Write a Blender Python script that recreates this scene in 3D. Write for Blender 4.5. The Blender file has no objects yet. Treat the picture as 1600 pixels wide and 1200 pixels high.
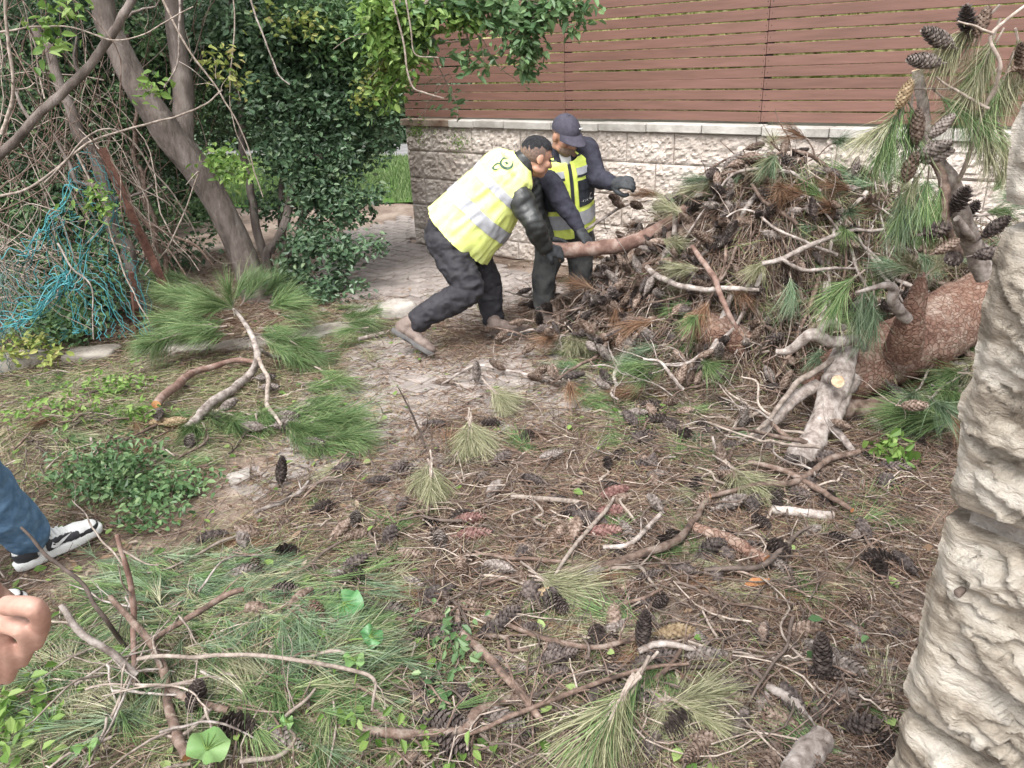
import bpy, math, random
import numpy as np
from mathutils import Vector, Matrix
from mathutils.bvhtree import BVHTree

random.seed(7)
RNG = np.random.default_rng(7)
SC = bpy.context.scene
COL = SC.collection

# ------------------------------------------------------------------ camera, sky, sun, exposure
F = 1186.0
H = 1.7
M = np.array([[0.998991, 0.04491078, 0.0],
              [-0.01784676, 0.39698151, 0.91765308],
              [-0.04121252, 0.91672717, -0.39738246]])
cam = bpy.data.objects.new('camera', bpy.data.cameras.new('camera'))
COL.objects.link(cam)
cam.data.sensor_width = 36
cam.data.lens = F / 1600 * 36
cam.data.clip_end = 500
cam.data.clip_start = 0.05
cam.matrix_world = Matrix([[M[0, 0], M[0, 1], -M[0, 2], 0], [M[1, 0], M[1, 1], -M[1, 2], 0],
                           [M[2, 0], M[2, 1], -M[2, 2], H], [0, 0, 0, 1]])
SC.camera = cam

world = bpy.data.worlds.new('World')
SC.world = world
world.use_nodes = True
wn = world.node_tree
sky = wn.nodes.new('ShaderNodeTexSky')
sky.sky_type = 'NISHITA'
sky.sun_disc = False
SUN_EL, SUN_AZ = math.radians(58), math.radians(205)
sky.sun_elevation = SUN_EL
sky.sun_rotation = SUN_AZ
sky.dust_density = 3.0
hs = wn.nodes.new('ShaderNodeHueSaturation')
hs.inputs['Saturation'].default_value = 0.16
bg = wn.nodes['Background']
wn.links.new(sky.outputs[0], hs.inputs['Color'])
wn.links.new(hs.outputs[0], bg.inputs[0])
bg.inputs[1].default_value = 0.15
sun = bpy.data.objects.new('sun', bpy.data.lights.new('sun', 'SUN'))
COL.objects.link(sun)
sun.data.energy = 1.5
sun.data.angle = math.radians(35)
sun.data.color = (1.0, 0.975, 0.94)
sd = Vector((math.sin(SUN_AZ) * math.cos(SUN_EL), math.cos(SUN_AZ) * math.cos(SUN_EL), math.sin(SUN_EL)))
sun.rotation_euler = sd.to_track_quat('Z', 'Y').to_euler()
SC.view_settings.view_transform = 'Standard'
SC.view_settings.look = 'None'
SC.view_settings.gamma = 1
SC.view_settings.use_curve_mapping = False
SC.view_settings.exposure = 1.45
SC.render.engine = 'CYCLES'
SC.cycles.max_bounces = 6
SC.cycles.use_denoising = True


# ------------------------------------------------------------------ maths helpers
def A(*p):
    return np.array(p, float)


def unit(v):
    v = np.asarray(v, float)
    return v / (np.linalg.norm(v) + 1e-12)


def ray(x, y):
    return M @ np.array([(x - 800) / F, (600 - y) / F, 1.0])


def P(x, y, d):
    """point on the sight line of a place in the photograph, at world depth d"""
    r = ray(x, y)
    return A(0, 0, H) + r * (d / r[1])


def G(x, y, z=0.0):
    r = ray(x, y)
    return A(0, 0, H) + r * ((z - H) / r[2])


def sstep(x, a, b):
    t = np.clip((x - a) / (b - a), 0, 1)
    return t * t * (3 - 2 * t)


def _hash(ix, iy, iz):
    n = (ix * 374761393 + iy * 668265263 + iz * 2147483647) & 0xffffffff
    n = ((n ^ (n >> 13)) * 1274126177) & 0xffffffff
    n = n ^ (n >> 16)
    return (n & 0xffff) / 65535.0


def vnoise(p):
    p = np.asarray(p, float)
    i = np.floor(p).astype(np.int64)
    f = p - i
    f = f * f * (3 - 2 * f)
    r = 0
    for dx in (0, 1):
        for dy in (0, 1):
            for dz in (0, 1):
                w = (f[:, 0] if dx else 1 - f[:, 0]) * (f[:, 1] if dy else 1 - f[:, 1]) * (f[:, 2] if dz else 1 - f[:, 2])
                r = r + w * _hash(i[:, 0] + dx, i[:, 1] + dy, i[:, 2] + dz)
    return r * 2 - 1


def fbm(p, o=4, gain=0.5):
    p = np.asarray(p, float)
    s, a = 0, 1.0
    for k in range(o):
        s = s + a * vnoise(p + 17.3 * k)
        p = p * 2.03
        a *= gain
    return s


# wall frame: origin at the wall's corner, s along it, q in front of it
WC = A(-0.9032, 7.604, 0)
WD = A(0.7711, -0.6367, 0)
WN = A(-0.6367, -0.7711, 0)


def W(s, q, z):
    return WC + WD * s + WN * q + A(0, 0, z)


def mound(x, y):
    s = (x - WC[0]) * WD[0] + (y - WC[1]) * WD[1]
    q = (x - WC[0]) * WN[0] + (y - WC[1]) * WN[1]
    edge = 1.80 - 0.70 * sstep(s, 4.0, 4.7)
    a = 0.84 * sstep(s, 2.45, 3.72) * (1 - 0.25 * sstep(s, 4.6, 6.5))
    b = sstep(q, 0.0, 0.45) * (1 - sstep(q, edge - .95, edge))
    return a * b


def gh(x, y):
    x = np.asarray(x, float)
    y = np.asarray(y, float)
    sh = x.shape
    p = np.stack([x.ravel() * 3, y.ravel() * 3, np.zeros(x.size)], 1)
    n = fbm(p, 3).reshape(sh)
    m = mound(x, y)
    heap = 0.10 * np.exp(-(((x + 0.75) / 0.55) ** 2 + ((y - 1.75) / 0.45) ** 2))
    heap2 = 0.12 * np.exp(-(((x + 2.3) / 0.55) ** 2 + ((y - 3.3) / 0.5) ** 2))
    return 0.012 * n + m * (1 + 0.16 * n) + heap * (1 + .3 * n) + heap2 * (1 + .3 * n)


def gh1(x, y):
    return float(gh(np.array([x]), np.array([y]))[0])


def S(x, y, h=0.0):
    """first point of the ground, or of the brush pile, seen at a place of the photograph, raised by h"""
    r = ray(x, y)
    t = np.linspace(0.9, 16, 900)
    pts = A(0, 0, H)[None] + r[None] * t[:, None]
    zz = gh(pts[:, 0], pts[:, 1]) + h
    k = np.argmax(pts[:, 2] <= zz)
    if pts[k, 2] > zz[k]:
        return G(x, y, h)
    return pts[k]


def catmull(pts, n):
    p = np.asarray(pts, float)
    if len(p) < 3:
        t = np.linspace(0, 1, n)[:, None]
        return p[0] * (1 - t) + p[-1] * t
    q = np.vstack([2 * p[0] - p[1], p, 2 * p[-1] - p[-2]])
    m = len(p) - 1
    out = []
    for u in np.linspace(0, m - 1e-6, n):
        i = int(u)
        t = u - i
        a, b, c, d = q[i], q[i + 1], q[i + 2], q[i + 3]
        out.append(0.5 * (2 * b + (c - a) * t + (2 * a - 5 * b + 4 * c - d) * t * t + (3 * b - a - 3 * c + d) * t ** 3))
    return np.array(out)


def lerpr(r, n):
    r = np.atleast_1d(np.asarray(r, float))
    if len(r) == 1:
        return np.full(n, r[0])
    return np.interp(np.linspace(0, 1, n), np.linspace(0, 1, len(r)), r)


# ------------------------------------------------------------------ mesh builder
class MB:
    def __init__(self):
        self.v, self.t, self.f, self.n = [], [], {}, 0

    def add(self, v, f, mat=0, tint=None):
        v = np.asarray(v, float).reshape(-1, 3)
        self.v.append(v)
        self.t.append(np.full(len(v), 0.5) if tint is None else np.broadcast_to(np.asarray(tint, float), (len(v),)))
        if isinstance(f, np.ndarray):
            self.f.setdefault(f.shape[1], []).append((f + self.n, mat))
        else:
            by = {}
            for q in f:
                by.setdefault(len(q), []).append(q)
            for k, qs in by.items():
                self.f.setdefault(k, []).append((np.array(qs, int) + self.n, mat))
        self.n += len(v)
        return self

    def mesh(self, name, mats, smooth=True):
        me = bpy.data.meshes.new(name)
        v = np.vstack(self.v)
        me.vertices.add(len(v))
        me.vertices.foreach_set('co', v.ravel().astype(np.float32))
        idx, tot, mi = [], [], []
        for k, lst in self.f.items():
            for f, m in lst:
                idx.append(f.ravel())
                tot.append(np.full(len(f), k))
                mi.append(np.full(len(f), m))
        idx, tot, mi = np.concatenate(idx), np.concatenate(tot), np.concatenate(mi)
        me.loops.add(len(idx))
        me.loops.foreach_set('vertex_index', idx.astype(np.int32))
        me.polygons.add(len(tot))
        me.polygons.foreach_set('loop_start', np.concatenate([[0], np.cumsum(tot)[:-1]]).astype(np.int32))
        me.polygons.foreach_set('loop_total', tot.astype(np.int32))
        me.polygons.foreach_set('material_index', mi.astype(np.int32))
        me.polygons.foreach_set('use_smooth', np.full(len(tot), bool(smooth)))
        at = me.attributes.new('tint', 'FLOAT', 'POINT')
        at.data.foreach_set('value', np.concatenate(self.t).astype(np.float32))
        for m in (mats if isinstance(mats, (list, tuple)) else [mats]):
            me.materials.append(m)
        me.update(calc_edges=True)
        me.validate()
        return me

    def build(self, name, mats, parent=None, smooth=True):
        return link(name, self.mesh(name, mats, smooth), parent)


def link(name, data, parent=None):
    o = bpy.data.objects.new(name, data)
    COL.objects.link(o)
    if parent is not None:
        o.parent = parent
    return o


def tag(o, label=None, cat=None, group=None, kind=None):
    if label:
        o['label'] = label
    if cat:
        o['category'] = cat
    if group:
        o['group'] = group
    if kind:
        o['kind'] = kind
    return o


def empty(name, loc=(0, 0, 0)):
    o = bpy.data.objects.new(name, None)
    o.empty_display_size = 0.1
    o.location = loc
    COL.objects.link(o)
    return o


def frames(path):
    p = np.asarray(path, float)
    t = np.gradient(p, axis=0)
    t /= np.linalg.norm(t, axis=1)[:, None] + 1e-12
    a = A(0, 0, 1) if abs(t[0, 2]) < 0.9 else A(1, 0, 0)
    x = unit(np.cross(t[0], a))
    xs = []
    for k in range(len(p)):
        x = unit(x - t[k] * (x @ t[k]))
        xs.append(x)
    xs = np.array(xs)
    return t, xs, np.cross(t, xs)


def tube(mb, path, r, segs=6, mat=0, capmat=None, tint=0.5, rough=0.0, seed=0.0):
    p = np.asarray(path, float)
    n = len(p)
    r = lerpr(r, n)
    t, x, y = frames(p)
    a = np.linspace(0, 2 * np.pi, segs, endpoint=False)
    ring = np.cos(a)[None, :, None] * x[:, None] + np.sin(a)[None, :, None] * y[:, None]
    rr = np.repeat(r[:, None], segs, 1)
    if rough:
        q = (p[:, None] + ring * r[:, None, None]).reshape(-1, 3)
        rr = rr * (1 + rough * fbm(q / max(r.max(), 1e-4) * 0.9 + seed, 3).reshape(n, segs))
    v = (p[:, None] + ring * rr[:, :, None]).reshape(-1, 3)
    i = np.arange(n - 1)[:, None] * segs
    j = np.arange(segs)[None]
    k = (np.arange(segs) + 1) % segs
    f = np.stack([i + j, i + k[None], i + segs + k[None], i + segs + j], -1).reshape(-1, 4)
    mb.add(v, f, mat, tint)
    cm = mat if capmat is None else capmat
    mb.add(v[:segs], [list(range(segs))[::-1]], cm, tint)
    mb.add(v[-segs:], [list(range(segs))], cm, tint)
    return mb


def box(mb, c, dx, dy, dz, ax=None, mat=0, bevel=0.0, tint=0.5):
    """box by half sizes dx, dy, dz in the frame ax (rows are its axes)"""
    ax = np.eye(3) if ax is None else np.asarray(ax, float)
    b = bevel
    if b <= 0:
        q = np.array([[x, y, z] for z in (-dz, dz) for y in (-dy, dy) for x in (-dx, dx)], float)
        f = np.array([[0, 2, 3, 1], [4, 5, 7, 6], [0, 1, 5, 4], [2, 6, 7, 3], [0, 4, 6, 2], [1, 3, 7, 5]])
    else:
        q, f = [], []
        for z, s in ((-dz, b), (-dz + b, 0), (dz - b, 0), (dz, b)):
            o = s
            c8 = [(-dx + o + b, -dy + o), (dx - o - b, -dy + o), (dx - o, -dy + o + b), (dx - o, dy - o - b),
                  (dx - o - b, dy - o), (-dx + o + b, dy - o), (-dx + o, dy - o - b), (-dx + o, -dy + o + b)]
            q += [(x, y, z) for x, y in c8]
        for k in range(3):
            for j in range(8):
                f.append([k * 8 + j, k * 8 + (j + 1) % 8, k * 8 + 8 + (j + 1) % 8, k * 8 + 8 + j])
        f.append(list(range(8))[::-1])
        f.append(list(range(24, 32)))
        q = np.array(q)
    mb.add(np.asarray(c) + q @ ax, f, mat, tint)
    return mb


# ------------------------------------------------------------------ materials
MATS = {}


def mat(name, c1, c2=None, c3=None, scale=8.0, rough=0.85, bump=0.0, bscale=None, stretch=(1, 1, 1), tint=None, rnd=0.0,
        transl=0.0, detail=6, spec=0.3, crack=0.0, coord='Object', dist=0.02, lo=0.35, hi=0.65):
    """two or three colours mixed by noise; tint = list of colours picked by the mesh's tint attribute; rnd = brightness change per object"""
    m = bpy.data.materials.new(name)
    m.use_nodes = True
    nt = m.node_tree
    N, L = nt.nodes.new, nt.links.new
    bs = nt.nodes['Principled BSDF']
    bs.inputs['Roughness'].default_value = rough
    bs.inputs['Specular IOR Level'].default_value = spec
    tc = N('ShaderNodeTexCoord')
    mp = N('ShaderNodeMapping')
    mp.inputs['Scale'].default_value = stretch
    L(tc.outputs[coord], mp.inputs[0])
    nz = N('ShaderNodeTexNoise')
    nz.inputs['Scale'].default_value = scale
    nz.inputs['Detail'].default_value = detail
    nz.inputs['Roughness'].default_value = 0.62
    L(mp.outputs[0], nz.inputs['Vector'])
    rp = N('ShaderNodeValToRGB')
    L(nz.outputs['Fac'], rp.inputs[0])
    cols = [c1] + [c for c in (c2, c3) if c]
    e = rp.color_ramp.elements
    e[0].position, e[1].position = lo, hi
    e[0].color = (*cols[0], 1)
    e[1].color = (*cols[-1], 1)
    if len(cols) == 3:
        k = e.new((lo + hi) / 2)
        k.color = (*cols[1], 1)
    out = rp.outputs[0]
    if tint:
        at = N('ShaderNodeAttribute')
        at.attribute_name = 'tint'
        tr = N('ShaderNodeValToRGB')
        L(at.outputs['Fac'], tr.inputs[0])
        te = tr.color_ramp.elements
        te[0].position, te[1].position = 0, 1
        te[0].color, te[1].color = (*tint[0], 1), (*tint[-1], 1)
        for i, c in enumerate(tint[1:-1]):
            te.new((i + 1) / (len(tint) - 1)).color = (*c, 1)
        mx = N('ShaderNodeMix')
        mx.data_type = 'RGBA'
        mx.blend_type = 'MULTIPLY'
        mx.inputs[0].default_value = 1.0
        L(tr.outputs[0], mx.inputs[6])
        L(out, mx.inputs[7])
        out = mx.outputs[2]
    if rnd:
        oi = N('ShaderNodeObjectInfo')
        mr = N('ShaderNodeMapRange')
        mr.inputs[3].default_value = 1 - rnd
        mr.inputs[4].default_value = 1 + rnd
        L(oi.outputs['Random'], mr.inputs[0])
        vm = N('ShaderNodeVectorMath')
        vm.operation = 'SCALE'
        L(out, vm.inputs[0])
        L(mr.outputs[0], vm.inputs['Scale'])
        out = vm.outputs[0]
    L(out, bs.inputs['Base Color'])
    if bump:
        b2 = N('ShaderNodeTexNoise')
        b2.inputs['Scale'].default_value = bscale or scale * 4
        b2.inputs['Detail'].default_value = 8
        b2.inputs['Roughness'].default_value = 0.65
        L(mp.outputs[0], b2.inputs['Vector'])
        bp = N('ShaderNodeBump')
        bp.inputs['Strength'].default_value = bump
        bp.inputs['Distance'].default_value = dist
        h = b2.outputs['Fac']
        if crack:
            vo = N('ShaderNodeTexVoronoi')
            vo.feature = 'DISTANCE_TO_EDGE'
            vo.inputs['Scale'].default_value = crack
            L(mp.outputs[0], vo.inputs['Vector'])
            m2 = N('ShaderNodeMath')
            m2.operation = 'MULTIPLY_ADD'
            L(vo.outputs['Distance'], m2.inputs[0])
            m2.inputs[1].default_value = 1.6
            L(h, m2.inputs[2])
            h = m2.outputs[0]
        L(h, bp.inputs['Height'])
        L(bp.outputs[0], bs.inputs['Normal'])
    if transl:
        tl = N('ShaderNodeBsdfTranslucent')
        L(out, tl.inputs[0])
        ms = N('ShaderNodeMixShader')
        ms.inputs[0].default_value = transl
        L(bs.outputs[0], ms.inputs[1])
        L(tl.outputs[0], ms.inputs[2])
        L(ms.outputs[0], nt.nodes['Material Output'].inputs[0])
    MATS[name] = m
    return m


W1 = (1, 1, 1)
W8 = (.8, .8, .8)
mat('soil', (.11, .08, .061), (.225, .17, .134), (.325, .262, .215), scale=2.2, bump=.6, bscale=40, rough=.95)
mat('paver', (.225, .195, .178), (.335, .295, .27), scale=9, bump=.5, bscale=60, rnd=.14, rough=.9)
mat('kerbstone', (.16, .135, .11), (.34, .31, .27), scale=6, bump=.6, bscale=30)
mat('asphalt', (.17, .165, .165), (.24, .235, .235), scale=3, bump=.3, bscale=60)
mat('lawn', (.05, .12, .02), (.10, .2, .035), scale=3, rough=.9)
mat('grass', W8, W1, scale=2, tint=[(.09, .15, .05), (.16, .24, .09), (.25, .32, .15)], transl=.25)
mat('wallstone', (.32, .265, .225), (.50, .435, .385), (.64, .58, .525), scale=3.5, bump=.8, bscale=45, rnd=.10, lo=.25, hi=.72)
mat('mortar', (.33, .285, .245), (.45, .40, .355), scale=20, bump=.4, bscale=80)
mat('coping', (.31, .29, .262), (.50, .475, .44), scale=5, bump=.4, bscale=40, rnd=.06)
mat('coping_stained', (.13, .08, .055), (.33, .28, .22), scale=9, bump=.4, bscale=40)
mat('slat', (.135, .073, .056), (.18, .097, .076), scale=3, stretch=(1, 1, 14), bump=.25, bscale=14, rough=.55, rnd=.08, dist=.004)
mat('post_dark', (.025, .022, .022), (.04, .036, .034), rough=.6)
mat('pillarstone', (.16, .13, .10), (.41, .36, .295), (.55, .505, .44), scale=8, bump=1.0, bscale=40, rnd=.05, lo=.36, hi=.58, rough=.92, stretch=(1, 1, 2.6), detail=12)
mat('pillarmortar', (.27, .24, .21), (.42, .385, .35), scale=30, bump=1.0, bscale=60)
def scaly_bark(name, sc):
    """pine bark: irregular scales, each its own shade, with the cracks between coloured darker"""
    m = bpy.data.materials.new(name)
    m.use_nodes = True
    nt = m.node_tree
    N, L = nt.nodes.new, nt.links.new
    bs = nt.nodes['Principled BSDF']
    bs.inputs['Roughness'].default_value = .92
    bs.inputs['Specular IOR Level'].default_value = .25
    tc = N('ShaderNodeTexCoord')
    nz = N('ShaderNodeTexNoise')
    nz.inputs['Scale'].default_value = 14
    nz.inputs['Detail'].default_value = 4
    L(tc.outputs['Object'], nz.inputs['Vector'])
    ma = N('ShaderNodeVectorMath')
    ma.operation = 'MULTIPLY_ADD'
    ma.inputs[1].default_value = (.075, .075, .075)
    L(nz.outputs['Color'], ma.inputs[0])
    L(tc.outputs['Object'], ma.inputs[2])
    v1, v2 = N('ShaderNodeTexVoronoi'), N('ShaderNodeTexVoronoi')
    v2.feature = 'DISTANCE_TO_EDGE'
    for v in (v1, v2):
        v.inputs['Scale'].default_value = sc
        L(ma.outputs[0], v.inputs['Vector'])
    rp = N('ShaderNodeValToRGB')
    sp = N('ShaderNodeSeparateColor')
    L(v1.outputs['Color'], sp.inputs[0])
    n2 = N('ShaderNodeTexNoise')
    n2.inputs['Scale'].default_value = 5
    n2.inputs['Detail'].default_value = 6
    L(tc.outputs['Object'], n2.inputs['Vector'])
    ad = N('ShaderNodeMath')
    ad.operation = 'MULTIPLY_ADD'
    ad.inputs[1].default_value = .46
    L(sp.outputs[0], ad.inputs[0])
    s2 = N('ShaderNodeMath')
    s2.operation = 'MULTIPLY_ADD'
    s2.inputs[1].default_value = 1.6
    s2.inputs[2].default_value = -.50
    L(n2.outputs['Fac'], s2.inputs[0])
    L(s2.outputs[0], ad.inputs[2])
    L(ad.outputs[0], rp.inputs[0])
    e = rp.color_ramp.elements
    e[0].position, e[0].color = 0, (.085, .05, .04, 1)
    e[1].position, e[1].color = 1, (.32, .245, .20, 1)
    for p, c in ((.3, (.145, .081, .059)), (.52, (.195, .115, .086)), (.75, (.24, .164, .128))):
        e.new(p).color = (*c, 1)
    ck = N('ShaderNodeValToRGB')
    ck.color_ramp.elements[0].position, ck.color_ramp.elements[1].position = .0, .11
    ck.color_ramp.elements[0].color = (.72, .66, .63, 1)
    L(v2.outputs['Distance'], ck.inputs[0])
    mx = N('ShaderNodeMix')
    mx.data_type = 'RGBA'
    mx.blend_type = 'MULTIPLY'
    mx.inputs[0].default_value = 1
    L(rp.outputs[0], mx.inputs[6])
    L(ck.outputs[0], mx.inputs[7])
    n3 = N('ShaderNodeTexNoise')
    n3.inputs['Scale'].default_value = 70
    n3.inputs['Detail'].default_value = 6
    L(tc.outputs['Object'], n3.inputs['Vector'])
    mh = N('ShaderNodeMath')
    mh.operation = 'MULTIPLY_ADD'
    mh.inputs[1].default_value = .5
    L(n3.outputs['Fac'], mh.inputs[0])
    mm = N('ShaderNodeMath')
    mm.operation = 'MINIMUM'
    mm.inputs[1].default_value = .16
    L(v2.outputs['Distance'], mm.inputs[0])
    m5 = N('ShaderNodeMath')
    m5.operation = 'MULTIPLY_ADD'
    m5.inputs[1].default_value = 5
    L(mm.outputs[0], m5.inputs[0])
    L(sp.outputs[1], m5.inputs[2])
    L(m5.outputs[0], mh.inputs[2])
    bp = N('ShaderNodeBump')
    bp.inputs['Strength'].default_value = .8
    bp.inputs['Distance'].default_value = .008
    L(mh.outputs[0], bp.inputs['Height'])
    L(bp.outputs[0], bs.inputs['Normal'])
    L(mx.outputs[2], bs.inputs['Base Color'])
    MATS[name] = m


scaly_bark('bark_red', 42)
mat('bark_smooth', (.105, .06, .047), (.185, .115, .092), (.28, .21, .178), scale=16, bump=.5, bscale=60, dist=.006)
mat('bark_tree', (.085, .068, .06), (.145, .119, .105), (.22, .188, .17), scale=7, bump=1.0, bscale=22, stretch=(1.6, 1.6, .5), rough=.95, dist=.02)
mat('bark_grey', (.12, .095, .082), (.265, .225, .20), (.42, .375, .345), scale=24, bump=.7, bscale=70, rnd=.2, dist=.006)
mat('bark_brown', (.06, .042, .034), (.145, .098, .076), (.24, .19, .16), scale=24, bump=.7, bscale=80, rnd=.25, dist=.006)
mat('twig_pale', (.15, .118, .096), (.27, .222, .188), (.38, .325, .28), scale=34, rnd=.28, bump=.5, bscale=90, dist=.003)
mat('twig_dark', (.055, .042, .034), (.13, .10, .085), scale=30, rnd=.3)
mat('cutwood', (.36, .235, .14), (.58, .46, .33), scale=40, bump=.3, bscale=50)
mat('rawwood', (.34, .14, .06), (.50, .27, .12), scale=16, bump=.4)
mat('needles_green', W8, W1, scale=3, tint=[(.045, .095, .03), (.10, .175, .06), (.19, .27, .11), (.34, .36, .19)], rnd=.28, rough=.55)
mat('needles_blue', W8, W1, scale=3, tint=[(.055, .095, .05), (.11, .17, .095), (.20, .27, .16), (.33, .37, .25)], rnd=.22, rough=.55)
mat('needles_straw', W8, W1, scale=3, tint=[(.12, .135, .06), (.23, .235, .13), (.36, .345, .22), (.47, .44, .32)], rnd=.2, rough=.6)
mat('needles_rust', W8, W1, scale=3, tint=[(.10, .05, .03), (.19, .105, .062), (.28, .165, .10), (.34, .25, .17)], rnd=.2, rough=.7)
mat('litter', W8, W1, scale=3, tint=[(.035, .024, .02), (.115, .067, .046), (.215, .135, .095), (.29, .213, .155), (.37, .33, .22), (.20, .23, .09), (.11, .17, .06)], rough=.7)
mat('pile_shade_duff', (.022, .016, .013), (.07, .048, .036), (.13, .095, .072), scale=14, bump=.8, bscale=50, rough=1)  # needle browns darkened to stand in for the shade inside the pile
mat('chips', W8, W1, scale=3, tint=[(.19, .12, .075), (.33, .235, .16), (.45, .355, .265)], rough=.85)
mat('deadleaf', W8, W1, scale=3, tint=[(.07, .045, .03), (.16, .10, .06), (.28, .20, .14), (.36, .30, .24)], rough=.85)
mat('cone_dark', (.022, .017, .016), (.065, .05, .045), (.13, .105, .095), scale=60, rnd=.3, rough=.75)
mat('cone_brown', (.06, .038, .028), (.15, .105, .08), (.27, .21, .175), scale=60, rnd=.25, rough=.7)
mat('cone_core', (.018, .013, .011), (.04, .03, .025), scale=40)  # near black, puts the shade between the scales into the colour
mat('cone_grey', (.06, .048, .042), (.145, .12, .106), (.26, .225, .205), scale=60, rnd=.2, rough=.7)
mat('cone_red', (.06, .026, .023), (.135, .066, .056), (.22, .135, .118), scale=60, rnd=.15, rough=.6)
mat('cone_tan', (.11, .075, .042), (.21, .148, .085), (.31, .245, .16), scale=60, rnd=.15, rough=.7)
mat('leaf_dark', W8, W1, scale=3, tint=[(.035, .07, .036), (.072, .132, .068), (.125, .205, .105), (.21, .28, .155)], rough=.42, transl=.15, spec=.5)
mat('leaf_mid', W8, W1, scale=3, tint=[(.05, .11, .04), (.10, .19, .075), (.17, .27, .115), (.27, .37, .17)], rough=.45, transl=.25, spec=.45)
mat('leaf_lime', W8, W1, scale=3, tint=[(.08, .16, .03), (.15, .26, .06), (.25, .37, .10), (.36, .46, .18)], rough=.5, transl=.35)
mat('leaf_yellow', W8, W1, scale=3, tint=[(.12, .18, .04), (.26, .32, .08), (.40, .42, .14), (.42, .36, .16)], rough=.5, transl=.35)
mat('leaf_big', (.05, .16, .05), (.11, .26, .10), scale=14, rough=.4, transl=.15, spec=.5, bump=.15)
mat('leaf_bigpale', (.14, .27, .085), (.24, .37, .15), scale=9, rough=.45, transl=.25)
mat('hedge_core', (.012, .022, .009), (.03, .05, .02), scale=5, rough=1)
mat('hedge_core_light', (.10, .13, .03), (.28, .30, .10), (.45, .42, .22), scale=22, rough=1, lo=.4, hi=.6)
mat('net_teal', (.03, .17, .19), (.07, .27, .29), scale=3, rough=.5)
mat('net_dull', (.04, .09, .085), (.09, .15, .14), scale=3, rough=.6)
mat('rust', (.075, .035, .026), (.15, .075, .055), scale=18, bump=.5, rough=.9)
mat('rock', (.28, .25, .22), (.47, .43, .39), scale=8, bump=.6, bscale=30)
mat('plain_rail', (.15, .145, .14), (.24, .235, .23), scale=12, rough=.7)


# ------------------------------------------------------------------ ground, paths, lawn
def ground():
    xs = np.concatenate([np.linspace(-60, -6, 12), np.linspace(-5.6, 4.6, 230), np.linspace(6, 60, 12)])
    ys = np.concatenate([np.linspace(-20, -.5, 8), np.linspace(0, 9.5, 210), np.linspace(10, 24, 20), np.linspace(30, 120, 6)])
    X, Y = np.meshgrid(xs, ys)
    n = fbm(np.stack([X.ravel() * 3, Y.ravel() * 3, 0 * X.ravel()], 1), 3).reshape(X.shape)
    Z = 0.012 * n + .006 * fbm(np.stack([X.ravel() * 25, Y.ravel() * 25, 0 * X.ravel()], 1), 2).reshape(X.shape) - .012
    v = np.stack([X, Y, Z], -1).reshape(-1, 3)
    nx, ny = len(xs), len(ys)
    i = np.arange(ny - 1)[:, None] * nx + np.arange(nx - 1)[None]
    f = np.stack([i, i + 1, i + nx + 1, i + nx], -1).reshape(-1, 4)
    o = MB().add(v, f).build('ground', MATS['soil'])
    tag(o, kind='structure')
    return o


ground()


def in_poly(pts, poly):
    x, y = pts[:, 0], pts[:, 1]
    r = np.zeros(len(pts), bool)
    n = len(poly)
    for i in range(n):
        x1, y1 = poly[i][:2]
        x2, y2 = poly[(i + 1) % n][:2]
        c = ((y1 > y) != (y2 > y)) & (x < (x2 - x1) * (y - y1) / (y2 - y1 + 1e-12) + x1)
        r ^= c
    return r


def paving():
    """small concrete pavers in running bond, laid parallel to the wall"""
    root = empty('paved_path', (0, 0, 0))
    tag(root, kind='structure')
    poly = [G(*p)[:2] for p in ((380, 770), (520, 560), (470, 470), (520, 372), (648, 334), (662, 384), (870, 440), (960, 600), (760, 720), (560, 800))]
    lx, ly = .20, .10
    cells = []
    for j in range(-5, 60):
        for i in range(-20, 30):
            s = (i + .5 * (j % 2)) * lx
            q = j * ly - .6
            c = W(s, q, 0)
            cells.append((c[0], c[1]))
    cells = np.array(cells)
    keep = in_poly(cells, poly)
    s = (cells - WC[:2]) @ WD[:2]
    q = (cells - WC[:2]) @ WN[:2]
    keep &= ~((s > -.12) & (q < .08))
    cells = cells[keep]
    order = np.argsort(cells[:, 1])
    cells = cells[order]
    ax = np.array([WD, WN, [0, 0, 1]])
    vis = [c for c in cells if 3.4 < c[1]]
    metas = []
    for k in range(5):
        mb = MB()
        box(mb, (0, 0, 0), lx / 2 - .005, ly / 2 - .005, .02, ax, bevel=.006)
        metas.append(mb.mesh('paver', MATS['paver'], smooth=False))
    rest = MB()
    # the 300 that show largest are the near ones
    for k, c in enumerate(cells):
        z = -.008 + .006 * random.random() + .012 * float(sstep(c[1], 4.9, 6.0))
        if k < 300:
            o = link('paver', metas[k % 5], root)
            o.location = (c[0], c[1], z - .012)
            o.rotation_euler = (random.gauss(0, .02), random.gauss(0, .02), random.gauss(0, .01))
        else:
            box(rest, (c[0], c[1], z - .012), lx / 2 - .005, ly / 2 - .005, .02, ax, bevel=.006, tint=random.random())
    if rest.n:
        o = rest.build('far_pavers', MATS['paver'], root, smooth=False)
        o['kind'] = 'stuff'


paving()


def sheet(name, pts, z, m, kind='structure'):
    v = np.array([[p[0], p[1], z] for p in pts])
    o = MB().add(v, [list(range(len(v)))]).build(name, m, smooth=False)
    return tag(o, kind=kind)


# edge of the path, lawn and the pavement beyond
lawn_pts = [G(*p) for p in ((250, 330), (640, 318), (700, 318), (700, 246), (250, 246))]
sheet('lawn', lawn_pts, .018, MATS['lawn'])
sheet('pavement', [G(*p) for p in ((100, 246), (900, 246), (900, 222), (100, 222))], .03, MATS['asphalt'])


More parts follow.
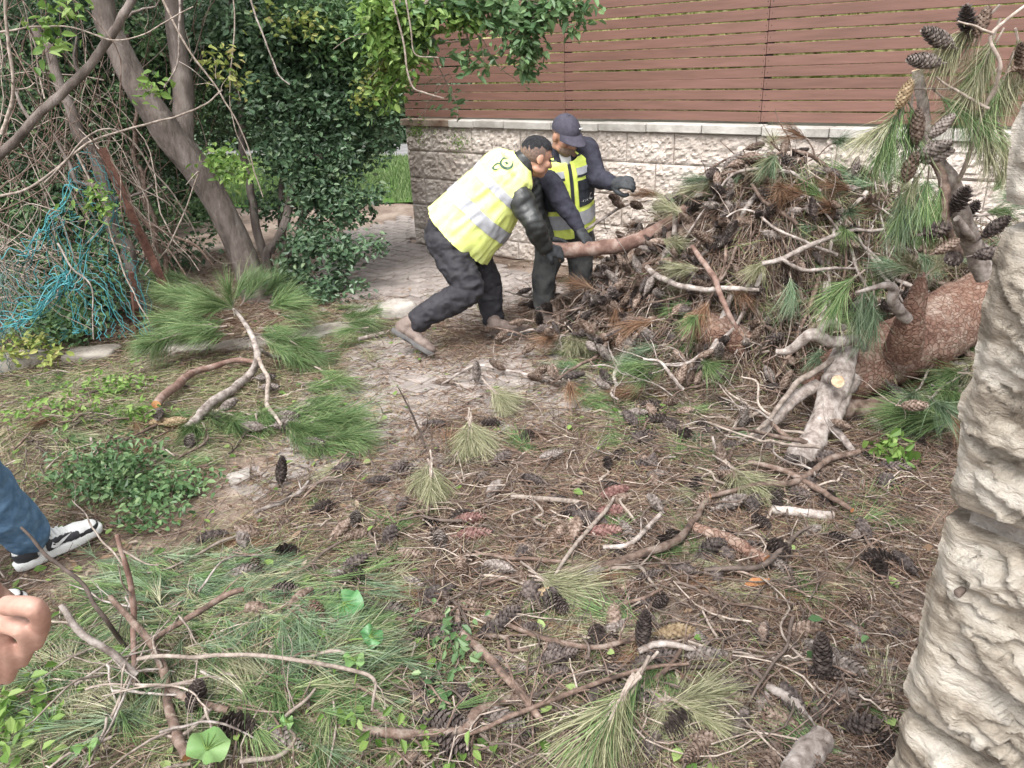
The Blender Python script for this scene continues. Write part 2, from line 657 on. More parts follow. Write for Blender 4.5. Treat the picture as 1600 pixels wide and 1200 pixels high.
def grass():
    poly = np.array([p[:2] for p in lawn_pts])
    lo, hi = poly.min(0), poly.max(0)
    n = 26000
    p = np.stack([RNG.uniform(lo[0], hi[0], n), RNG.uniform(lo[1], hi[1], n)], 1)
    p = p[in_poly(p, poly)]
    n = len(p)
    h = RNG.uniform(.05, .12, n)
    a = RNG.uniform(0, 2 * np.pi, n)
    w = .012
    base = np.column_stack([p, np.full(n, .018)])
    d = np.column_stack([np.cos(a), np.sin(a), np.zeros(n)])
    tip = base + np.column_stack([RNG.normal(0, .03, n), RNG.normal(0, .03, n), h])
    v = np.stack([base - d * w, base + d * w, tip], 1).reshape(-1, 3)
    f = np.arange(n * 3).reshape(-1, 3)
    o = MB().add(v, f, 0, np.repeat(RNG.random(n), 3)).build('grass', MATS['grass'])
    tag(o, kind='stuff')


grass()


def rock(name, c, rx, ry, rz, m, seed, rot=0.0, parent=None, sub=14):
    th = np.linspace(0, np.pi, sub)
    ph = np.linspace(0, 2 * np.pi, sub * 2, endpoint=False)
    T, Q = np.meshgrid(th, ph, indexing='ij')
    u = np.stack([np.sin(T) * np.cos(Q), np.sin(T) * np.sin(Q), np.cos(T)], -1).reshape(-1, 3)
    u = np.sign(u) * np.abs(u) ** .55
    u = u * (1 + .16 * fbm(u * 1.7 + seed, 4)[:, None])
    v = u * [rx, ry, rz]
    cr, sr = math.cos(rot), math.sin(rot)
    v = v @ np.array([[cr, sr, 0], [-sr, cr, 0], [0, 0, 1]])
    n = sub * 2
    i = np.arange(sub - 1)[:, None] * n
    j = np.arange(n)[None]
    k = (j + 1) % n
    f = np.stack([i + j, i + n + j, i + n + k, i + k], -1).reshape(-1, 4)
    o = MB().add(v, f).build(name, m, parent)
    o.location = c
    return o


kerb = empty('kerb', (0, 0, 0))
tag(kerb, kind='structure')
kp = [G(x, y) for x, y in ((-60, 590), (90, 562), (200, 552), (330, 548), (450, 534), (560, 508))]
for k in range(5):
    a, b = kp[k], kp[k + 1]
    d = b - a
    L = np.linalg.norm(d)
    m = max(1, int(round(L / .55)))
    for i in range(m):
        c = a + d * (i + .5) / m
        rock('kerb_stone', (c[0] + random.gauss(0, .02), c[1] + random.gauss(0, .03), .004 + random.gauss(0, .012)), L / m / 2 * random.uniform(.75, .98), .10, .05, MATS['kerbstone'], k * 7.1 + i, math.atan2(d[1], d[0]), kerb)
for k, (x, y, r, lab) in enumerate(((622, 494, .11, 'pale broken stone lying on the paving behind the heel of the boot'),
                                    (940, 752, .035, 'small tan stone in the litter'), (375, 752, .04, 'small reddish stone on the bare path'))):
    if k == 1:
        continue
    p = G(x, y)
    o = rock('loose_stone', (p[0], p[1], r * .4), r * 1.3, r * .9, r * .6, MATS['rock'], 3.3 * k, .4)
    tag(o, lab, 'stone')


# ------------------------------------------------------------------ stone wall and slatted fence
def face_block(mb, s0, s1, z0, z1, depth, seed, amp=.010, step=.014, mi=0, org=None, du=None, dn=None, ns=None):
    """a rock-faced block: rough front with a drafted margin, plain back"""
    org = WC if org is None else org
    du = WD if du is None else du
    dn = WN if dn is None else dn
    nx = max(6, int((s1 - s0) / step))
    nz = max(5, int((z1 - z0) / step))
    u = np.linspace(0, 1, nx + 1)
    w = np.linspace(0, 1, nz + 1)
    U, V = np.meshgrid(u, w)
    X = s0 + (s1 - s0) * U
    Z = z0 + (z1 - z0) * V
    pp = np.stack([X.ravel() * 34 + seed, Z.ravel() * 42, np.full(X.size, seed * 3.1)], 1)
    nzv = fbm(pp, 3, .6).reshape(X.shape)
    nzv = np.sign(nzv) * np.abs(nzv) ** .8
    e = np.minimum(np.minimum(U * (s1 - s0), (1 - U) * (s1 - s0)), np.minimum(V * (z1 - z0), (1 - V) * (z1 - z0)))
    edge = sstep(e, 0, .018)
    D = edge * (.009 + amp * nzv) + (1 - edge) * -.002
    pts = org + X[..., None] * du + D[..., None] * dn + Z[..., None] * A(0, 0, 1)
    v = pts.reshape(-1, 3)
    n1 = nx + 1
    i = np.arange(nz)[:, None] * n1 + np.arange(nx)[None]
    f = np.stack([i, i + 1, i + n1 + 1, i + n1], -1).reshape(-1, 4)
    mb.add(v, f, mi)
    rim = [k for k in range(n1)] + [n1 * r + nx for r in range(1, nz + 1)] + [n1 * nz + k for k in range(nx - 1, -1, -1)] + [n1 * r for r in range(nz - 1, 0, -1)]
    rv = v[rim]
    bv = rv - dn * depth
    m = len(rim)
    vv = np.vstack([rv, bv])
    ff = [[k, m + k, m + (k + 1) % m, (k + 1) % m] for k in range(m)]
    mb.add(vv, ff, mi)
    return mb


WALL_L = 7.2
wall = empty('stone_wall', WC)
tag(wall, 'low rusticated limestone wall with pale coping carrying the brown slatted fence', 'wall')


def child(mb, name, m, parent, smooth=True):
    """a part built in world coordinates under a thing that stands elsewhere"""
    o = mb.build(name, m, parent, smooth)
    o.location = -np.array(parent.location) if parent.parent is None else (0, 0, 0)
    return o


courses = [(0.0, .155), (.160, .396), (.402, .648), (.654, .900), (.906, 1.124)]
joints_top = [0, .34, .83, 1.38, 1.85, 2.42, 2.82, 3.44, 3.98, 4.55, 5.1, 5.6, 6.2, 6.7, 7.2]
core = MB()
box(core, W(WALL_L / 2, -.16, .56), WALL_L / 2 - .02, .145, .56, np.array([WD, WN, [0, 0, 1]]))
child(core, 'mortar_bed', MATS['mortar'], wall, False)
for ci, (z0, z1) in enumerate(courses):
    if ci == 4:
        js = joints_top
    else:
        js, x = [0.0], (.27, .52, .2, .4, 0)[ci]
        while x < WALL_L - .3:
            js.append(x)
            x += random.uniform(.42, .62)
        js.append(WALL_L)
    for a, b in zip(js[:-1], js[1:]):
        mb = MB()
        face_block(mb, a + .003, b - .003, z0, z1, .1, random.uniform(0, 90))
        child(mb, 'stone_block', MATS['wallstone'], wall, False)
# end face of the wall, towards the path
for ci, (z0, z1) in enumerate(courses):
    mb = MB()
    face_block(mb, .02, .32, z0, z1, .1, random.uniform(0, 90), org=WC - WD * .0 - WN * .34, du=WN, dn=-WD)
    child(mb, 'stone_block', MATS['wallstone'], wall, False)
x = -.03
k = 0
while x < WALL_L:
    w = (.62, .3, .34, .5)[k] if k < 4 else random.uniform(.42, .62)
    mb = MB()
    box(mb, W(x + w / 2, -.145, 1.159 + random.uniform(-.003, .003)), w / 2 - .003, .185, .031, np.array([WD, WN, [0, 0, 1]]), bevel=.006)
    o = child(mb, 'coping_slab', MATS['coping_stained' if k == 0 else 'coping'], wall, False)
    if k == 0:
        o['label'] = 'brown stained coping slab at the wall end'
    x += w
    k += 1

fence = empty('slatted_fence', W(0, -.1, 1.19))
tag(fence, 'reddish brown horizontal slat fence standing on top of the stone wall', 'fence')
PITCH = .0714
posts = [.05, 1.8, 3.43, 5.05, 6.7]
FA = np.array([WD, WN, [0, 0, 1]])
for k in range(19):
    z = 1.206 + k * PITCH + .031
    for a, b in zip(posts[:-1], posts[1:]):
        a0 = -.06 if a == posts[0] else a
        mb = MB()
        n = 9
        # a slat is a slightly bowed board
        ss = np.linspace(a0 + .002, b - .002, n)
        bow = random.gauss(0, .0022)
        dz = random.gauss(0, .0015)
        vv, ff = [], []
        for i, s in enumerate(ss):
            t = i / (n - 1)
            o_ = dz + bow * math.sin(math.pi * t)
            for q, zz in ((-.075, -.032), (-.072, -.0295), (-.072, .0295), (-.075, .032), (-.09, .032), (-.09, -.032)):
                vv.append(W(s, q, z + zz + o_))
        for i in range(n - 1):
            for j in range(6):
                ff.append([i * 6 + j, (i + 1) * 6 + j, (i + 1) * 6 + (j + 1) % 6, i * 6 + (j + 1) % 6])
        ff += [list(range(6)), list(range((n - 1) * 6, n * 6))[::-1]]
        mb.add(vv, ff)
        child(mb, 'slat', MATS['slat'], fence, False)
for s in posts:
    mb = MB()
    box(mb, W(s, -.122, 1.19 + .72), .022, .03, .72, FA, bevel=.003)
    child(mb, 'post', MATS['post_dark'], fence, False)
mb = MB()
for s in posts[1:-1]:
    for k in range(19):
        for e in (-.018, .018):
            c = W(s + e + .003, -.071, 1.206 + k * PITCH + .031)
            t = np.linspace(0, 2 * np.pi, 6, endpoint=False)
            mb.add([c + WD * .004 * math.cos(a) + A(0, 0, .004 * math.sin(a)) for a in t], [list(range(6))])
o = child(mb, 'screws', MATS['post_dark'], fence, False)
o['kind'] = 'stuff'


# ------------------------------------------------------------------ near right pillar of rough stone
PD = unit(A(*(ray(-150, 130)[:2]), 0))          # direction of the face, away from the camera
PE = A(.462, .70, 0)                               # its far corner
PN = A(-PD[1], PD[0], 0)
PN = PN if PN[0] < 0 else -PN
pillar = empty('stone_pillar', PE)
tag(pillar, 'tall gate pillar of cream rough hewn stone cut off by the right edge', 'pillar')
mb = MB()
pax = np.array([-PD, PN, [0, 0, 1]])
box(mb, PE - PD * .5 - PN * .20 + A(0, 0, 1.1), .478, .175, 1.1, pax)
child(mb, 'mortar_bed', MATS['pillarmortar'], pillar, False)


def hewn_block(z0, z1, seed, fine, l0=0.0, l1=1.0):
    """chiselled face with bulging ledges; its outer edge breaks back unevenly"""
    mb = MB()
    st = .0036 if fine else .02
    xs = np.arange(l0, l0 + .42, st) if fine else np.linspace(l0, l1, 30)
    if fine:
        xs = np.concatenate([xs, np.linspace(l0 + .45, l1, 8)])
    zs = np.linspace(z0, z1, max(8, int((z1 - z0) / st)))
    X, Z = np.meshgrid(xs, zs)
    sl = .25 * X
    q = np.stack([X.ravel() * 7 + seed, (Z + sl).ravel() * 17, np.full(X.size, seed)], 1)
    wob = fbm(np.stack([X.ravel() * 9 + seed, Z.ravel() * 9, np.full(X.size, 3.3)], 1), 3)
    q[:, 1] += wob * .9
    ridge = 1 - np.abs(fbm(q, 4, .5)) * 1.5
    big = fbm(np.stack([X.ravel() * 5 + seed, Z.ravel() * 7, np.full(X.size, 9.)], 1), 3)
    small = fbm(np.stack([X.ravel() * 45, Z.ravel() * 75, np.full(X.size, seed)], 1), 4, .6)
    pit = np.clip(fbm(np.stack([X.ravel() * 14 + seed, Z.ravel() * 34, np.full(X.size, 2.)], 1), 2) - .45, 0, 1)
    fl = np.floor(fbm(q * .8 + 31, 3, .55) * 3) / 3
    D = (.003 * ridge + .003 * big + .002 * fl + .0035 * small - .022 * pit).reshape(X.shape)
    tz = (Z - z0) / (z1 - z0)
    ez = np.minimum(Z - z0, z1 - Z)
    D = D + .008
    D = D * sstep(ez, 0, .012) - .006 * (1 - sstep(ez, 0, .008))
    # the arris at the far corner: worn and uneven
    rg = np.random.default_rng(int(seed * 100))
    wx = X.ravel() + .010 * fbm(np.stack([X.ravel() * 30, Z.ravel() * 30, np.full(X.size, seed)], 1), 3)
    wz = Z.ravel() + .25 * X.ravel() + .008 * fbm(np.stack([X.ravel() * 30, Z.ravel() * 30, np.full(X.size, seed + 9)], 1), 3)
    for cw, chh, am in ((.085, .034, .0065), (.032, .012, .0036)):
        nc = int(.55 * (z1 - z0 + .2) / (cw * chh) * .8)
        cx, cz = rg.uniform(-.05, .5, nc), rg.uniform(z0 - .05, z1 + .2, nc)
        hh, tx, tz2 = rg.normal(0, am, nc), rg.normal(0, .10, nc), rg.normal(-.14, .15, nc)
        best = np.full(X.size, 1e9)
        val = np.zeros(X.size)
        for c in range(nc):
            dd = ((wx - cx[c]) / cw) ** 2 + ((wz - cz[c]) / chh) ** 2
            k = dd < best
            best = np.where(k, dd, best)
            val = np.where(k, hh[c] + tx[c] * (wx - cx[c]) + tz2[c] * (wz - cz[c]), val)
        D = D + (val * sstep(ez.ravel(), 0, .014)).reshape(X.shape)
    en = .0055 * fbm(np.stack([Z.ravel() * 26, np.full(Z.size, seed), np.zeros(Z.size)], 1), 4).reshape(Z.shape)
    D = D * (.22 + .78 * sstep(X - l0, 0, .075)) - .016 * (1 - sstep(X - l0 + .5 * en, 0, .028)) ** 2
    shift = en * np.exp(-(X - l0) / .06)
    pts = PE + (X + shift)[..., None] * (-PD) + D[..., None] * PN + Z[..., None] * A(0, 0, 1)
    ny, nx = X.shape
    i = np.arange(ny - 1)[:, None] * nx + np.arange(nx - 1)[None]
    f = np.stack([i, i + 1, i + nx + 1, i + nx], -1).reshape(-1, 4)
    v = pts.reshape(-1, 3)
    mb.add(v, f)
    rim = list(range(nx)) + [nx * r + nx - 1 for r in range(1, ny)] + [nx * (ny - 1) + k for k in range(nx - 2, -1, -1)] + [nx * r for r in range(ny - 2, 0, -1)]
    rv = v[rim]
    bv = rv - PN * .16
    m = len(rim)
    mb.add(np.vstack([rv, bv]), [[k, m + k, m + (k + 1) % m, (k + 1) % m] for k in range(m)])
    return child(mb, 'stone_block', MATS['pillarstone'], pillar, True)


for k, (z0, z1) in enumerate(((.0, .30), (.31, .615), (.63, .918), (.942, 1.208), (1.236, 1.53), (1.555, 1.86), (1.88, 2.2))):
    hewn_block(z0, z1, 4.7 * k + 1.3, 2 <= k <= 5, -.010 if k > 4 else (-.004 if k == 4 else 0))
# a dark brown lump added to stand in for a pit in the stone
p = P(1500, 925, .66)
rock('pit_lump', p - np.array(pillar.location), .007, .004, .004, MATS['twig_dark'], 3.0, .5, pillar, 8)


# ------------------------------------------------------------------ leaves, needles, cones: shapes shared by many
def leaves(mb, c, d, nrm, L, wd, mat=0, tint=None, fold=.25, droop=.0):
    """many ovate leaves at once: base points c, directions d, normals nrm (n x 3), lengths L, width ratio wd"""
    n = len(c)
    d = d / (np.linalg.norm(d, axis=1)[:, None] + 1e-9)
    s = np.cross(d, nrm)
    s /= np.linalg.norm(s, axis=1)[:, None] + 1e-9
    u = np.cross(s, d)
    L = np.broadcast_to(L, (n,))[:, None]
    w = L * np.broadcast_to(wd, (n,))[:, None]
    b = c
    tip = c + d * L - u * L * droop
    r1, r2 = c + d * L * .3 + s * w * .46 + u * w * fold, c + d * L * .68 + s * w * .38 + u * (w * fold * .8 - L * droop * .5)
    l1, l2 = c + d * L * .3 - s * w * .46 + u * w * fold, c + d * L * .68 - s * w * .38 + u * (w * fold * .8 - L * droop * .5)
    v = np.stack([b, r1, r2, tip, l2, l1], 1).reshape(-1, 3)
    k = np.arange(n)[:, None] * 6
    f = np.vstack([k + [0, 1, 2, 3], k + [0, 3, 4, 5]])
    t = RNG.random(n) if tint is None else tint
    mb.add(v, f, mat, np.repeat(np.broadcast_to(t, (n,)), 6))
    return mb


def rdir(n, zmul=1.0):
    v = RNG.normal(size=(n, 3))
    v[:, 2] *= zmul
    return v / np.linalg.norm(v, axis=1)[:, None]


def needles(mb, base, d, L, w, droop, tint, mat=0, bend=None):
    """thin bent needles: two joined quads each"""
    n = len(base)
    d = d / np.linalg.norm(d, axis=1)[:, None]
    s = np.cross(d, rdir(n))
    s /= np.linalg.norm(s, axis=1)[:, None] + 1e-9
    L = np.broadcast_to(L, (n,))[:, None]
    w = np.broadcast_to(w, (n,))[:, None]
    b = RNG.normal(0, .06, (n, 3)) * L if bend is None else bend
    m = base + d * L * .55 + b * .6 - A(0, 0, 1) * L * droop * .3
    tip = base + d * L + b * 1.2 - A(0, 0, 1) * L * droop
    v = np.stack([base - s * w * .5, base + s * w * .5, m + s * w * .5, m - s * w * .5, tip + s * w * .12, tip - s * w * .12], 1).reshape(-1, 3)
    k = np.arange(n)[:, None] * 6
    f = np.vstack([k + [0, 1, 2, 3], k + [3, 2, 4, 5]])
    mb.add(v, f, mat, np.repeat(np.broadcast_to(tint, (n,)), 6))
    return mb


def tuft_mesh(mname, n, L, shoot, spread, droop, side=0.0, w=.0014):
    """a pine shoot along +X with long needles pointing forward; local frame, z up"""
    mb = MB()
    t = RNG.random(n) ** .8
    base = np.column_stack([t * shoot, RNG.normal(0, .003, n), RNG.normal(0, .003, n)])
    a = RNG.uniform(0, 2 * np.pi, n)
    sp = np.clip(RNG.normal(spread, .17, n), .04, 1.5) * (1.15 - .5 * t)
    d = np.column_stack([np.cos(sp), np.sin(sp) * np.cos(a), np.sin(sp) * np.sin(a) * (1 - side)])
    # needles stand in pairs and clumps: share bend by clump
    cl = RNG.integers(0, max(4, n // 9), n)
    cb = RNG.normal(0, .15, (cl.max() + 1, 3))
    LL = RNG.uniform(.72, 1.1, n) * L
    bend = cb[cl] * LL[:, None] + RNG.normal(0, .025, (n, 3)) * LL[:, None]
    tint = np.clip(RNG.normal(.42, .23, n) + .25 * (RNG.random(n) < .06), 0, 1)
    needles(mb, base, d, LL, w, droop, tint, 0, bend)
    tube(mb, [(-.03, 0, 0), (shoot * .5, .002, .001), (shoot, 0, 0)], [.0035, .003, .0018], 5, 1)
    return mb.mesh('needle_tuft_' + mname, [MATS['needles_' + mname], MATS['twig_pale']], False)


TUFT = {k: [tuft_mesh(k, nn, L, sh, sp, dr) for nn, L, sh, sp, dr in
            ((210, .125, .10, .42, .12), (190, .14, .09, .34, .25), (230, .115, .13, .5, .18), (180, .15, .08, .28, .32))]
        for k in ('green', 'blue', 'straw', 'rust')}


def cone_mesh(name, m, L, R, openness, nsc, seed):
    """a pine cone along +X: an ovoid core under spiral rows of overlapping scales"""
    rg = np.random.default_rng(seed)
    mb = MB()
    tt = np.linspace(0, 1, 11)
    prof = R * np.sin(np.pi * np.clip(tt * .93 + .045, 0, 1)) ** .62 * (1.12 - .45 * tt)
    tube(mb, np.column_stack([tt * L, 0 * tt, 0 * tt]), np.maximum(prof * .80, .002), 10, 1, 1)
    k = np.arange(nsc)
    u = (k + .5) / nsc
    x = u * .96
    r = np.interp(x, tt, prof) * .86
    a = k * 2.399963
    for i in range(nsc):
        er = A(0, math.cos(a[i]), math.sin(a[i]))
        et = A(0, -math.sin(a[i]), math.cos(a[i]))
        ex = A(1, 0, 0)
        sz = .9 * (.55 + .75 * math.sin(math.pi * min(1, x[i] * .9 + .08))) * R * .52 * rg.uniform(.9, 1.1)
        out = openness * rg.uniform(.7, 1.2)
        c = ex * x[i] * L + er * r[i]
        tipd = unit(ex * (1 - .55 * out) + er * (.25 + 1.1 * out))
        up = unit(np.cross(et, tipd))
        up = up if up @ er > 0 else -up
        b0 = c - tipd * sz * .7 - er * R * .12
        t0 = c + tipd * sz * (.85 + .4 * out)
        umbo = c + tipd * sz * .35 + up * sz * .42
        v = [b0 + et * sz * .45, b0 - et * sz * .45, c - et * sz * .85 + tipd * sz * .15, t0 - et * sz * .3,
             t0 + et * sz * .3, c + et * sz * .85 + tipd * sz * .15, umbo]
        f = [[0, 1, 6], [1, 2, 6], [2, 3, 6], [3, 4, 6], [4, 5, 6], [5, 0, 6], [0, 5, 4, 3, 2, 1]]
        mb.add(v, f)
    tube(mb, [(-.02, 0, 0), (.004, .001, 0)], [.0035, .005], 5)
    return mb.mesh(name, [MATS[m], MATS['cone_core']], False)


CONE = {
    'dark': [cone_mesh('pine_cone_dark', 'cone_dark', .105, .0205, .5, 82, 1), cone_mesh('pine_cone_dark_open', 'cone_dark', .095, .022, .85, 64, 2),
             cone_mesh('pine_cone_dark_long', 'cone_dark', .118, .020, .3, 95, 3)],
    'brown': [cone_mesh('pine_cone_brown', 'cone_brown', .115, .021, .2, 95, 4), cone_mesh('pine_cone_brown_wide', 'cone_brown', .105, .022, .35, 80, 5)],
    'grey': [cone_mesh('pine_cone_grey', 'cone_grey', .115, .022, .3, 95, 6)],
    'red': [cone_mesh('pine_cone_red', 'cone_red', .115, .021, .28, 95, 7)],
    'tan': [cone_mesh('pine_cone_tan', 'cone_tan', .10, .021, .25, 95, 8)],
}


def orient(d, roll=0.0):
    d = Vector(d).normalized()
    q = d.to_track_quat('X', 'Z')
    return q @ Matrix.Rotation(roll, 3, 'X').to_quaternion()


def put(name, me, loc, d, roll=0.0, sc=1.0, parent=None):
    o = bpy.data.objects.new(name, me)
    COL.objects.link(o)
    if parent is not None:
        o.parent = parent
        loc = np.asarray(loc) - np.array(parent.location)
    o.location = loc
    o.rotation_mode = 'QUATERNION'
    o.rotation_quaternion = orient(d, roll)
    o.scale = (sc, sc, sc)
    return o


def tuft(kind, loc, d, sc=1.0, parent=None, name='needle_tuft'):
    return put(name, random.choice(TUFT[kind]), loc, d, random.gauss(0, .5), sc * random.uniform(.88, 1.15), parent)


def cone(kind, loc, d, sc=1.0, parent=None):
    return put('pine_cone', random.choice(CONE[kind]), loc, d, random.uniform(0, 6), sc * random.uniform(.85, 1.12), parent)


def wiggle(path, amp, seed, freq=6.0):
    p = np.asarray(path, float)
    L = np.concatenate([[0], np.cumsum(np.linalg.norm(np.diff(p, axis=0), axis=1))])
    o = np.stack([fbm(np.column_stack([L * freq + seed, np.full(len(p), k * 7.7), np.zeros(len(p))]), 3) for k in range(3)], 1)
    o -= o[0]
    return p + o * amp


def surf_dir(p, d):
    """a direction laid on the slope at p"""
    d = unit(A(d[0], d[1], 0))
    e = .06
    z0 = gh1(p[0], p[1])
    z1 = gh1(p[0] + d[0] * e, p[1] + d[1] * e)
    return unit(A(d[0], d[1], (z1 - z0) / e))


# ------------------------------------------------------------------ the litter on the ground
bare_px = [(150, 880), (330, 790), (450, 715), (560, 640), (660, 600), (780, 590), (900, 630), (620, 560), (600, 440), (560, 400), (700, 470), (800, 460)]
BARE = np.array([G(*p)[:2] for p in bare_px])
BARER = np.array([.26, .32, .36, .48, .56, .56, .38, .5, .7, .9, .7, .6])


def bareness(p):
    d = np.linalg.norm(p[:, None] - BARE[None], axis=2) / BARER[None]
    return np.exp(-np.min(d, axis=1) ** 2 * 1.1)


GREENP = [(330, 960, .45), (250, 1080, .5), (480, 1090, .4), (150, 690, .75), (60, 620, .7), (300, 650, .6), (520, 660, .3), (1000, 640, .4), (930, 580, .3), (880, 1160, .3), (1100, 1110, .25), (700, 1100, .3), (540, 520, .5)]
GP = np.array([G(x, y)[:2] for x, y, r in GREENP])
GR = np.array([r for _, _, r in GREENP])


def greenness(p):
    d = np.linalg.norm(p[:, None] - GP[None], axis=2) / GR[None]
    return np.clip(np.exp(-d ** 2 * .9).sum(1), 0, 1)


def wedge(n, y0=1.0, y1=7.6):
    y = y0 + (y1 - y0) * RNG.random(n)
    x = RNG.uniform(-1.22, 1, n) * (y * .78 + .40)
    return np.column_stack([x, y])


def not_in_wall(p):
    s = (p - WC[:2]) @ WD[:2]
    q = (p - WC[:2]) @ WN[:2]
    return ~((s > -.1) & (q < .03))


def litter(n):
    p = wedge(n * 4)
    keep = RNG.random(len(p)) < (p[:, 1] * .78 + .40) / (7.6 * .78 + .40)
    p = p[keep]
    p = p[not_in_wall(p)]
    b = bareness(p)
    patch = .5 + .5 * fbm(np.column_stack([p * 2.2, np.zeros(len(p))]), 3)
    far = sstep(p[:, 1], 5.0, 6.3) * (mound(p[:, 0], p[:, 1]) < .05)
    keep = RNG.random(len(p)) < (1 - .86 * b) * (.45 + .7 * patch) * (1 - .9 * far)
    p = p[keep][:n]
    n = len(p)
    a = RNG.uniform(0, 2 * np.pi, n)
    clump = fbm(np.column_stack([p * 5, np.full(n, 4.)]), 2) * 2.2
    a = np.where(RNG.random(n) < .55, clump * 2 + RNG.normal(0, .5, n), a)
    d = np.column_stack([np.cos(a), np.sin(a), RNG.normal(0, .12, n)])
    L = RNG.uniform(.05, .14, n)
    m = mound(p[:, 0], p[:, 1])
    z0 = gh(p[:, 0], p[:, 1]) + .002 + RNG.random(n) ** 2 * (.03 + .06 * np.clip(m * 3, 0, 1))
    e = p + d[:, :2] * L[:, None]
    d[:, 2] += (gh(e[:, 0], e[:, 1]) - gh(p[:, 0], p[:, 1])) / L
    g = greenness(p)
    tint = np.clip(RNG.normal(.30, .17, n), 0, .62)
    isg = RNG.random(n) < np.clip(g * .8, 0.07, .85)
    tint = np.where(isg, RNG.uniform(.5, 1, n), tint)
    w = .0013 + .00028 * p[:, 1]
    mb = MB()
    needles(mb, np.column_stack([p, z0]), d, L, w, .0, tint)
    o = mb.build('needle_litter', MATS['litter'], smooth=False)
    tag(o, 'fallen pine needles covering the ground', kind='stuff')


litter(205000)


def flakes(name, n, m, region, smin, smax, tcol=None, lift=.004):
    """small chips, bark flakes and leaf bits lying about"""
    p = wedge(n * 3)
    p = p[not_in_wall(p)]
    p = p[RNG.random(len(p)) < region(p)][:n]
    n = len(p)
    z = gh(p[:, 0], p[:, 1]) + RNG.uniform(.001, lift, n)
    a = RNG.uniform(0, 2 * np.pi, n)
    L = RNG.uniform(smin, smax, n)
    d = np.column_stack([np.cos(a), np.sin(a), RNG.normal(0, .2, n)])
    nr = rdir(n, 1) * .5 + A(0, 0, 1)
    mb = MB()
    leaves(mb, np.column_stack([p, z]), d, nr, L, RNG.uniform(.35, .8), 0, tcol, .12)
    return tag(mb.build(name, MATS[m], smooth=False), kind='stuff')


sawc = np.array([G(*p)[:2] for p in ((860, 630), (740, 625), (620, 660), (940, 620), (1330, 960), (700, 560))])
flakes('wood_chips', 17000, 'chips', lambda p: np.clip(np.exp(-(np.min(np.linalg.norm(p[:, None] - sawc[None], axis=2), axis=1) / .45) ** 2) + .10, 0, 1), .008, .026)
flakes('bark_flakes', 7000, 'deadleaf', lambda p: .35 + .4 * bareness(p), .012, .045)
flakes('fallen_leaves', 900, 'leaf_lime', lambda p: np.clip(.10 + .9 * greenness(p) + .5 * (p[:, 0] < -1.2), 0, 1) * (p[:, 1] < 5.2), .018, .05, lift=.035)
flakes('dead_leaves', 5200, 'deadleaf', lambda p: 1.0 * ((p[:, 0] < -1.2) & (p[:, 1] > 4.6)) + .04, .03, .07, lift=.02)


# ------------------------------------------------------------------ the brush pile: its solid darkened heart, then its branches
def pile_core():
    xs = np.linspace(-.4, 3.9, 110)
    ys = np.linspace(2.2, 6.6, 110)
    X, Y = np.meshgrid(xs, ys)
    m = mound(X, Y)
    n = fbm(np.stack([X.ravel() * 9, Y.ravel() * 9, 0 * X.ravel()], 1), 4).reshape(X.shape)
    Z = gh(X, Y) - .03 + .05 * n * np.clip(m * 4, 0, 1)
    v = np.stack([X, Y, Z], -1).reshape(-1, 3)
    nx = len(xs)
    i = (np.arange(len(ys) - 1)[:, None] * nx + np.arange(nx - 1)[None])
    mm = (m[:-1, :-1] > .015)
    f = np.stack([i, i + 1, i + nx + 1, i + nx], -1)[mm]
    o = MB().add(v, f.reshape(-1, 4)).build('brush_pile_core', MATS['pile_shade_duff'])
    tag(o, 'solid heart of the brush pile under the branches, coloured as inner shade', kind='stuff')
    # loose brown needles and bare twigs caught in the pile
    n = 135000
    p = np.column_stack([RNG.uniform(-.3, 3.4, n), RNG.uniform(2.4, 6.4, n)])
    mk = mound(p[:, 0], p[:, 1])
    p = p[(RNG.random(n) < np.clip(mk * 2.2, 0, .9)) & not_in_wall(p)]
    n = len(p)
    d = rdir(n, .55)
    z = gh(p[:, 0], p[:, 1]) + RNG.random(n) ** 1.5 * .17 - .04
    gr = fbm(np.column_stack([p * 2.6, np.full(n, 7.)]), 2)
    sx = sstep((p - WC[:2]) @ WD[:2], 3.2, 4.3)
    green = RNG.random(n) < np.clip(.05 + .62 * sx + gr * .5 * (.3 + sx), 0, .9)
    tint = np.where(green, RNG.uniform(.55, 1, n), np.clip(RNG.normal(.22, .13, n), 0, .6))
    mb = MB()
    needles(mb, np.column_stack([p, z]), d, RNG.uniform(.07, .15, n), .0024, .15, tint)
    tag(mb.build('pile_needles', MATS['litter'], smooth=False), 'pine needles caught all through the brush pile', kind='stuff')


pile_core()


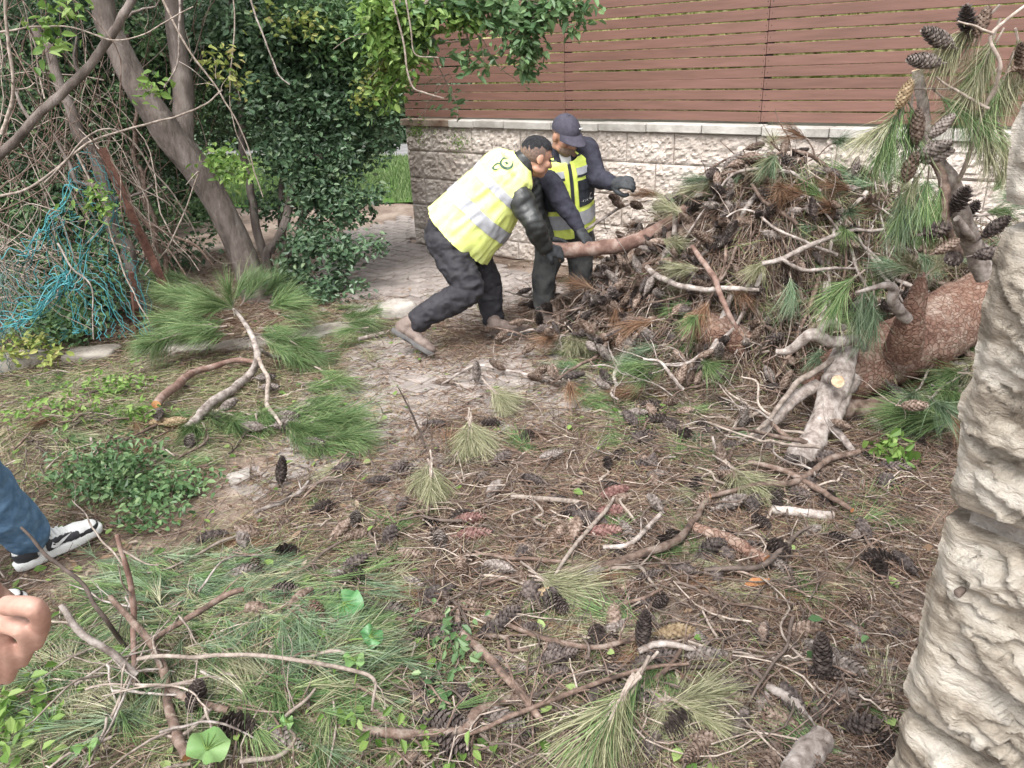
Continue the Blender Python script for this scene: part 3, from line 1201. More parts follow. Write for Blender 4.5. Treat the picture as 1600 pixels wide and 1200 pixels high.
def twig_litter():
    """thin broken twigs too many to count, on the ground and matted through the pile"""
    for nm, lab, n, pile in (('twig_litter', 'small broken twigs strewn thickly over the ground', 8000, False), ('pile_twigs', 'thin twigs matted all over the brush pile', 2600, True)):
        mb = MB()
        k = 0
        while k < n:
            if pile:
                p = W(random.triangular(2.55, 6, 3.3), random.uniform(.1, 1.85), 0)[:2]
                if mound(p[0], p[1]) < .04:
                    continue
            else:
                y = random.uniform(1.05, 5.0)
                p = A(random.uniform(-1, 1) * (y * .76 + .3), y)
                if mound(p[0], p[1]) > .1 or random.random() < .9 * bareness(p[None])[0] or (p[0] < -.4 and random.random() < .55):
                    continue
            k += 1
            L = random.uniform(.06, .30) * (1.5 if pile else 1)
            a = random.uniform(0, 6.283)
            d = A(math.cos(a), math.sin(a), 0)
            bend = A(-d[1], d[0], 0) * random.gauss(0, .18) * L
            q = np.array([A(p[0], p[1], 0) + d * L * t + bend * math.sin(3.1 * t) for t in np.linspace(0, 1, 6)])
            h = random.random() ** 2 * (.14 if pile else .04)
            q[:, 2] = gh(q[:, 0], q[:, 1]) + .004 + h + RNG.normal(0, .006 if not pile else .02, 6)
            r = random.choice((.0014, .0018, .0022, .003, .004)) * (1.3 if pile else 1)
            tube(mb, q, [r, r * .6], 4, random.choice((0, 0, 0, 1, 2, 2)) if not pile else random.choice((0, 0, 1, 2, 2, 2)))
        tag(mb.build(nm, [MATS['twig_dark'], MATS['twig_pale'], MATS['bark_brown']]), lab, kind='stuff')


twig_litter()


def side_twigs(mb, path, r, n, L, mat, seed, up=.35):
    ends = []
    p = np.asarray(path)
    for k in range(n):
        i = random.randrange(len(p) // 4, len(p) - 1)
        t = unit(p[min(i + 1, len(p) - 1)] - p[i - 1])
        s = rdir(1)[0]
        d = unit(t * random.uniform(.3, 1) + s * .8 + A(0, 0, up * random.uniform(-.4, 1)))
        l = L * random.uniform(.4, 1.1)
        q = wiggle(catmull([p[i], p[i] + d * l * .5 + s * l * .08, p[i] + d * l], 9), l * .09, seed + k * 3.1, 9)
        g0 = gh(q[:, 0], q[:, 1])
        q[:, 2] = np.maximum(q[:, 2], g0 + .006)
        q[0] = p[i]
        rr = np.interp(i, np.linspace(0, len(p) - 1, 2), r) * random.uniform(.35, .6)
        tube(mb, q, [rr, rr * .45], 5, mat)
        ends.append((q[-1], unit(q[-1] - q[-3])))
    return ends


NB = [0]


def branch(name, label, cat, path, r, m='bark_grey', ntw=3, tl=.25, tufts=(), ncone=0, ck=('dark', 'brown'), group=None, amp=.018, segs=8,
           cut=None, tsc=1.0, n=26, ends_tuft=True, twmat=None, freq=6):
    """a branch: bark and side twigs in one mesh, its needle tufts and cones as parts"""
    NB[0] += 1
    seed = NB[0] * 5.37
    q = wiggle(catmull(path, n), amp, seed, freq)
    base = np.array(q[0])
    mb = MB()
    mats = [MATS[m], MATS[cut or m], MATS[twmat or m]]
    tube(mb, q - base, r, segs, 0, 1, rough=.16, seed=seed)
    rr = (np.atleast_1d(r)[0], np.atleast_1d(r)[-1])
    # twigs are laid in world space, then moved
    tm = MB()
    ends = side_twigs(tm, q, rr, ntw, tl, 2, seed) if ntw else []
    for k, lst in tm.f.items():
        for f, mi in lst:
            mb.f.setdefault(k, []).append((f + mb.n, mi))
    mb.v += [v - base for v in tm.v]
    mb.t += tm.t
    mb.n += tm.n
    o = mb.build(name, mats)
    o.location = base
    tag(o, label, cat, group)
    sites = ends + [(q[-1], unit(q[-1] - q[-4]))]
    if isinstance(tufts, tuple) and tufts:
        for i, kd in enumerate(tufts):
            loc, d = sites[i % len(sites)] if i < len(sites) else (q[random.randrange(n // 2, n)], unit(q[-1] - q[-5]))
            dd = d + .5 * rdir(1)[0]
            dd[2] = dd[2] * .45 - .08
            t_ = tuft(kd, loc, dd, tsc, o)
            qw = (loc - WC) @ WN
            if name.endswith('pine_branch') and (loc[2] > gh1(loc[0], loc[1]) + .30 or qw < .06):
                bpy.data.objects.remove(t_)
    for i in range(ncone):
        k = random.randrange(n // 4, n)
        t = unit(q[min(k + 1, n - 1)] - q[k - 1])
        s = rdir(1)[0]
        s[2] = abs(s[2]) * .7
        s = unit(s - t * (s @ t) * .5 - t * .3)
        cone(random.choice(ck), q[k] + s * .02, s, 1.0, o)
    return o


def on(px, h=0.0):
    """photograph polyline (x, y[, lift]) to points lying on the ground or pile"""
    return [S(p[0], p[1], h + (p[2] if len(p) > 2 else 0)) for p in px]


# ------------------------------------------------------------------ fallen pine: its thick trunk with stubs and limbs
def bark_trunk(mb, path, r, seed, segs=72, n=110, amp=.055):
    q = catmull(path, n)
    q = wiggle(q, .012, seed, 3)
    rr = lerpr(r, n)
    t, x, y = frames(q)
    a = np.linspace(0, 2 * np.pi, segs, endpoint=False)
    ring = np.cos(a)[None, :, None] * x[:, None] + np.sin(a)[None, :, None] * y[:, None]
    pp = (q[:, None] + ring * rr[:, None, None]).reshape(-1, 3)
    pl = fbm(pp * 11 + seed, 3)
    plates = np.floor(pl * 4) / 4 * .6 + pl * .4
    fine = fbm(pp * 40, 3)
    R = rr[:, None] * (1 + (amp * plates + .018 * fine + .07 * fbm(pp * 3.2 + seed, 2)).reshape(n, segs))
    v = (q[:, None] + ring * R[:, :, None]).reshape(-1, 3)
    i = np.arange(n - 1)[:, None] * segs
    j = np.arange(segs)[None]
    k = (j + 1) % segs
    mb.add(v, np.stack([i + j, i + k, i + segs + k, i + segs + j], -1).reshape(-1, 4), 0, np.clip(.5 + .5 * pl, 0, 1))
    mb.add(v[:segs], [list(range(segs))[::-1]], 0)
    mb.add(v[-segs:], [list(range(segs))], 0)


fallen = empty('fallen_pine_trunk', tuple(P(1330, 575, 3.45) * [1, 1, 0]))
tag(fallen, 'thick red barked trunk of the fallen pine behind the pale stone pillar', 'fallen tree')
mb = MB()
bark_trunk(mb, [P(1268, 620, 3.42), P(1300, 600, 3.42), P(1360, 575, 3.45), P(1450, 527, 3.58), P(1545, 470, 3.78), P(1720, 375, 4.15), P(1900, 280, 4.6)],
           [.10, .138, .158, .163, .163, .166, .163], 2.0)
child(mb, 'trunk', MATS['bark_red'], fallen)
mb = MB()
bark_trunk(mb, [P(1412, 548, 3.30), P(1420, 505, 3.22), P(1433, 462, 3.20), P(1442, 425, 3.22)], [.085, .066, .042, .012], 5.0, 28, 40)
child(mb, 'broken_stub', MATS['bark_red'], fallen)


def limb(name, pts, r, m, seed, n=34, segs=12, amp=.012, cut=None, parent=fallen, rough=.16):
    mb = MB()
    tube(mb, wiggle(catmull(pts, n), amp, seed, 6), r, segs, 0, 1 if cut else 0, rough=rough, seed=seed)
    return child(mb, name, [MATS[m], MATS[cut or m]], parent)


limb('limb', [P(1322, 545, 3.36), P(1305, 585, 3.28), P(1292, 640, 3.16), P(1272, 680, 3.05), S(1248, 728, -.01)], [.06, .065, .062, .058, .07], 'bark_grey', 1.1)
limb('limb', [P(1330, 590, 3.3), P(1318, 625, 3.2), P(1300, 660, 3.1)], [.05, .04, .035], 'bark_grey', 2.3)
limb('limb_stub', [P(1292, 590, 3.25), P(1308, 596, 3.08)], [.026, .028], 'bark_grey', 9.3, 8, cut='cutwood')
limb('limb', [P(1352, 545, 3.32), P(1335, 528, 3.28), P(1300, 532, 3.26), P(1270, 520, 3.26), P(1235, 545, 3.3), P(1215, 548, 3.32)], [.02, .024, .028, .028, .02, .014], 'bark_grey', 3.3)
limb('limb', [P(1275, 530, 3.26), P(1290, 505, 3.28), P(1318, 512, 3.3)], [.024, .02, .016], 'bark_grey', 4.7, 18)
limb('limb', [P(1417, 498, 3.17), P(1400, 474, 3.10), P(1403, 452, 3.08), P(1378, 446, 3.08), P(1336, 455, 3.1)], [.026, .024, .02, .014, .006], 'bark_grey', 5.9)
limb('limb', [P(1278, 600, 3.28), P(1225, 640, 3.2), S(1176, 688, .02)], [.03, .03, .026], 'bark_grey', 6.2, amp=.006)
limb('limb', [P(1300, 560, 3.3), P(1240, 598, 3.22), P(1190, 660, 3.12), S(1150, 690, .04)], [.014, .014, .01, .006], 'twig_pale', 7.4)
limb('limb', [P(1310, 640, 3.3), P(1380, 636, 3.35), P(1440, 625, 3.45)], [.05, .05, .045], 'bark_brown', 8.2)
limb('limb', [P(1290, 660, 3.1), P(1330, 700, 2.95), P(1352, 735, 2.85), S(1345, 755, .02)], [.014, .016, .014, .01], 'bark_grey', 9.7)

# red barked piece of the crown lying under the pile, and the bare log the two men carry
tr = branch('pine_log', 'flaking red barked log half buried low in the brush pile', 'log', [S(1080, 505, .02), S(1125, 520, .05), S(1170, 540, .02)], [.09, .10, .09], 'bark_red', 0, amp=.01, segs=20)

lg = empty('cut_log', tuple(P(900, 388, 4.72)))
tag(lg, 'smooth reddish log with sawn stubs gripped by the two workers', 'log')
def FP(x, y, off):
    """a place on the near face of the pile, off metres in front of it"""
    return P(x, y, min(4.72, S(x, y)[1] - off))


LOGP = [P(852, 389, 4.70), P(900, 389, 4.70), P(950, 385, 4.68), FP(1000, 375, .22), FP(1045, 347, .24), FP(1092, 312, .22)]
limb('bark', LOGP, [.046, .047, .046, .045, .043, .040], 'bark_smooth', 3.3, 50, 18, .008, 'cutwood', lg, .08)
limb('cut_stub', [FP(1084, 322, .22), FP(1084, 322, .26) + (P(1109, 281, 4.5) - P(1084, 322, 4.5)) * .5, FP(1084, 322, .28) + (P(1109, 281, 4.5) - P(1084, 322, 4.5))], [.034, .03, .03], 'bark_grey', 4.1, 14, 12, .004, 'cutwood', lg)
limb('cut_stub', [FP(1045, 372, .22), FP(1045, 372, .30) + (P(1090, 356, 4.4) - P(1045, 372, 4.4)), FP(1045, 372, .36) + (P(1127, 342, 4.35) - P(1045, 372, 4.35))], [.042, .04, .04], 'bark_brown', 4.9, 14, 14, .004, 'cutwood', lg)
limb('cut_stub', [FP(1054, 366, .26), FP(1054, 366, .26) + A(0, 0, .14)], [.016, .015], 'bark_grey', 5.9, 8, 10, .002, 'cutwood', lg)
limb('side_limb', [FP(985, 384, .22), FP(1005, 412, .24), FP(1035, 436, .24), FP(1080, 448, .24), FP(1130, 447, .24), FP(1180, 452, .2)], [.022, .019, .017, .016, .014, .010], 'bark_grey', 6.9, 40, 10, .012, None, lg)
limb('side_limb', [FP(1082, 385, .2), FP(1108, 425, .24), FP(1120, 450, .25), FP(1138, 490, .24), FP(1150, 510, .2)], [.015, .016, .016, .014, .012], 'bark_smooth', 7.9, 30, 9, .01, None, lg)
for k in range(22):
    t = random.random()
    i = 3 + int(t * 2.9)
    base = LOGP[min(i, 5)] + RNG.normal(0, .06, 3) + A(.02, -.03, -.09)
    cone(random.choice(('dark', 'brown', 'brown', 'grey')), base, rdir(1, .6)[0] + A(-.3, -.1, 0), 1.12, lg)

# the pile's branches: brown and full of cones on the left, greener on the right
DRY = ('dry brown pine branch full of cones in the left half of the brush pile', 'dry branches in the brush pile')
GRN = ('green needled pine branch lying in the right half of the pile', 'green branches in the brush pile')
BARE_ = ('bare grey pine limb lying loose across the brush pile', 'bare limbs on the brush pile')
for k in range(135):
    s = random.uniform(2.7, 5.7)
    q = random.uniform(.2, 1.66 if s < 4.3 else 1.15)
    p0 = W(s, q, 0)
    dry = s < 4.15 + random.gauss(0, .28)
    a = random.uniform(0, 2 * math.pi)
    d = unit(WD * -.55 + WN * .25 + A(math.cos(a), math.sin(a), 0) * .8)
    L = random.uniform(.3, .85)
    pts = []
    for i in range(4):
        pp = p0 + d * (L * i / 3) + A(*(RNG.normal(0, .03, 2)), 0)
        z = gh1(pp[0], pp[1])
        pts.append(A(pp[0], pp[1], z + .01 + random.uniform(0, .09) + (.05 if i == 3 else 0) + (.02 if dry else .09)))
    if k % 5 == 4:
        branch('bare_limb', (BARE_[0] if s > 3.9 else BARE_[0].replace('across', 'across the left part of')), 'branch', pts, [random.uniform(.007, .017), .004], random.choice(('bark_grey', 'bark_grey', 'bark_brown')), 3, .28, (), 2, group=BARE_[1], twmat='twig_pale')
    elif dry:
        kinds = tuple(random.choice(('rust', 'rust', 'straw')) for _ in range(random.choice((0, 1, 1))))
        branch('dry_pine_branch', (DRY[0] if q > .6 else DRY[0].replace('in the left half of the brush pile', 'near the wall at the pile left')), 'branch', pts, [random.uniform(.01, .018), .005], random.choice(('bark_brown', 'bark_brown', 'bark_grey')), 5, .26, kinds, random.choice((3, 4, 5)), ('dark', 'brown', 'brown', 'grey'), DRY[1], tsc=1.0)
    else:
        kinds = tuple(random.choice(('green', 'green', 'blue', 'blue', 'straw', 'straw', 'rust') if random.random() < .8 else ('green', 'blue')) for _ in range(random.choice((4, 5, 6))))
        branch('green_pine_branch', (GRN[0] if q > .6 else GRN[0].replace('lying', 'high by the wall')), 'branch', pts, [random.uniform(.008, .016), .005], random.choice(('bark_grey', 'bark_brown')), 4, .22, kinds, random.choice((1, 1, 2)), ('dark', 'brown', 'brown'), GRN[1], tsc=1.15)

# branches of the pile that can be told apart
branch('pale_limb', 'long pale forked limb arching over the green middle of the pile', 'branch', [FP(1190, 412, .14), FP(1240, 400, .18), FP(1300, 370, .2), FP(1380, 358, .2)], [.014, .015, .013, .008], 'bark_grey', 3, .3, amp=.01)
branch('pale_limb', 'short pale limb forking down to the right in the green pile', 'branch', [FP(1222, 405, .17), FP(1255, 424, .17), FP(1295, 420, .17), FP(1335, 420, .17)], [.011, .011, .009, .007], 'bark_grey', 2, .2, amp=.008)
b = branch('broken_limb', 'thin twig with two cones rising toward the gloved hand', 'branch', [P(905, 366, 4.9), P(945, 340, 4.95), P(975, 322, 5.0), P(1020, 312, 5.05)], [.011, .010, .008, .004], 'bark_grey', 2, .14, amp=.004)
for x, y in ((975, 322), (1003, 324), (968, 312)):
    cone('brown', P(x, y, 4.98), A(-.4, -.3, .2), 1.1, b)

up = empty('upright_branch', tuple(P(1500, 380, 3.2)))
tag(up, 'upright broken pine branch with hanging needles and cones beside the pillar', 'branch')
UD = 3.0
limb('stem', [P(1540, 430, UD + .1), P(1512, 360, UD + .05), P(1490, 290, UD), P(1470, 250, UD)], [.04, .038, .034, .02], 'bark_grey', 2.2, 30, 12, .008, None, up)
limb('cut_twig', [P(1449, 245, UD - .05), P(1445, 190, UD - .04), P(1440, 150, UD - .03), P(1433, 108, UD - .02)], [.017, .02, .02, .019], 'bark_grey', 3.1, 24, 12, .004, 'cutwood', up, .06)
limb('side_limb', [P(1498, 400, UD), P(1478, 350, UD - .1), P(1480, 300, UD - .1), P(1470, 262, UD - .05), P(1449, 245, UD - .05)], [.02, .022, .02, .016, .014], 'bark_brown', 4.1, 26, 9, .01, None, up)
limb('side_limb', [P(1560, 400, UD + .3), P(1520, 372, UD), P(1495, 340, UD - .05)], [.012, .016, .014], 'bark_grey', 4.6, 20, 9, .01, None, up)
limb('side_limb', [P(1490, 300, UD), P(1520, 230, UD - .1), P(1548, 160, UD - .15), P(1562, 100, UD - .2), P(1550, 50, UD - .2), P(1610, 0, UD - .2)], [.009, .008, .008, .007, .006, .005], 'twig_pale', 5.1, 40, 8, .010, None, up)
limb('side_limb', [P(1545, 170, UD - .15), P(1500, 145, UD - .15), P(1465, 120, UD - .15)], [.006, .005, .003], 'twig_pale', 6.1, 16, 7, .01, None, up)
limb('side_limb', [P(1552, 52, UD - .2), P(1520, 40, UD - .2), P(1490, 30, UD - .2)], [.005, .004, .003], 'twig_pale', 7.1, 16, 6, .01, None, up)
limb('side_limb', [P(1449, 240, UD - .05), P(1425, 170, UD - .1), P(1412, 145, UD - .1), P(1470, 140, UD - .1), P(1600, 146, UD)], [.005, .005, .004, .004, .003], 'twig_pale', 8.1, 24, 6, .006, None, up)


def hang(px, py, d, dirn, kind, sc, par):
    """needles hanging from a twig; dirn in the picture plane: right, up, away"""
    v = M[:, 0] * dirn[0] + A(0, 0, 1) * dirn[1] + A(0, 1, 0) * dirn[2]
    sc = sc * (.72 if py > 260 and py < 400 else .84)
    v = v + rdir(1)[0] * .12
    tuft(kind, P(px, py, d), v, sc, par)


for px, py, dr, kind, sc in ((1545, 25, (-.5, -.8, .1), 'straw', 1.7), (1530, 30, (-.7, -.6, .0), 'straw', 1.6), (1560, 60, (-.2, -1, .1), 'green', 1.6), (1555, 50, (-.35, -.9, -.1), 'straw', 1.7),
                             (1580, 95, (.0, -1, 0), 'straw', 1.5), (1570, 120, (-.3, -.9, 0), 'green', 1.5), (1545, 120, (-.5, -.8, .1), 'straw', 1.5), (1540, 170, (.1, -1, .1), 'straw', 1.4),
                             (1560, 190, (.3, -.9, 0), 'straw', 1.5), (1530, 190, (.3, -.8, 0), 'straw', 1.3), (1415, 150, (-.25, -1, 0), 'green', 1.6), (1425, 165, (.05, -1, .1), 'green', 1.5), (1400, 185, (-.6, -.5, 0), 'straw', 1.3),
                             (1398, 180, (-.2, -1, -.1), 'green', 1.5), (1470, 150, (.5, -.3, 0), 'green', 1.3), (1500, 165, (.6, -.5, 0), 'green', 1.2), (1440, 268, (-.3, -.9, 0), 'straw', 1.2), (1450, 275, (.1, -1, 0), 'green', 1.5),
                             (1425, 290, (-.1, -1, .1), 'green', 1.5), (1470, 290, (.2, -1, 0), 'green', 1.4), (1405, 300, (.3, -1, 0), 'blue', 1.4), (1440, 300, (-.3, -.9, -.1), 'blue', 1.5),
                             (1590, 60, (.3, -.8, 0), 'straw', 1.5), (1600, 120, (-.5, -.8, .1), 'straw', 1.5), (1460, 310, (.1, -1, .1), 'green', 1.3), (1550, 300, (.3, .2, .3), 'green', 1.2), (1540, 330, (.6, .1, .2), 'green', 1.1),
                             (1448, 430, (.5, .4, 0), 'straw', 1.2), (1440, 430, (-.4, .4, -.1), 'straw', 1.1), (1330, 440, (-.5, -.5, -.3), 'green', 1.6), (1350, 450, (-.1, -1, -.2), 'blue', 1.6), (1365, 455, (.1, -1, -.2), 'blue', 1.5), (1340, 430, (-.7, -.5, -.2), 'green', 1.5)):
    hang(px, py, UD - .1 if py < 400 else 3.2, dr, kind, sc, up if py < 400 else fallen)
for px, py, dr, kind in ((1488, 72, (-.8, .35, -.1), 'grey'), (1470, 98, (-1, .1, -.1), 'grey'), (1512, 50, (-.3, .7, -.2), 'dark'), (1525, 58, (.2, .8, 0), 'brown'), (1598, 115, (-.3, .6, -.2), 'brown'), (1580, 110, (.5, .3, -.2), 'brown'),
                         (1402, 170, (.25, .8, -.1), 'tan'), (1432, 225, (-.2, .9, -.2), 'brown'), (1452, 215, (.6, .7, -.1), 'grey'), (1430, 245, (.7, .4, -.3), 'grey'), (1440, 253, (.9, .45, -.3), 'grey'), (1412, 285, (.1, .8, -.2), 'brown'),
                         (1490, 330, (.1, .7, -.3), 'dark'), (1535, 370, (.4, .5, -.2), 'dark'), (1500, 405, (-.5, .1, -.3), 'dark'), (1520, 400, (.6, .2, -.3), 'dark'), (1442, 365, (.9, .3, -.1), 'dark'), (1460, 395, (.5, .3, 0), 'brown')):
    v = M[:, 0] * dr[0] + A(0, 0, 1) * dr[1] + A(0, 1, 0) * dr[2]
    cone(kind, P(px, py, UD - .14), v, 1.08, up)

# ------------------------------------------------------------------ left: the fresh green branch lying by the tree
lb = empty('fresh_pine_branch', tuple(S(390, 588, 0)))
tag(lb, 'fresh green pine branch with grey cones lying at the foot of the leaning tree', 'branch')
limb('stem', on([(292, 668), (320, 640), (362, 608), (390, 588)], .05) + [S(404, 560, .16), S(400, 536, .22), S(376, 496, .34), S(364, 482, .40)], [.02, .026, .026, .024, .02, .018, .012, .006], 'bark_grey', 1.4, 44, 10, .012, None, lb)
limb('side_limb', on([(244, 632), (270, 607), (304, 582), (340, 572), (376, 564), (402, 566)], .07), [.024, .026, .02, .018, .016, .014], 'bark_smooth', 2.4, 30, 10, .01, 'rawwood', lb)
limb('side_limb', [S(404, 560, .16)] + on([(420, 592), (421, 630), (440, 660)], .1), [.012, .013, .012, .008], 'twig_pale', 3.4, 24, 8, .01, None, lb)
limb('side_limb', [S(400, 545, .2)] + on([(440, 560), (490, 555), (520, 548)], .06), [.012, .013, .012, .008], 'bark_grey', 4.4, 24, 8, .01, None, lb)
for px, py, h, dx, dy, dz, n in ((350, 478, .34, -.9, -.1, .35, 4), (320, 470, .36, -1, .1, .3, 4), (300, 452, .36, -1, .2, .15, 4), (330, 500, .28, -1, -.1, .1, 4), (345, 515, .2, -.9, -.4, .0, 3), (300, 500, .24, -1, 0, 0, 3), (380, 475, .36, .1, .2, .5, 3),
                                (410, 470, .30, .5, .3, .2, 4), (425, 485, .28, .8, -.1, .1, 3), (415, 515, .22, .6, -.3, -.2, 3), (440, 530, .16, .6, -.4, -.1, 3), (455, 545, .12, .5, -.7, -.1, 3), (270, 520, .22, -.8, -.4, -.2, 3),
                                (440, 640, .05, .8, -.4, 0, 4), (470, 640, .05, .9, -.3, 0, 4), (500, 650, .06, .9, -.3, .05, 4), (480, 680, .05, .7, -.5, 0, 4), (520, 680, .05, .9, -.3, 0, 4), (450, 670, .06, .5, -.7, 0, 3), (470, 615, .05, 1, .2, 0, 3),
                                (340, 650, .05, .4, -.6, 0, 3), (370, 650, .05, .8, -.4, 0, 3), (310, 665, .04, .3, -.8, 0, 2), (400, 650, .06, .3, -.6, 0, 2), (500, 580, .06, .6, -.5, 0, 2), (540, 500, .1, .6, -.3, 0, 2)):
    for _ in range(n + 1):
        p = S(px + random.gauss(0, 11), py + random.gauss(0, 6), h)
        tuft('green', p, A(dx, dy, dz) + rdir(1)[0] * .28, 1.22, lb)
for px, py, dx, dy in ((400, 590, 1, -.1), (408, 605, 1, -.15), (430, 650, .9, -.2), (428, 665, 1, 0), (412, 668, -1, .2), (335, 645, .4, -.8), (300, 680, .2, -.9), (250, 640, .3, -1), (345, 640, .3, .6), (470, 690, .8, -.3)):
    cone('grey', S(px, py, .06), A(dx, dy, .05), 1.1, lb)
cone('tan', S(255, 662, .05), A(1, .3, 0), 1.15, lb)
cone('tan', S(232, 662, .05), A(1, .5, 0), 1.0, lb)

# ------------------------------------------------------------------ single branches and twigs in the foreground
R1 = 'bark_brown'
branch('curved_branch', 'long brown curved branch bowing through the middle of the litter', 'branch', on([(868, 893), (910, 890), (970, 876), (1030, 858), (1075, 822), (1110, 760), (1145, 695)], .04), [.012, .017, .017, .016, .014, .012, .007], R1, 2, .2, amp=.012)
branch('pale_stick', 'pale thin stick leaning across the red cones', 'stick', on([(866, 902), (900, 850), (945, 800), (962, 778)], .05), [.006, .008, .008, .006], 'twig_pale', 2, .15, amp=.006)
branch('pale_stick', 'white barked stick lying level in mid litter', 'stick', on([(798, 775), (850, 780), (905, 785)], .03), [.010, .012, .010], 'twig_pale', 1, .12, amp=.004)
branch('pale_stick', 'grey stick with a bleached broken end near the red cones', 'stick', on([(942, 855), (985, 848), (1032, 802)], .035), [.008, .010, .008], 'bark_grey', 1, .1, amp=.004)
branch('dark_branch', 'dark bent branch hooking up at its right end near the bottom edge', 'branch', on([(560, 1135), (600, 1142), (660, 1145), (725, 1142), (750, 1110), (790, 1090), (843, 1082)], .035), [.010, .014, .015, .016, .015, .014, .008], R1, 3, .2, amp=.01)
branch('dark_branch', 'dark branch slanting from the litter down to the hooked one', 'branch', on([(716, 945), (722, 990), (760, 1030), (815, 1085), (850, 1125)], .04), [.007, .012, .013, .012, .009], R1, 3, .2, amp=.008)
branch('dark_branch', 'thin dark branch running right along the lower litter', 'branch', on([(760, 960), (830, 990), (920, 1010), (990, 1000)], .035), [.007, .009, .009, .007], R1, 3, .2, amp=.01)
branch('arched_stick', 'short grey arched stick beside an upright dark cone', 'stick', on([(998, 1018), (1030, 1005), (1085, 1012)], .045), [.010, .012, .008], 'bark_grey', 0, .1, amp=.006)
branch('long_twig', 'long thin brown twig crossing the bottom of the litter', 'twig', on([(700, 1160), (800, 1115), (900, 1075), (1000, 1045), (1076, 1038)], .05), [.006, .007, .007, .006, .004], 'bark_brown', 3, .2, amp=.008)
branch('long_twig', 'long thin pale twig crossing the lower right litter', 'twig', on([(1070, 1000), (1150, 1020), (1230, 1030), (1290, 1026)], .03), [.005, .006, .006, .003], 'twig_pale', 2, .15, amp=.01)
branch('crossed_branch', 'brown branch rising to the orange broken end by the pale limb', 'branch', on([(1110, 775), (1180, 760), (1240, 755), (1300, 718), (1340, 705)], .05), [.010, .012, .014, .014, .012], R1, 1, .2, amp=.008, cut='rawwood')
branch('crossed_branch', 'brown branch crossing under the pale limb at its foot', 'branch', on([(1168, 722), (1220, 735), (1270, 760), (1330, 800)], .05), [.011, .013, .013, .010], R1, 1, .2, amp=.008, cut='rawwood')
branch('crooked_branch', 'thin crooked dark branch looping below the crossed brown branches', 'branch', on([(1100, 890), (1180, 888), (1215, 870), (1245, 835), (1270, 822)], .04), [.008, .010, .010, .007, .004], 'twig_dark', 3, .18, amp=.014)
branch('short_log', 'short pale sawn log end lying at the bottom right of the litter', 'log', on([(1235, 1215), (1262, 1180), (1285, 1150)], .03), [.036, .036, .034], 'bark_grey', 0, amp=.003, segs=16)
branch('short_log', 'stubby brown log piece ending in split orange wood', 'log', on([(1085, 825), (1130, 840), (1200, 875)], .03), [.022, .026, .022], 'bark_red', 0, amp=.006, segs=14, cut='rawwood')
branch('white_stick', 'white peeled stick end pointing right under the crossed branches', 'stick', on([(1205, 795), (1250, 800), (1298, 806)], .03), [.018, .02, .018], 'bark_grey', 0, amp=.006, segs=10)
branch('grey_root', 'grey weathered branch fork lying by the lower right needles', 'branch', on([(1200, 1072), (1240, 1100), (1265, 1130)], .03), [.012, .016, .010], 'bark_grey', 2, .12, amp=.008)
branch('standing_twig', 'thin dark twig standing up out of the bare path', 'twig', [S(664, 700, .02), P(655, 675, S(664, 700)[1]), P(640, 645, S(664, 700)[1]), P(620, 608, S(664, 700)[1] - .02)], [.006, .006, .005, .003], 'twig_dark', 2, .12, amp=.012)
branch('cone_twig', 'grey twig with dark cones lying on the bare path', 'branch', on([(398, 800), (440, 785), (470, 768), (482, 752)], .03), [.008, .010, .009, .006], 'bark_grey', 2, .16, amp=.006)
branch('thin_branch', 'thin bare branch with small cones lying across the path before the boots', 'branch', on([(690, 600), (740, 575), (790, 578), (850, 590), (900, 588)], .04), [.006, .009, .009, .009, .006], 'bark_grey', 4, .2, (), 3, ('brown',), amp=.012)
branch('fallen_sapling', 'grey twig lying along the kerb by the stone', 'twig', on([(470, 520), (540, 515), (590, 525)], .04), [.006, .006, .004], 'twig_pale', 4, .2, ('green', 'green'), amp=.01)
branch('pale_stick', 'short pale stick lying beside the kerb near the boot heel', 'stick', on([(560, 530), (600, 520)], .03), [.014, .014], 'bark_grey', 0, amp=.003, n=10)

# dead twigs stuck in the heap at the lower left
branch('heap_branch', 'pinkish upright stick standing in the green heap near the shoe', 'stick', [S(212, 1075, .05), P(208, 1000, 1.82), P(205, 930, 1.86), P(180, 838, 1.9)], [.007, .009, .009, .007], 'bark_smooth', 2, .2, amp=.004, twmat='twig_pale')
branch('heap_branch', 'brown stick curving down through the middle of the heap', 'stick', [P(172, 932, 1.88), P(225, 980, 1.82)] + on([(248, 1030), (258, 1085), (285, 1150), (300, 1180)], .06), [.008, .011, .012, .013, .014, .013], 'bark_brown', 4, .25, amp=.01, cut='rawwood', twmat='twig_pale')
branch('heap_branch', 'long level twig reaching right out of the heap', 'twig', on([(215, 1030), (320, 1022), (430, 1022), (520, 1038), (578, 1058), (578, 1110)], .10), [.006, .0065, .006, .006, .005, .003], 'twig_pale', 1, .2, amp=.008)
branch('heap_branch', 'dark twig leaning over the black and white shoe', 'twig', [P(33, 824, 1.95), P(80, 870, 1.9), P(125, 910, 1.85), P(160, 960, 1.8), S(200, 1010, .05)], [.004, .006, .006, .007, .007], 'twig_dark', 2, .18, amp=.012)
branch('heap_branch', 'grey arched stick on the left flank of the heap', 'stick', [P(95, 945, 1.75), P(130, 990, 1.72), P(180, 1020, 1.7), S(215, 1050, .08)], [.009, .011, .010, .008], 'bark_grey', 2, .22, amp=.008)
branch('heap_branch', 'brown stick with orange torn ends across the heap', 'stick', on([(240, 1000), (300, 960), (340, 935), (378, 920)], .10), [.008, .010, .010, .009], 'bark_brown', 1, .15, amp=.006, cut='rawwood')
branch('heap_branch', 'brown stick lying low in front of the heap', 'stick', on([(262, 1078), (310, 1100), (358, 1110)], .05), [.012, .013, .010], 'bark_brown', 1, .15, amp=.006)
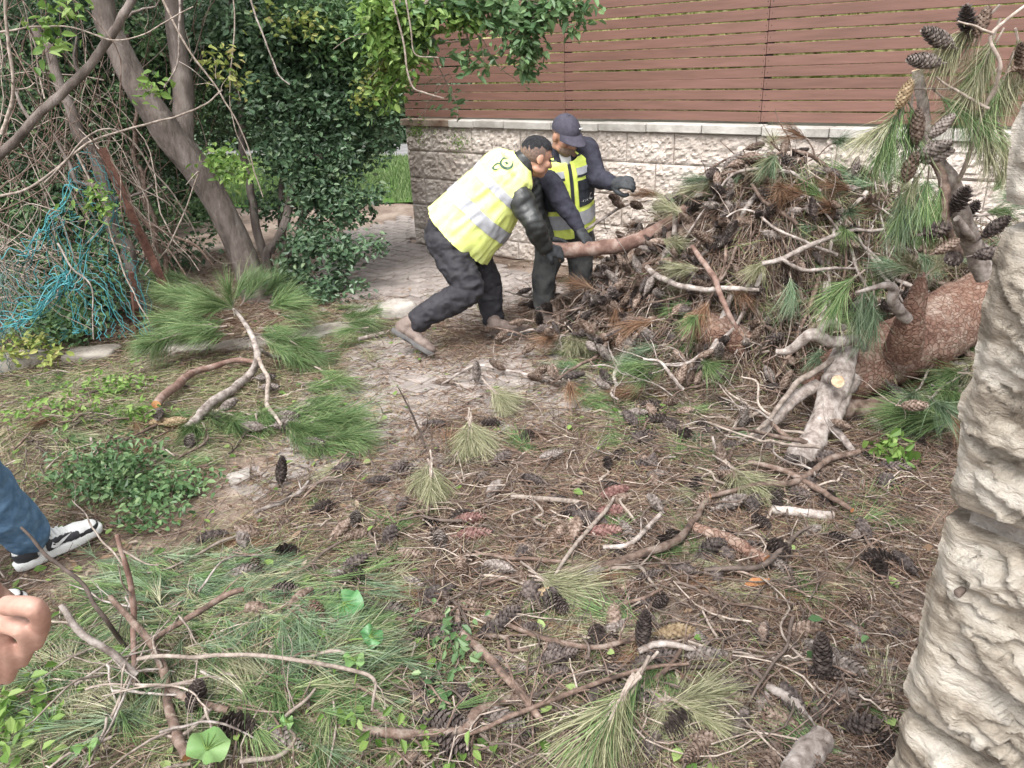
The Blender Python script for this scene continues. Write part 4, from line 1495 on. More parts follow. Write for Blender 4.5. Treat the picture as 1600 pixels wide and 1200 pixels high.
branch('heap_branch', 'pale forked twig hugging the grey cone at the bottom edge', 'twig', on([(375, 1190), (425, 1180), (455, 1150), (440, 1120), (470, 1095), (490, 1070)], .05), [.006, .006, .006, .005, .005, .003], 'twig_pale', 3, .2, amp=.012)
for k in range(30):
    c = S(random.gauss(215, 60), random.gauss(1040, 55), .07)
    d = unit(A(random.gauss(0, 1), random.gauss(-.3, .6), random.uniform(-.1, .5)))
    L = random.uniform(.15, .42)
    branch('heap_twig', 'thin pale twig tangled in the green heap', 'twig', [c, c + d * L * .5 + rdir(1)[0] * .03, c + d * L + A(0, 0, -.05)], [.0045, .002], random.choice(('twig_pale', 'twig_pale', 'bark_grey')), 2, .14, group='thin twigs in the lower left heap', amp=.016, segs=5, n=16)

def region(x, y):
    if x < 620 and y > 880:
        return 'in the lower left heap'
    if x < 560:
        return 'left of the bare path'
    if y < 640:
        return 'on the path near the workers'
    if y > 960:
        return 'in the litter along the bottom'
    if x > 1000:
        return 'at the foot of the brush pile'
    return 'in the middle of the litter'


# loose twigs and sticks strewn all over
k = 0
while k < 170:
    x, y = random.uniform(380, 1420), random.uniform(610, 1195)
    if random.random() < .25:
        x, y = random.uniform(0, 420), random.uniform(580, 760)
    p = S(x, y, 0)
    if p[0] > .42 and p[1] < .9:
        continue
    if bareness(p[None, :2])[0] > random.random() * .9:
        continue
    k += 1
    L = random.uniform(.10, .42)
    a = random.uniform(0, 2 * math.pi)
    d = A(math.cos(a), math.sin(a), 0)
    pts = []
    for i in range(4):
        q = p + d * L * (i / 3) + A(*RNG.normal(0, .02, 2), 0)
        pts.append(A(q[0], q[1], gh1(q[0], q[1]) + .012 + random.random() * .03))
    r = random.choice((.003, .004, .005, .007, .009))
    pale = random.random() < .3
    branch('loose_twig', ('pale' if pale else 'dark') + ' broken twig lying ' + region(x, y), 'twig', pts, [r, r * .5],
           'twig_pale' if pale else random.choice(('twig_dark', 'bark_brown', 'bark_brown')), random.choice((0, 1, 2)), .14, group=('pale' if pale else 'dark') + ' twigs ' + region(x, y), amp=.012, segs=5, n=14)

# green sprigs and needle bundles lying on the ground
SPR = {'green': ('fresh green pine sprig lying', 'green sprigs'),
       'blue': ('dull blue green pine sprig lying', 'blue green sprigs'),
       'straw': ('yellowing pine sprig lying', 'yellowing sprigs'),
       'rust': ('dead rust brown pine sprig lying', 'rust brown sprigs')}


def sprig(kind, px, py, ang, sc=1.15, h=.015, n=1):
    p = S(px, py, h)
    d = surf_dir(p, (math.cos(ang), math.sin(ang)))
    o = put('pine_sprig', random.choice(TUFT[kind]), p, d + A(0, 0, random.uniform(-.03, .05)), random.gauss(0, .2), sc * random.uniform(.85, 1.15))
    o.scale = (o.scale[0], o.scale[1] * random.uniform(.8, 1.25), o.scale[2] * (.42 if region(px, py) != 'in the lower left heap' else .65))
    tag(o, SPR[kind][0] + ' ' + region(px, py), 'pine sprig', SPR[kind][1] + ' ' + region(px, py))
    return o


for cx, cy, rx, ry, n, kinds, a0, asd in ((330, 925, 150, 42, 22, ('blue',), -.2, .8), (400, 975, 130, 50, 22, ('blue', 'blue', 'green'), -.3, .5), (220, 935, 80, 40, 8, ('blue', 'green'), 2.6, .8), (300, 1070, 180, 60, 22, ('green', 'blue', 'straw'), -.5, 1.2),
                                     (120, 1100, 100, 60, 16, ('green', 'straw'), 3.4, .9), (520, 1050, 90, 50, 12, ('green', 'straw'), .6, .5), (470, 1140, 130, 40, 14, ('green', 'straw'), .3, 1.2), (150, 650, 150, 60, 34, ('straw', 'green', 'straw', 'rust'), 0, 2),
                                     (240, 720, 90, 25, 14, ('straw', 'green'), -.4, .8), (60, 610, 70, 50, 12, ('green', 'straw'), 0, 2), (930, 575, 55, 22, 12, ('green', 'blue'), 2.6, .8), (1000, 640, 60, 30, 10, ('green',), 3, 1.2),
                                     (1130, 760, 60, 30, 7, ('straw', 'green'), 2.4, 1.), (1150, 690, 120, 40, 12, ('green', 'straw', 'blue'), 2, 2), (1330, 820, 40, 30, 4, ('green',), .8, .6), (1270, 860, 120, 60, 5, ('green', 'straw'), 1, 2),
                                     (1000, 900, 130, 60, 8, ('green', 'straw'), 1, 2), (880, 930, 60, 40, 7, ('straw', 'green'), -1.2, .6), (1040, 1000, 60, 40, 5, ('green', 'straw'), .6, 2), (560, 850, 120, 40, 7, ('straw', 'green'), 1, 2), (420, 830, 80, 40, 5, ('straw', 'rust'), 1, 2),
                                     (560, 530, 60, 30, 9, ('green', 'straw'), 0, 2), (510, 470, 60, 25, 7, ('green', 'straw'), 0, 2), (700, 480, 70, 30, 5, ('straw', 'green'), 0, 2), (870, 540, 40, 20, 6, ('green', 'straw'), .4, 1.), (1340, 1100, 60, 60, 4, ('green', 'straw'), 1, 2),
                                     (750, 900, 200, 80, 10, ('rust', 'straw'), 1, 2), (1100, 930, 200, 80, 8, ('rust', 'straw'), 1, 2), (40, 1010, 30, 40, 3, ('green',), 1, 2), (840, 700, 300, 60, 7, ('rust', 'straw', 'green'), 1, 2)):
    for _ in range(n):
        sprig(random.choice(kinds), random.gauss(cx, rx * .55), random.gauss(cy, ry * .55), random.gauss(a0, asd))


def heap_needles():
    """the brushed mass of long needles on the cut boughs of the lower left heap"""
    B, D, LL, T, MI = [], [], [], [], []
    for cx, cy, rx, ry, n, a0 in ((330, 912, 85, 20, 1500, -.15), (430, 955, 70, 26, 1500, -.35), (245, 925, 50, 20, 600, 2.7), (330, 1000, 100, 28, 900, -.4), (260, 1085, 110, 40, 1000, -.8), (480, 1075, 70, 35, 900, .5), (130, 1110, 60, 40, 500, 3.2)):
        for _ in range(n // 16):
            # one shoot: its needles leave a short stretch of twig and fan out
            p = S(random.gauss(cx, rx), random.gauss(cy, ry), 0)
            a = random.gauss(a0, .5)
            g0 = gh1(p[0], p[1])
            lift, up_ = random.uniform(.004, .05), random.gauss(.02, .10)
            t, m_ = random.gauss(.45, .2), random.choice((0, 0, 0, 1, 1, 2))
            for _ in range(22):
                aa = a + random.gauss(0, .22)
                e = random.uniform(0, .06)
                B.append(A(p[0] + math.cos(a) * e, p[1] + math.sin(a) * e, g0 + lift + random.gauss(0, .004)))
                D.append(A(math.cos(aa), math.sin(aa), up_ + random.gauss(0, .08)))
                LL.append(random.uniform(.09, .17))
                T.append(t + random.gauss(0, .14))
                MI.append(m_)
    mb = MB()
    B, D, LL, T, MI = (np.array(x) for x in (B, D, LL, T, MI))
    for m_ in range(3):
        k = MI == m_
        needles(mb, B[k], D[k], LL[k], .0015, .14, np.clip(T[k], 0, 1), m_)
    tag(mb.build('heap_needles', [MATS['needles_blue'], MATS['needles_green'], MATS['needles_straw']], smooth=False), 'long blue green and yellowing needles of the heap at the lower left', kind='stuff')


heap_needles()
for k in range(26):
    c = S(random.gauss(1215, 75), random.gauss(645, 55), random.uniform(.03, .16))
    a = random.gauss(2.5, 1.1)
    L = random.uniform(.16, .5)
    d = A(math.cos(a), math.sin(a), random.gauss(0, .35))
    e = c + d * L
    e[2] = max(e[2], gh1(e[0], e[1]) + .015)
    r = random.choice((.004, .006, .008, .011))
    branch('bare_limb', 'bare grey twig tangled at the broken end of the fallen trunk', 'branch', [c, c + d * L * .4 + rdir(1)[0] * .04, c * .3 + e * .7 + rdir(1)[0] * .04, e], [r, r * .5], random.choice(('twig_pale', 'bark_grey', 'bark_brown')), 3, .2, (), random.choice((0, 0, 1)), ('dark', 'brown'), 'bare twigs at the broken end of the trunk', amp=.02, segs=6, n=20)


def bunch(label, kind, px, py, ang, n, sc, h=.05, spread=.3, dz=0.0, nm='needle_spray', kinds=None, var=None):
    """one spray: several shoots fanning from one twig"""
    p = S(px, py, h)
    mb = MB()
    d = surf_dir(p, (math.cos(ang), math.sin(ang)))
    tube(mb, wiggle(catmull([-d * .16, -d * .05, d * .05], 10), .006, px, 9), [.005, .004], 6)
    o = mb.build(nm, MATS['twig_pale'])
    o.location = p
    tag(o, label, 'pine spray')
    for i in range(n):
        a = ang + random.gauss(0, spread)
        kd = random.choice(kinds) if kinds else kind
        t_ = tuft(kd, p + d * random.uniform(-.07, .05), A(math.cos(a), math.sin(a), dz + random.gauss(0, .08)), sc, o)
        if var is not None:
            t_.data = TUFT[kd][var]
    return o


bunch('drooping straw coloured needle spray left of the red cones', 'straw', 735, 660, -1.5, 5, 1.25, .10, .25, -.35)
bunch('yellow green needle spray hanging on the litter at the path edge', 'straw', 672, 735, -1.5, 5, 1.1, .09, .4, -.3)
bunch('pale needle spray standing behind the straw coloured one', 'straw', 770, 610, -1.2, 4, 1.0, .10, .4, -.35)
bunch('grey green needle spray half covering a tan cone', 'straw', 855, 912, -1.0, 6, 1.05, .05, .45, -.1)
bunch('large drooping olive needle spray at the bottom edge', 'straw', 985, 1070, -2.25, 8, 1.7, .09, .18, -.25, kinds=('straw', 'straw', 'straw', 'green'), var=3)
bunch('round olive needle spray right of the large drooping one', 'straw', 1065, 1095, -.2, 7, 1.0, .04, .9, .05, kinds=('straw',))
bunch('silver green needle spray hanging over the pile foot', 'straw', 1150, 735, -1.2, 5, 1.2, .07, .4, -.2)
bunch('dark green needle fan lying under the fallen trunk', 'green', 1480, 655, 2.9, 5, 1.4, .12, .25, .15)
bunch('straw needle spray beside the crouching boots', 'straw', 900, 520, -1.2, 5, 1.0, .12, .5, -.3)

# cones that can be told apart, then the many that cannot
for kind, px, py, dx, dy, lab in (('red', 722, 812, 1, .15, 'upper of two wet red cones lying together in mid litter'), ('red', 726, 836, 1, .1, 'lower of two wet red cones lying together in mid litter'),
                                  ('red', 945, 798, 1, .1, 'pinkish red cone above the curved branch'), ('red', 930, 832, 1, .05, 'dark red cone resting on the curved branch'),
                                  ('red', 950, 772, .9, .4, 'dull pink cone lying at the tip of the pale stick'),
                                  ('red', 488, 945, .5, -.7, 'shorter reddish cone by the big ivy leaf'), ('red', 495, 985, .45, .7, 'longer reddish cone touching the big ivy leaf'),
                                  ('dark', 1003, 1005, .1, .8, 'dark cone standing nearly upright beside the arched stick'), ('dark', 1015, 1030, .9, .1, 'dark cone lying under the arched stick'),
                                  ('grey', 430, 1140, .9, -.5, 'grey cone in the fork of the pale twig'), ('dark', 305, 1120, .3, -.8, 'dark cone hanging on the brown heap stick'), ('dark', 355, 1132, .8, -.3, 'dark cone lying right of the heap stick'),
                                  ('dark', 690, 1160, 1, -.3, 'dark cone lying under the hooked branch'), ('dark', 668, 1125, .9, -.1, 'black open cone lying on top of the hooked branch'), ('dark', 1285, 1050, -.1, .9, 'dark cone standing in the litter near the pillar'),
                                  ('brown', 630, 865, 1, .1, 'brown cone lying on a short brown stub'), ('dark', 600, 950, 1, .1, 'black cone lying right of the big ivy leaf'), ('dark', 682, 937, .3, .5, 'small black cone left of the slanting dark branch'),
                                  ('tan', 842, 930, 1, .25, 'tan cone under the grey green needles'), ('tan', 1040, 990, 1, 0, 'tan bitten cone beside the upright dark cone'), ('dark', 440, 750, .2, .8, 'dark cone leaning up at the left of the bare path'), ('dark', 525, 735, .8, .4, 'dark open cone alone on the bare path'),
                                  ('dark', 1023, 632, -1, .05, 'upper of two black cones side by side at the pile foot'), ('dark', 1032, 655, -1, -.1, 'lower of two black cones side by side at the pile foot'), ('grey', 745, 590, .05, .9, 'brown cone standing upright on the path before the boots'),
                                  ('brown', 690, 598, .8, -.2, 'brown cone lying on the path below the rear boot'), ('grey', 1160, 662, .1, .9, 'grey cone standing at the foot of the pile')):
    v = surf_dir(S(px, py), (dx, dy)) if abs(dy) < .75 else A(dx, .1, .9)
    o = cone(kind, S(px - 12 * dx, py + 8 * dy, .028), v, 1.15)
    tag(o, lab, 'pine cone')
CL = {'dark': ('dark open pine cone lying loose', 'dark cones'), 'brown': ('brown pine cone lying loose', 'brown cones'), 'grey': ('closed grey pine cone lying loose', 'grey cones')}
k = 0
while k < 145:
    x, y = random.uniform(560, 1440), random.uniform(620, 1190)
    if k % 7 == 0:
        x, y = random.uniform(330, 620), random.uniform(720, 960)
    w = math.exp(-((x - 1120) / 240) ** 2 - ((y - 740) / 130) ** 2) + .22
    p = S(x, y, .026)
    if random.random() > w or bareness(p[None, :2])[0] > .5:
        continue
    k += 1
    kd = random.choice(('dark', 'dark', 'dark', 'brown', 'brown', 'grey'))
    a = random.uniform(0, 6.28)
    o = cone(kd, p, surf_dir(p, (math.cos(a), math.sin(a))) + A(0, 0, random.gauss(0, .15)), 1.1)
    tag(o, CL[kd][0] + ' ' + region(x, y), 'pine cone', CL[kd][1] + ' ' + region(x, y))
CP = {'dark': ('dark pine cone caught on top of the brush pile', 'dark cones on the brush pile'), 'brown': ('brown pine cone caught on top of the brush pile', 'brown cones on the brush pile'), 'grey': ('grey pine cone caught on top of the brush pile', 'grey cones on the brush pile')}
for k in range(112):
    s, q = random.gauss(3.55, .5), random.uniform(.75, 1.85)
    if s < 2.8:
        s = 2.8 + random.random() * .8
    p = W(s, q, 0)
    p[2] = gh1(p[0], p[1]) + random.uniform(.12, .20)
    kd = random.choice(('dark', 'dark', 'brown', 'brown', 'grey'))
    o = cone(kd, p, rdir(1, .6)[0], 1.12)
    tag(o, CP[kd][0], 'pine cone', CP[kd][1])


def cone_mass(name, label, spots, kinds):
    """the many further cones, small or half hidden, as one object"""
    mb = MB()
    for n, (p, d) in enumerate(spots):
        kd = kinds[n % len(kinds)]
        me = CONE[kd][n % len(CONE[kd])]
        co = np.empty(len(me.vertices) * 3, np.float32)
        me.vertices.foreach_get('co', co)
        rot = np.array(orient(d, random.uniform(0, 6)).to_matrix())
        v = (co.reshape(-1, 3) * random.uniform(.7, 1.1)) @ rot.T + p
        mi = {'dark': 0, 'brown': 1, 'grey': 2}[kd]
        fs = [(list(q.vertices), q.material_index) for q in me.polygons]
        n0 = mb.n
        mb.add(v, [f for f, c in fs if not c], mi)
        for f, c in fs:
            if c:
                mb.f.setdefault(len(f), []).append((np.array([f]) + n0, 3))
    tag(mb.build(name, [MATS['cone_dark'], MATS['cone_brown'], MATS['cone_grey'], MATS['cone_core']], smooth=False), label, kind='stuff')


sp = []
while len(sp) < 170:
    p = W(random.gauss(3.6, .6), random.uniform(.3, 1.85), 0)
    if mound(p[0], p[1]) > .08:
        p[2] = gh1(p[0], p[1]) + random.uniform(.03, .12)
        sp.append((p, rdir(1, .6)[0]))
cone_mass('pile_cones', 'further cones half hidden all through the brush pile', sp, ('dark', 'brown', 'grey', 'dark', 'brown'))
sp = []
while len(sp) < 110:
    p = S(random.uniform(600, 1440), random.uniform(640, 1190), .016)
    if bareness(p[None, :2])[0] < .4 and mound(p[0], p[1]) < .1:
        a = random.uniform(0, 6.28)
        sp.append((p, surf_dir(p, (math.cos(a), math.sin(a))) + A(0, 0, random.gauss(0, .12))))
cone_mass('litter_cones', 'further small cones sunk in the litter', sp, ('dark', 'dark', 'brown', 'dark', 'grey'))



# ------------------------------------------------------------------ left: leaning tree, shrubs, thicket, torn net
def foliage(clusters, size, wd=.55, fold=.2, droop=.15, shell=.55, flat=.6):
    """leaf-sized faces through ellipsoid clumps (px, py, depth, rx, ry, rz, count)"""
    mb = MB()
    for px, py, d, rx, ry, rz, n in clusters:
        c = P(px, py, d) if px is not None else A(*py)
        u = rdir(n)
        r = RNG.random(n) ** shell
        nz = fbm(np.column_stack([u * r[:, None] * 2.6 + px * .01]), 3)
        p = c + u * r[:, None] * [rx, ry, rz] * (1 + .35 * nz[:, None])
        # leaves gather in small sprays
        k = max(1, n // 7)
        cen = p[RNG.integers(0, n, k)]
        p = np.where((RNG.random(n) < .75)[:, None], cen[RNG.integers(0, k, n)] + RNG.normal(0, .05, (n, 3)), p)
        p = p[p[:, 2] > .03]
        n = len(p)
        nr = u[:n] * .4 + A(0, -.25, flat) + rdir(n) * .55
        d_ = rdir(n, .5) + A(0, 0, -.25)
        leaves(mb, p, d_, nr, RNG.uniform(.65, 1.2, n) * size, wd * RNG.uniform(.85, 1.15, n), 0, np.clip(RNG.normal(.42, .24, n) + .12 * nz[:n], 0, 1), fold, droop)
    return mb


def stems(mb, pts_list, mat=0):
    for pts, r, amp in pts_list:
        n = max(10, len(pts) * 5)
        tube(mb, wiggle(catmull(pts, n), amp, random.random() * 90, 3.5), r, 6, mat)


TD = 5.85
tree = empty('leaning_tree', tuple(S(405, 470, 0)))
tag(tree, 'grey forked tree leaning left over the thicket behind the torn net', 'tree')
mb = MB()
bark_trunk(mb, [S(408, 478, -.05), P(400, 455, TD), P(385, 410, TD), P(350, 332, TD), P(310, 265, TD - .03), P(262, 205, TD - .08), P(225, 150, TD - .1), P(190, 85, TD - .1), P(165, 30, TD - .1), P(140, -90, TD - .1)],
           [.14, .122, .108, .102, .106, .108, .092, .086, .08, .07], 3.0, 48, 150, .035)
bark_trunk(mb, [P(285, 245, TD - .02), P(287, 200, TD + .02), P(288, 150, TD + .06), P(277, 80, TD + .1), P(268, 0, TD + .1), P(258, -100, TD + .1)], [.09, .075, .068, .064, .058, .05], 6.0, 36, 100, .035)
child(mb, 'trunk', MATS['bark_tree'], tree)
cr = foliage([(150, -190, TD, 1.1, 1.0, .5, 2600), (320, -170, TD + .3, 1.0, .9, .5, 2400), (-50, -150, TD, .9, .9, .5, 1500)], .06)  # unseen crown above the frame, placed there to shade the thicket
child(cr, 'crown', MATS['leaf_dark'], tree, False)

dl = branch('dead_trunk', 'grey dead limb slanting up across the left thicket', 'tree limb', [P(-60, 300, 4.9), P(20, 222, 4.9), P(75, 165, 4.9), P(130, 115, 4.95), P(165, 65, 5.0), P(198, 15, 5.0), P(240, -60, 5.05)], [.026, .027, .026, .026, .025, .024, .022], 'bark_tree', 3, .5, amp=.008, segs=12, n=40)
branch('slender_tree', 'slender leaning trunk standing behind the torn net', 'tree', [S(232, 490, 0), P(205, 415, 5.5), P(170, 320, 5.5), P(140, 235, 5.5), P(100, 150, 5.55), P(60, 40, 5.6)], [.05, .048, .045, .04, .035, .03], 'bark_tree', 2, .5, amp=.02, segs=10, n=40)
branch('slender_tree', 'slim upright stem rising left of the forked tree', 'tree', [S(262, 470, 0), P(250, 380, 5.9), P(222, 280, 5.9), P(215, 180, 5.9), P(200, 60, 5.9)], [.022, .02, .018, .016, .012], 'bark_brown', 3, .5, amp=.03, segs=7, n=40)

# dense shrub between the tree and the path
SD = 6.5
shrub = empty('dark_shrub', tuple(S(445, 455, 0)))
tag(shrub, 'large glossy dark green shrub between the leaning tree and the path', 'shrub')
mb = MB()
stems(mb, [([S(425, 450, 0), P(418, 400, 6.3), P(440, 370, 6.3), P(460, 300, 6.4), P(470, 255, 6.4), P(497, 243, 6.35)], [.045, .04, .035, .035, .03, .03], .02),
           ([S(430, 440, 0), P(400, 330, 6.4), P(380, 240, 6.5), P(370, 100, 6.5), P(360, -20, 6.5)], [.04, .035, .03, .025, .02], .03),
           ([S(440, 430, 0), P(480, 330, 6.6), P(540, 240, 6.7), P(560, 140, 6.7), P(545, 20, 6.7)], [.03, .028, .025, .02, .015], .03),
           ([S(445, 435, 0), P(430, 300, 6.6), P(450, 180, 6.7), P(470, 60, 6.7)], [.03, .028, .022, .016], .03),
           ([P(425, 395, 6.3), P(445, 340, 6.25), P(450, 300, 6.2)], [.02, .016, .01], .02)])
child(mb, 'stems', MATS['bark_tree'], shrub)
fo = foliage([(400, 50, SD, .42, .4, .34, 2300), (470, 50, SD + .1, .45, .45, .36, 2700), (540, 50, SD + .2, .42, .45, .36, 2300), (585, 110, SD + .1, .26, .35, .30, 900), (440, 150, SD, .40, .4, .30, 2100), (515, 160, SD, .36, .4, .30, 1900),
              (560, 190, SD - .1, .20, .3, .20, 700), (475, 240, SD - .1, .36, .35, .24, 1600), (550, 240, SD - .1, .22, .3, .20, 800), (600, 225, SD - .2, .14, .12, .09, 220), (500, 305, SD - .2, .28, .3, .22, 1200), (545, 320, SD - .3, .20, .25, .16, 560), (590, 300, SD - .3, .07, .1, .08, 90),
              (480, 380, SD - .5, .22, .22, .16, 620), (535, 395, SD - .6, .16, .2, .12, 380), (585, 385, SD - .6, .10, .1, .07, 110), (455, 430, SD - .6, .18, .18, .10, 420), (520, 445, SD - .6, .16, .15, .10, 330), (375, 150, SD + .3, .3, .3, .4, 1100), (350, 60, SD + .3, .35, .3, .4, 1400), (420, 320, SD + .1, .16, .2, .16, 240), (425, 235, SD, .14, .2, .2, 260)], .056, .58)
child(fo, 'leaves', MATS['leaf_dark'], shrub, False)
fo = foliage([(560, 60, SD - .3, .35, .25, .3, 1100), (590, 130, SD - .3, .22, .2, .25, 700), (530, 30, SD - .3, .4, .25, .2, 900), (470, 20, SD - .3, .4, .2, .2, 500), (600, 40, SD - .4, .25, .25, .25, 700)], .055, .55)
child(fo, 'leaves', MATS['leaf_mid'], shrub, False)
fo = foliage([(595, 120, SD - .45, .16, .15, .12, 260), (455, 40, SD - .5, .3, .15, .12, 120), (570, 150, SD - .45, .12, .12, .08, 90)], .05, .6)
child(fo, 'leaves', MATS['leaf_yellow'], shrub, False)

# the tangle at the left: dense leaves behind, uncountable dry stems in front
th = foliage([(40, 60, 6.6, .7, .5, .5, 3000), (150, 40, 6.7, .6, .5, .45, 2600), (90, 180, 6.6, .6, .5, .45, 2600), (10, 300, 6.2, .6, .45, .5, 2600), (190, 180, 6.9, .45, .4, .4, 1900), (240, 60, 6.9, .45, .4, .4, 1700), (330, 130, 7.2, .4, .4, .5, 1900), (340, 20, 7.2, .4, .4, .3, 1200),
              (110, 330, 6.2, .5, .4, .4, 1500), (30, 430, 5.6, .5, .4, .35, 1600), (120, 470, 5.4, .4, .3, .2, 900), (240, 300, 6.9, .3, .4, .3, 800), (190, 400, 6.0, .3, .3, .3, 600), (-90, 200, 6.0, .6, .6, 1.0, 3000), (280, 400, 6.8, .3, .3, .2, 350)], .055, .58)
tag(th.build('thicket', MATS['leaf_dark'], smooth=False), 'dark leaves of the tangled thicket at the left', kind='stuff')
th = foliage([(60, 120, 6.2, .7, .4, .5, 700), (180, 200, 6.3, .4, .3, .5, 420), (30, 330, 5.6, .5, .4, .4, 520), (120, 420, 5.3, .5, .3, .3, 520), (330, 160, 6.7, .35, .3, .4, 420), (260, 330, 6.4, .3, .3, .25, 260), (240, 60, 6.4, .4, .3, .3, 420), (60, 520, 4.9, .4, .2, .12, 320)], .05, .56)
tag(th.build('thicket_light_leaves', MATS['leaf_mid'], smooth=False), 'lighter leaves mixed into the left thicket', kind='stuff')
mb = MB()
for k in range(560):
    d = random.uniform(4.9, 6.6)
    x0, y0 = random.uniform(-60, 330), random.uniform(120, 500)
    a = random.gauss(-1.3, .8)
    L = random.uniform(120, 420)
    x1, y1 = x0 + L * math.cos(a), y0 + L * math.sin(a)
    sag = random.uniform(-.15, .3)
    tx = lambda y: np.interp(y, [-100, 0, 200, 330, 460], [130, 165, 262, 350, 400]) - 45
    if d < 6.1 and (x0 > tx(y0) or x1 > tx(y1) or (x0 + x1) / 2 > tx((y0 + y1) / 2)):
        continue
    if x1 > 330 and y1 > 40:
        continue
    p0, p1 = P(x0, y0, d), P(x1, y1, d + random.gauss(0, .3))
    if p0[2] < 0.02:
        p0[2] = .02
    pm = (p0 + p1) / 2 + A(random.gauss(0, .15), random.gauss(0, .15), sag)
    q = wiggle(catmull([p0, pm, p1], 16), .05, k * 2.3, 2.5)
    tube(mb, q, [random.uniform(.0025, .007), .002], 4, 0 if random.random() < .45 else 1)
tag(mb.build('dry_brush', [MATS['twig_pale'], MATS['bark_brown']]), 'dry stems tangled through the left thicket', kind='stuff')
mb = MB()
for k in range(130):
    x0, y0 = random.uniform(-20, 60), random.uniform(380, 520)
    p0 = P(x0, y0, random.uniform(4.6, 5.2))
    p1 = p0 + A(random.gauss(.05, .2), random.gauss(0, .1), random.uniform(-.3, .35))
    tube(mb, wiggle(catmull([p0, (p0 + p1) / 2 + rdir(1)[0] * .06, p1], 10), .03, k, 5), [.004, .002], 4)
tag(mb.build('dry_stalks', MATS['twig_pale']), 'pale dry stalks by the kerb at the far left', kind='stuff')

VL = ('long bare vine hanging in front of the leaning tree', 'bare vines in the thicket')
for lab, pts, r, m in (('long pale vine sweeping from the left edge up across the trunk', [(-20, 312, 4.7), (60, 282, 4.7), (150, 215, 4.7), (245, 190, 4.75), (320, 165, 4.8), (350, 135, 4.9)], .009, 'twig_pale'),
                       ('pale vine arching down from the trunk to the ground', [(70, 285, 4.65), (150, 210, 4.7), (200, 215, 4.8), (250, 280, 4.9), (300, 345, 5.0), (330, 400, 5.1), (358, 415, 5.2)], .006, 'twig_pale'),
                       ('white hooked vine hanging beside the upper fork', [(278, -20, 5.3), (284, 40, 5.3), (280, 100, 5.3), (258, 138, 5.3)], .008, 'bark_grey'),
                       ('long thin vine hanging down right of the trunk', [(240, -30, 5.2), (290, 60, 5.2), (340, 140, 5.25), (380, 220, 5.3), (410, 310, 5.4)], .007, 'twig_pale'),
                       ('white curved vine hanging in the shrub top', [(386, -20, 5.4), (410, 50, 5.4), (438, 110, 5.4), (458, 130, 5.4)], .007, 'bark_grey'),
                       ('thin vine dropping from the top before the dark shrub', [(362, -20, 5.5), (370, 80, 5.5), (368, 180, 5.5), (395, 260, 5.5)], .005, 'twig_pale'),
                       ('straight thin vine crossing the upper left corner', [(0, 50, 4.8), (90, 40, 4.8), (190, 60, 4.85), (300, 10, 4.9)], .006, 'twig_pale'),
                       ('upright cane at the far left edge', [(2, 210, 4.7), (14, 120, 4.7), (6, 20, 4.7), (8, -40, 4.7)], .012, 'twig_pale'),
                       ('grey vine dangling over the torn net', [(120, 240, 4.8), (160, 330, 4.75), (190, 430, 4.7), (235, 500, 4.6)], .007, 'twig_pale'),
                       ('thin vine running down the net to the kerb', [(90, 380, 4.65), (115, 420, 4.6), (140, 450, 4.6), (145, 530, 4.55)], .007, 'bark_grey'),
                       ('dark thin branch reaching right from the net post', [(222, 345, 5.2), (260, 360, 5.25), (310, 385, 5.3), (335, 415, 5.35)], .012, 'bark_brown')):
    branch('vine', lab, 'vine', [P(*p) for p in pts], [r, r * .55], m, 2, .25, amp=.02, segs=6, n=40, freq=3)

# torn plastic coated net on leaning posts
nf = empty('torn_net_fence', tuple(S(230, 530, 0)))
tag(nf, 'torn teal wire net sagging from a rusty leaning post in the thicket', 'net fence')
mb = MB()
tube(mb, wiggle(catmull([P(158, 232, 4.95), P(205, 330, 4.95), P(235, 395, 4.95), P(258, 450, 4.95)], 20), .01, 3), [.03, .03], 4, rough=.1)
child(mb, 'leaning_post', MATS['rust'], nf, False)
mb = MB()
tube(mb, [P(205, 425, 4.75), P(212, 480, 4.75), S(216, 540, -.02)], [.022, .022], 4)
child(mb, 'short_post', MATS['rust'], nf, False)


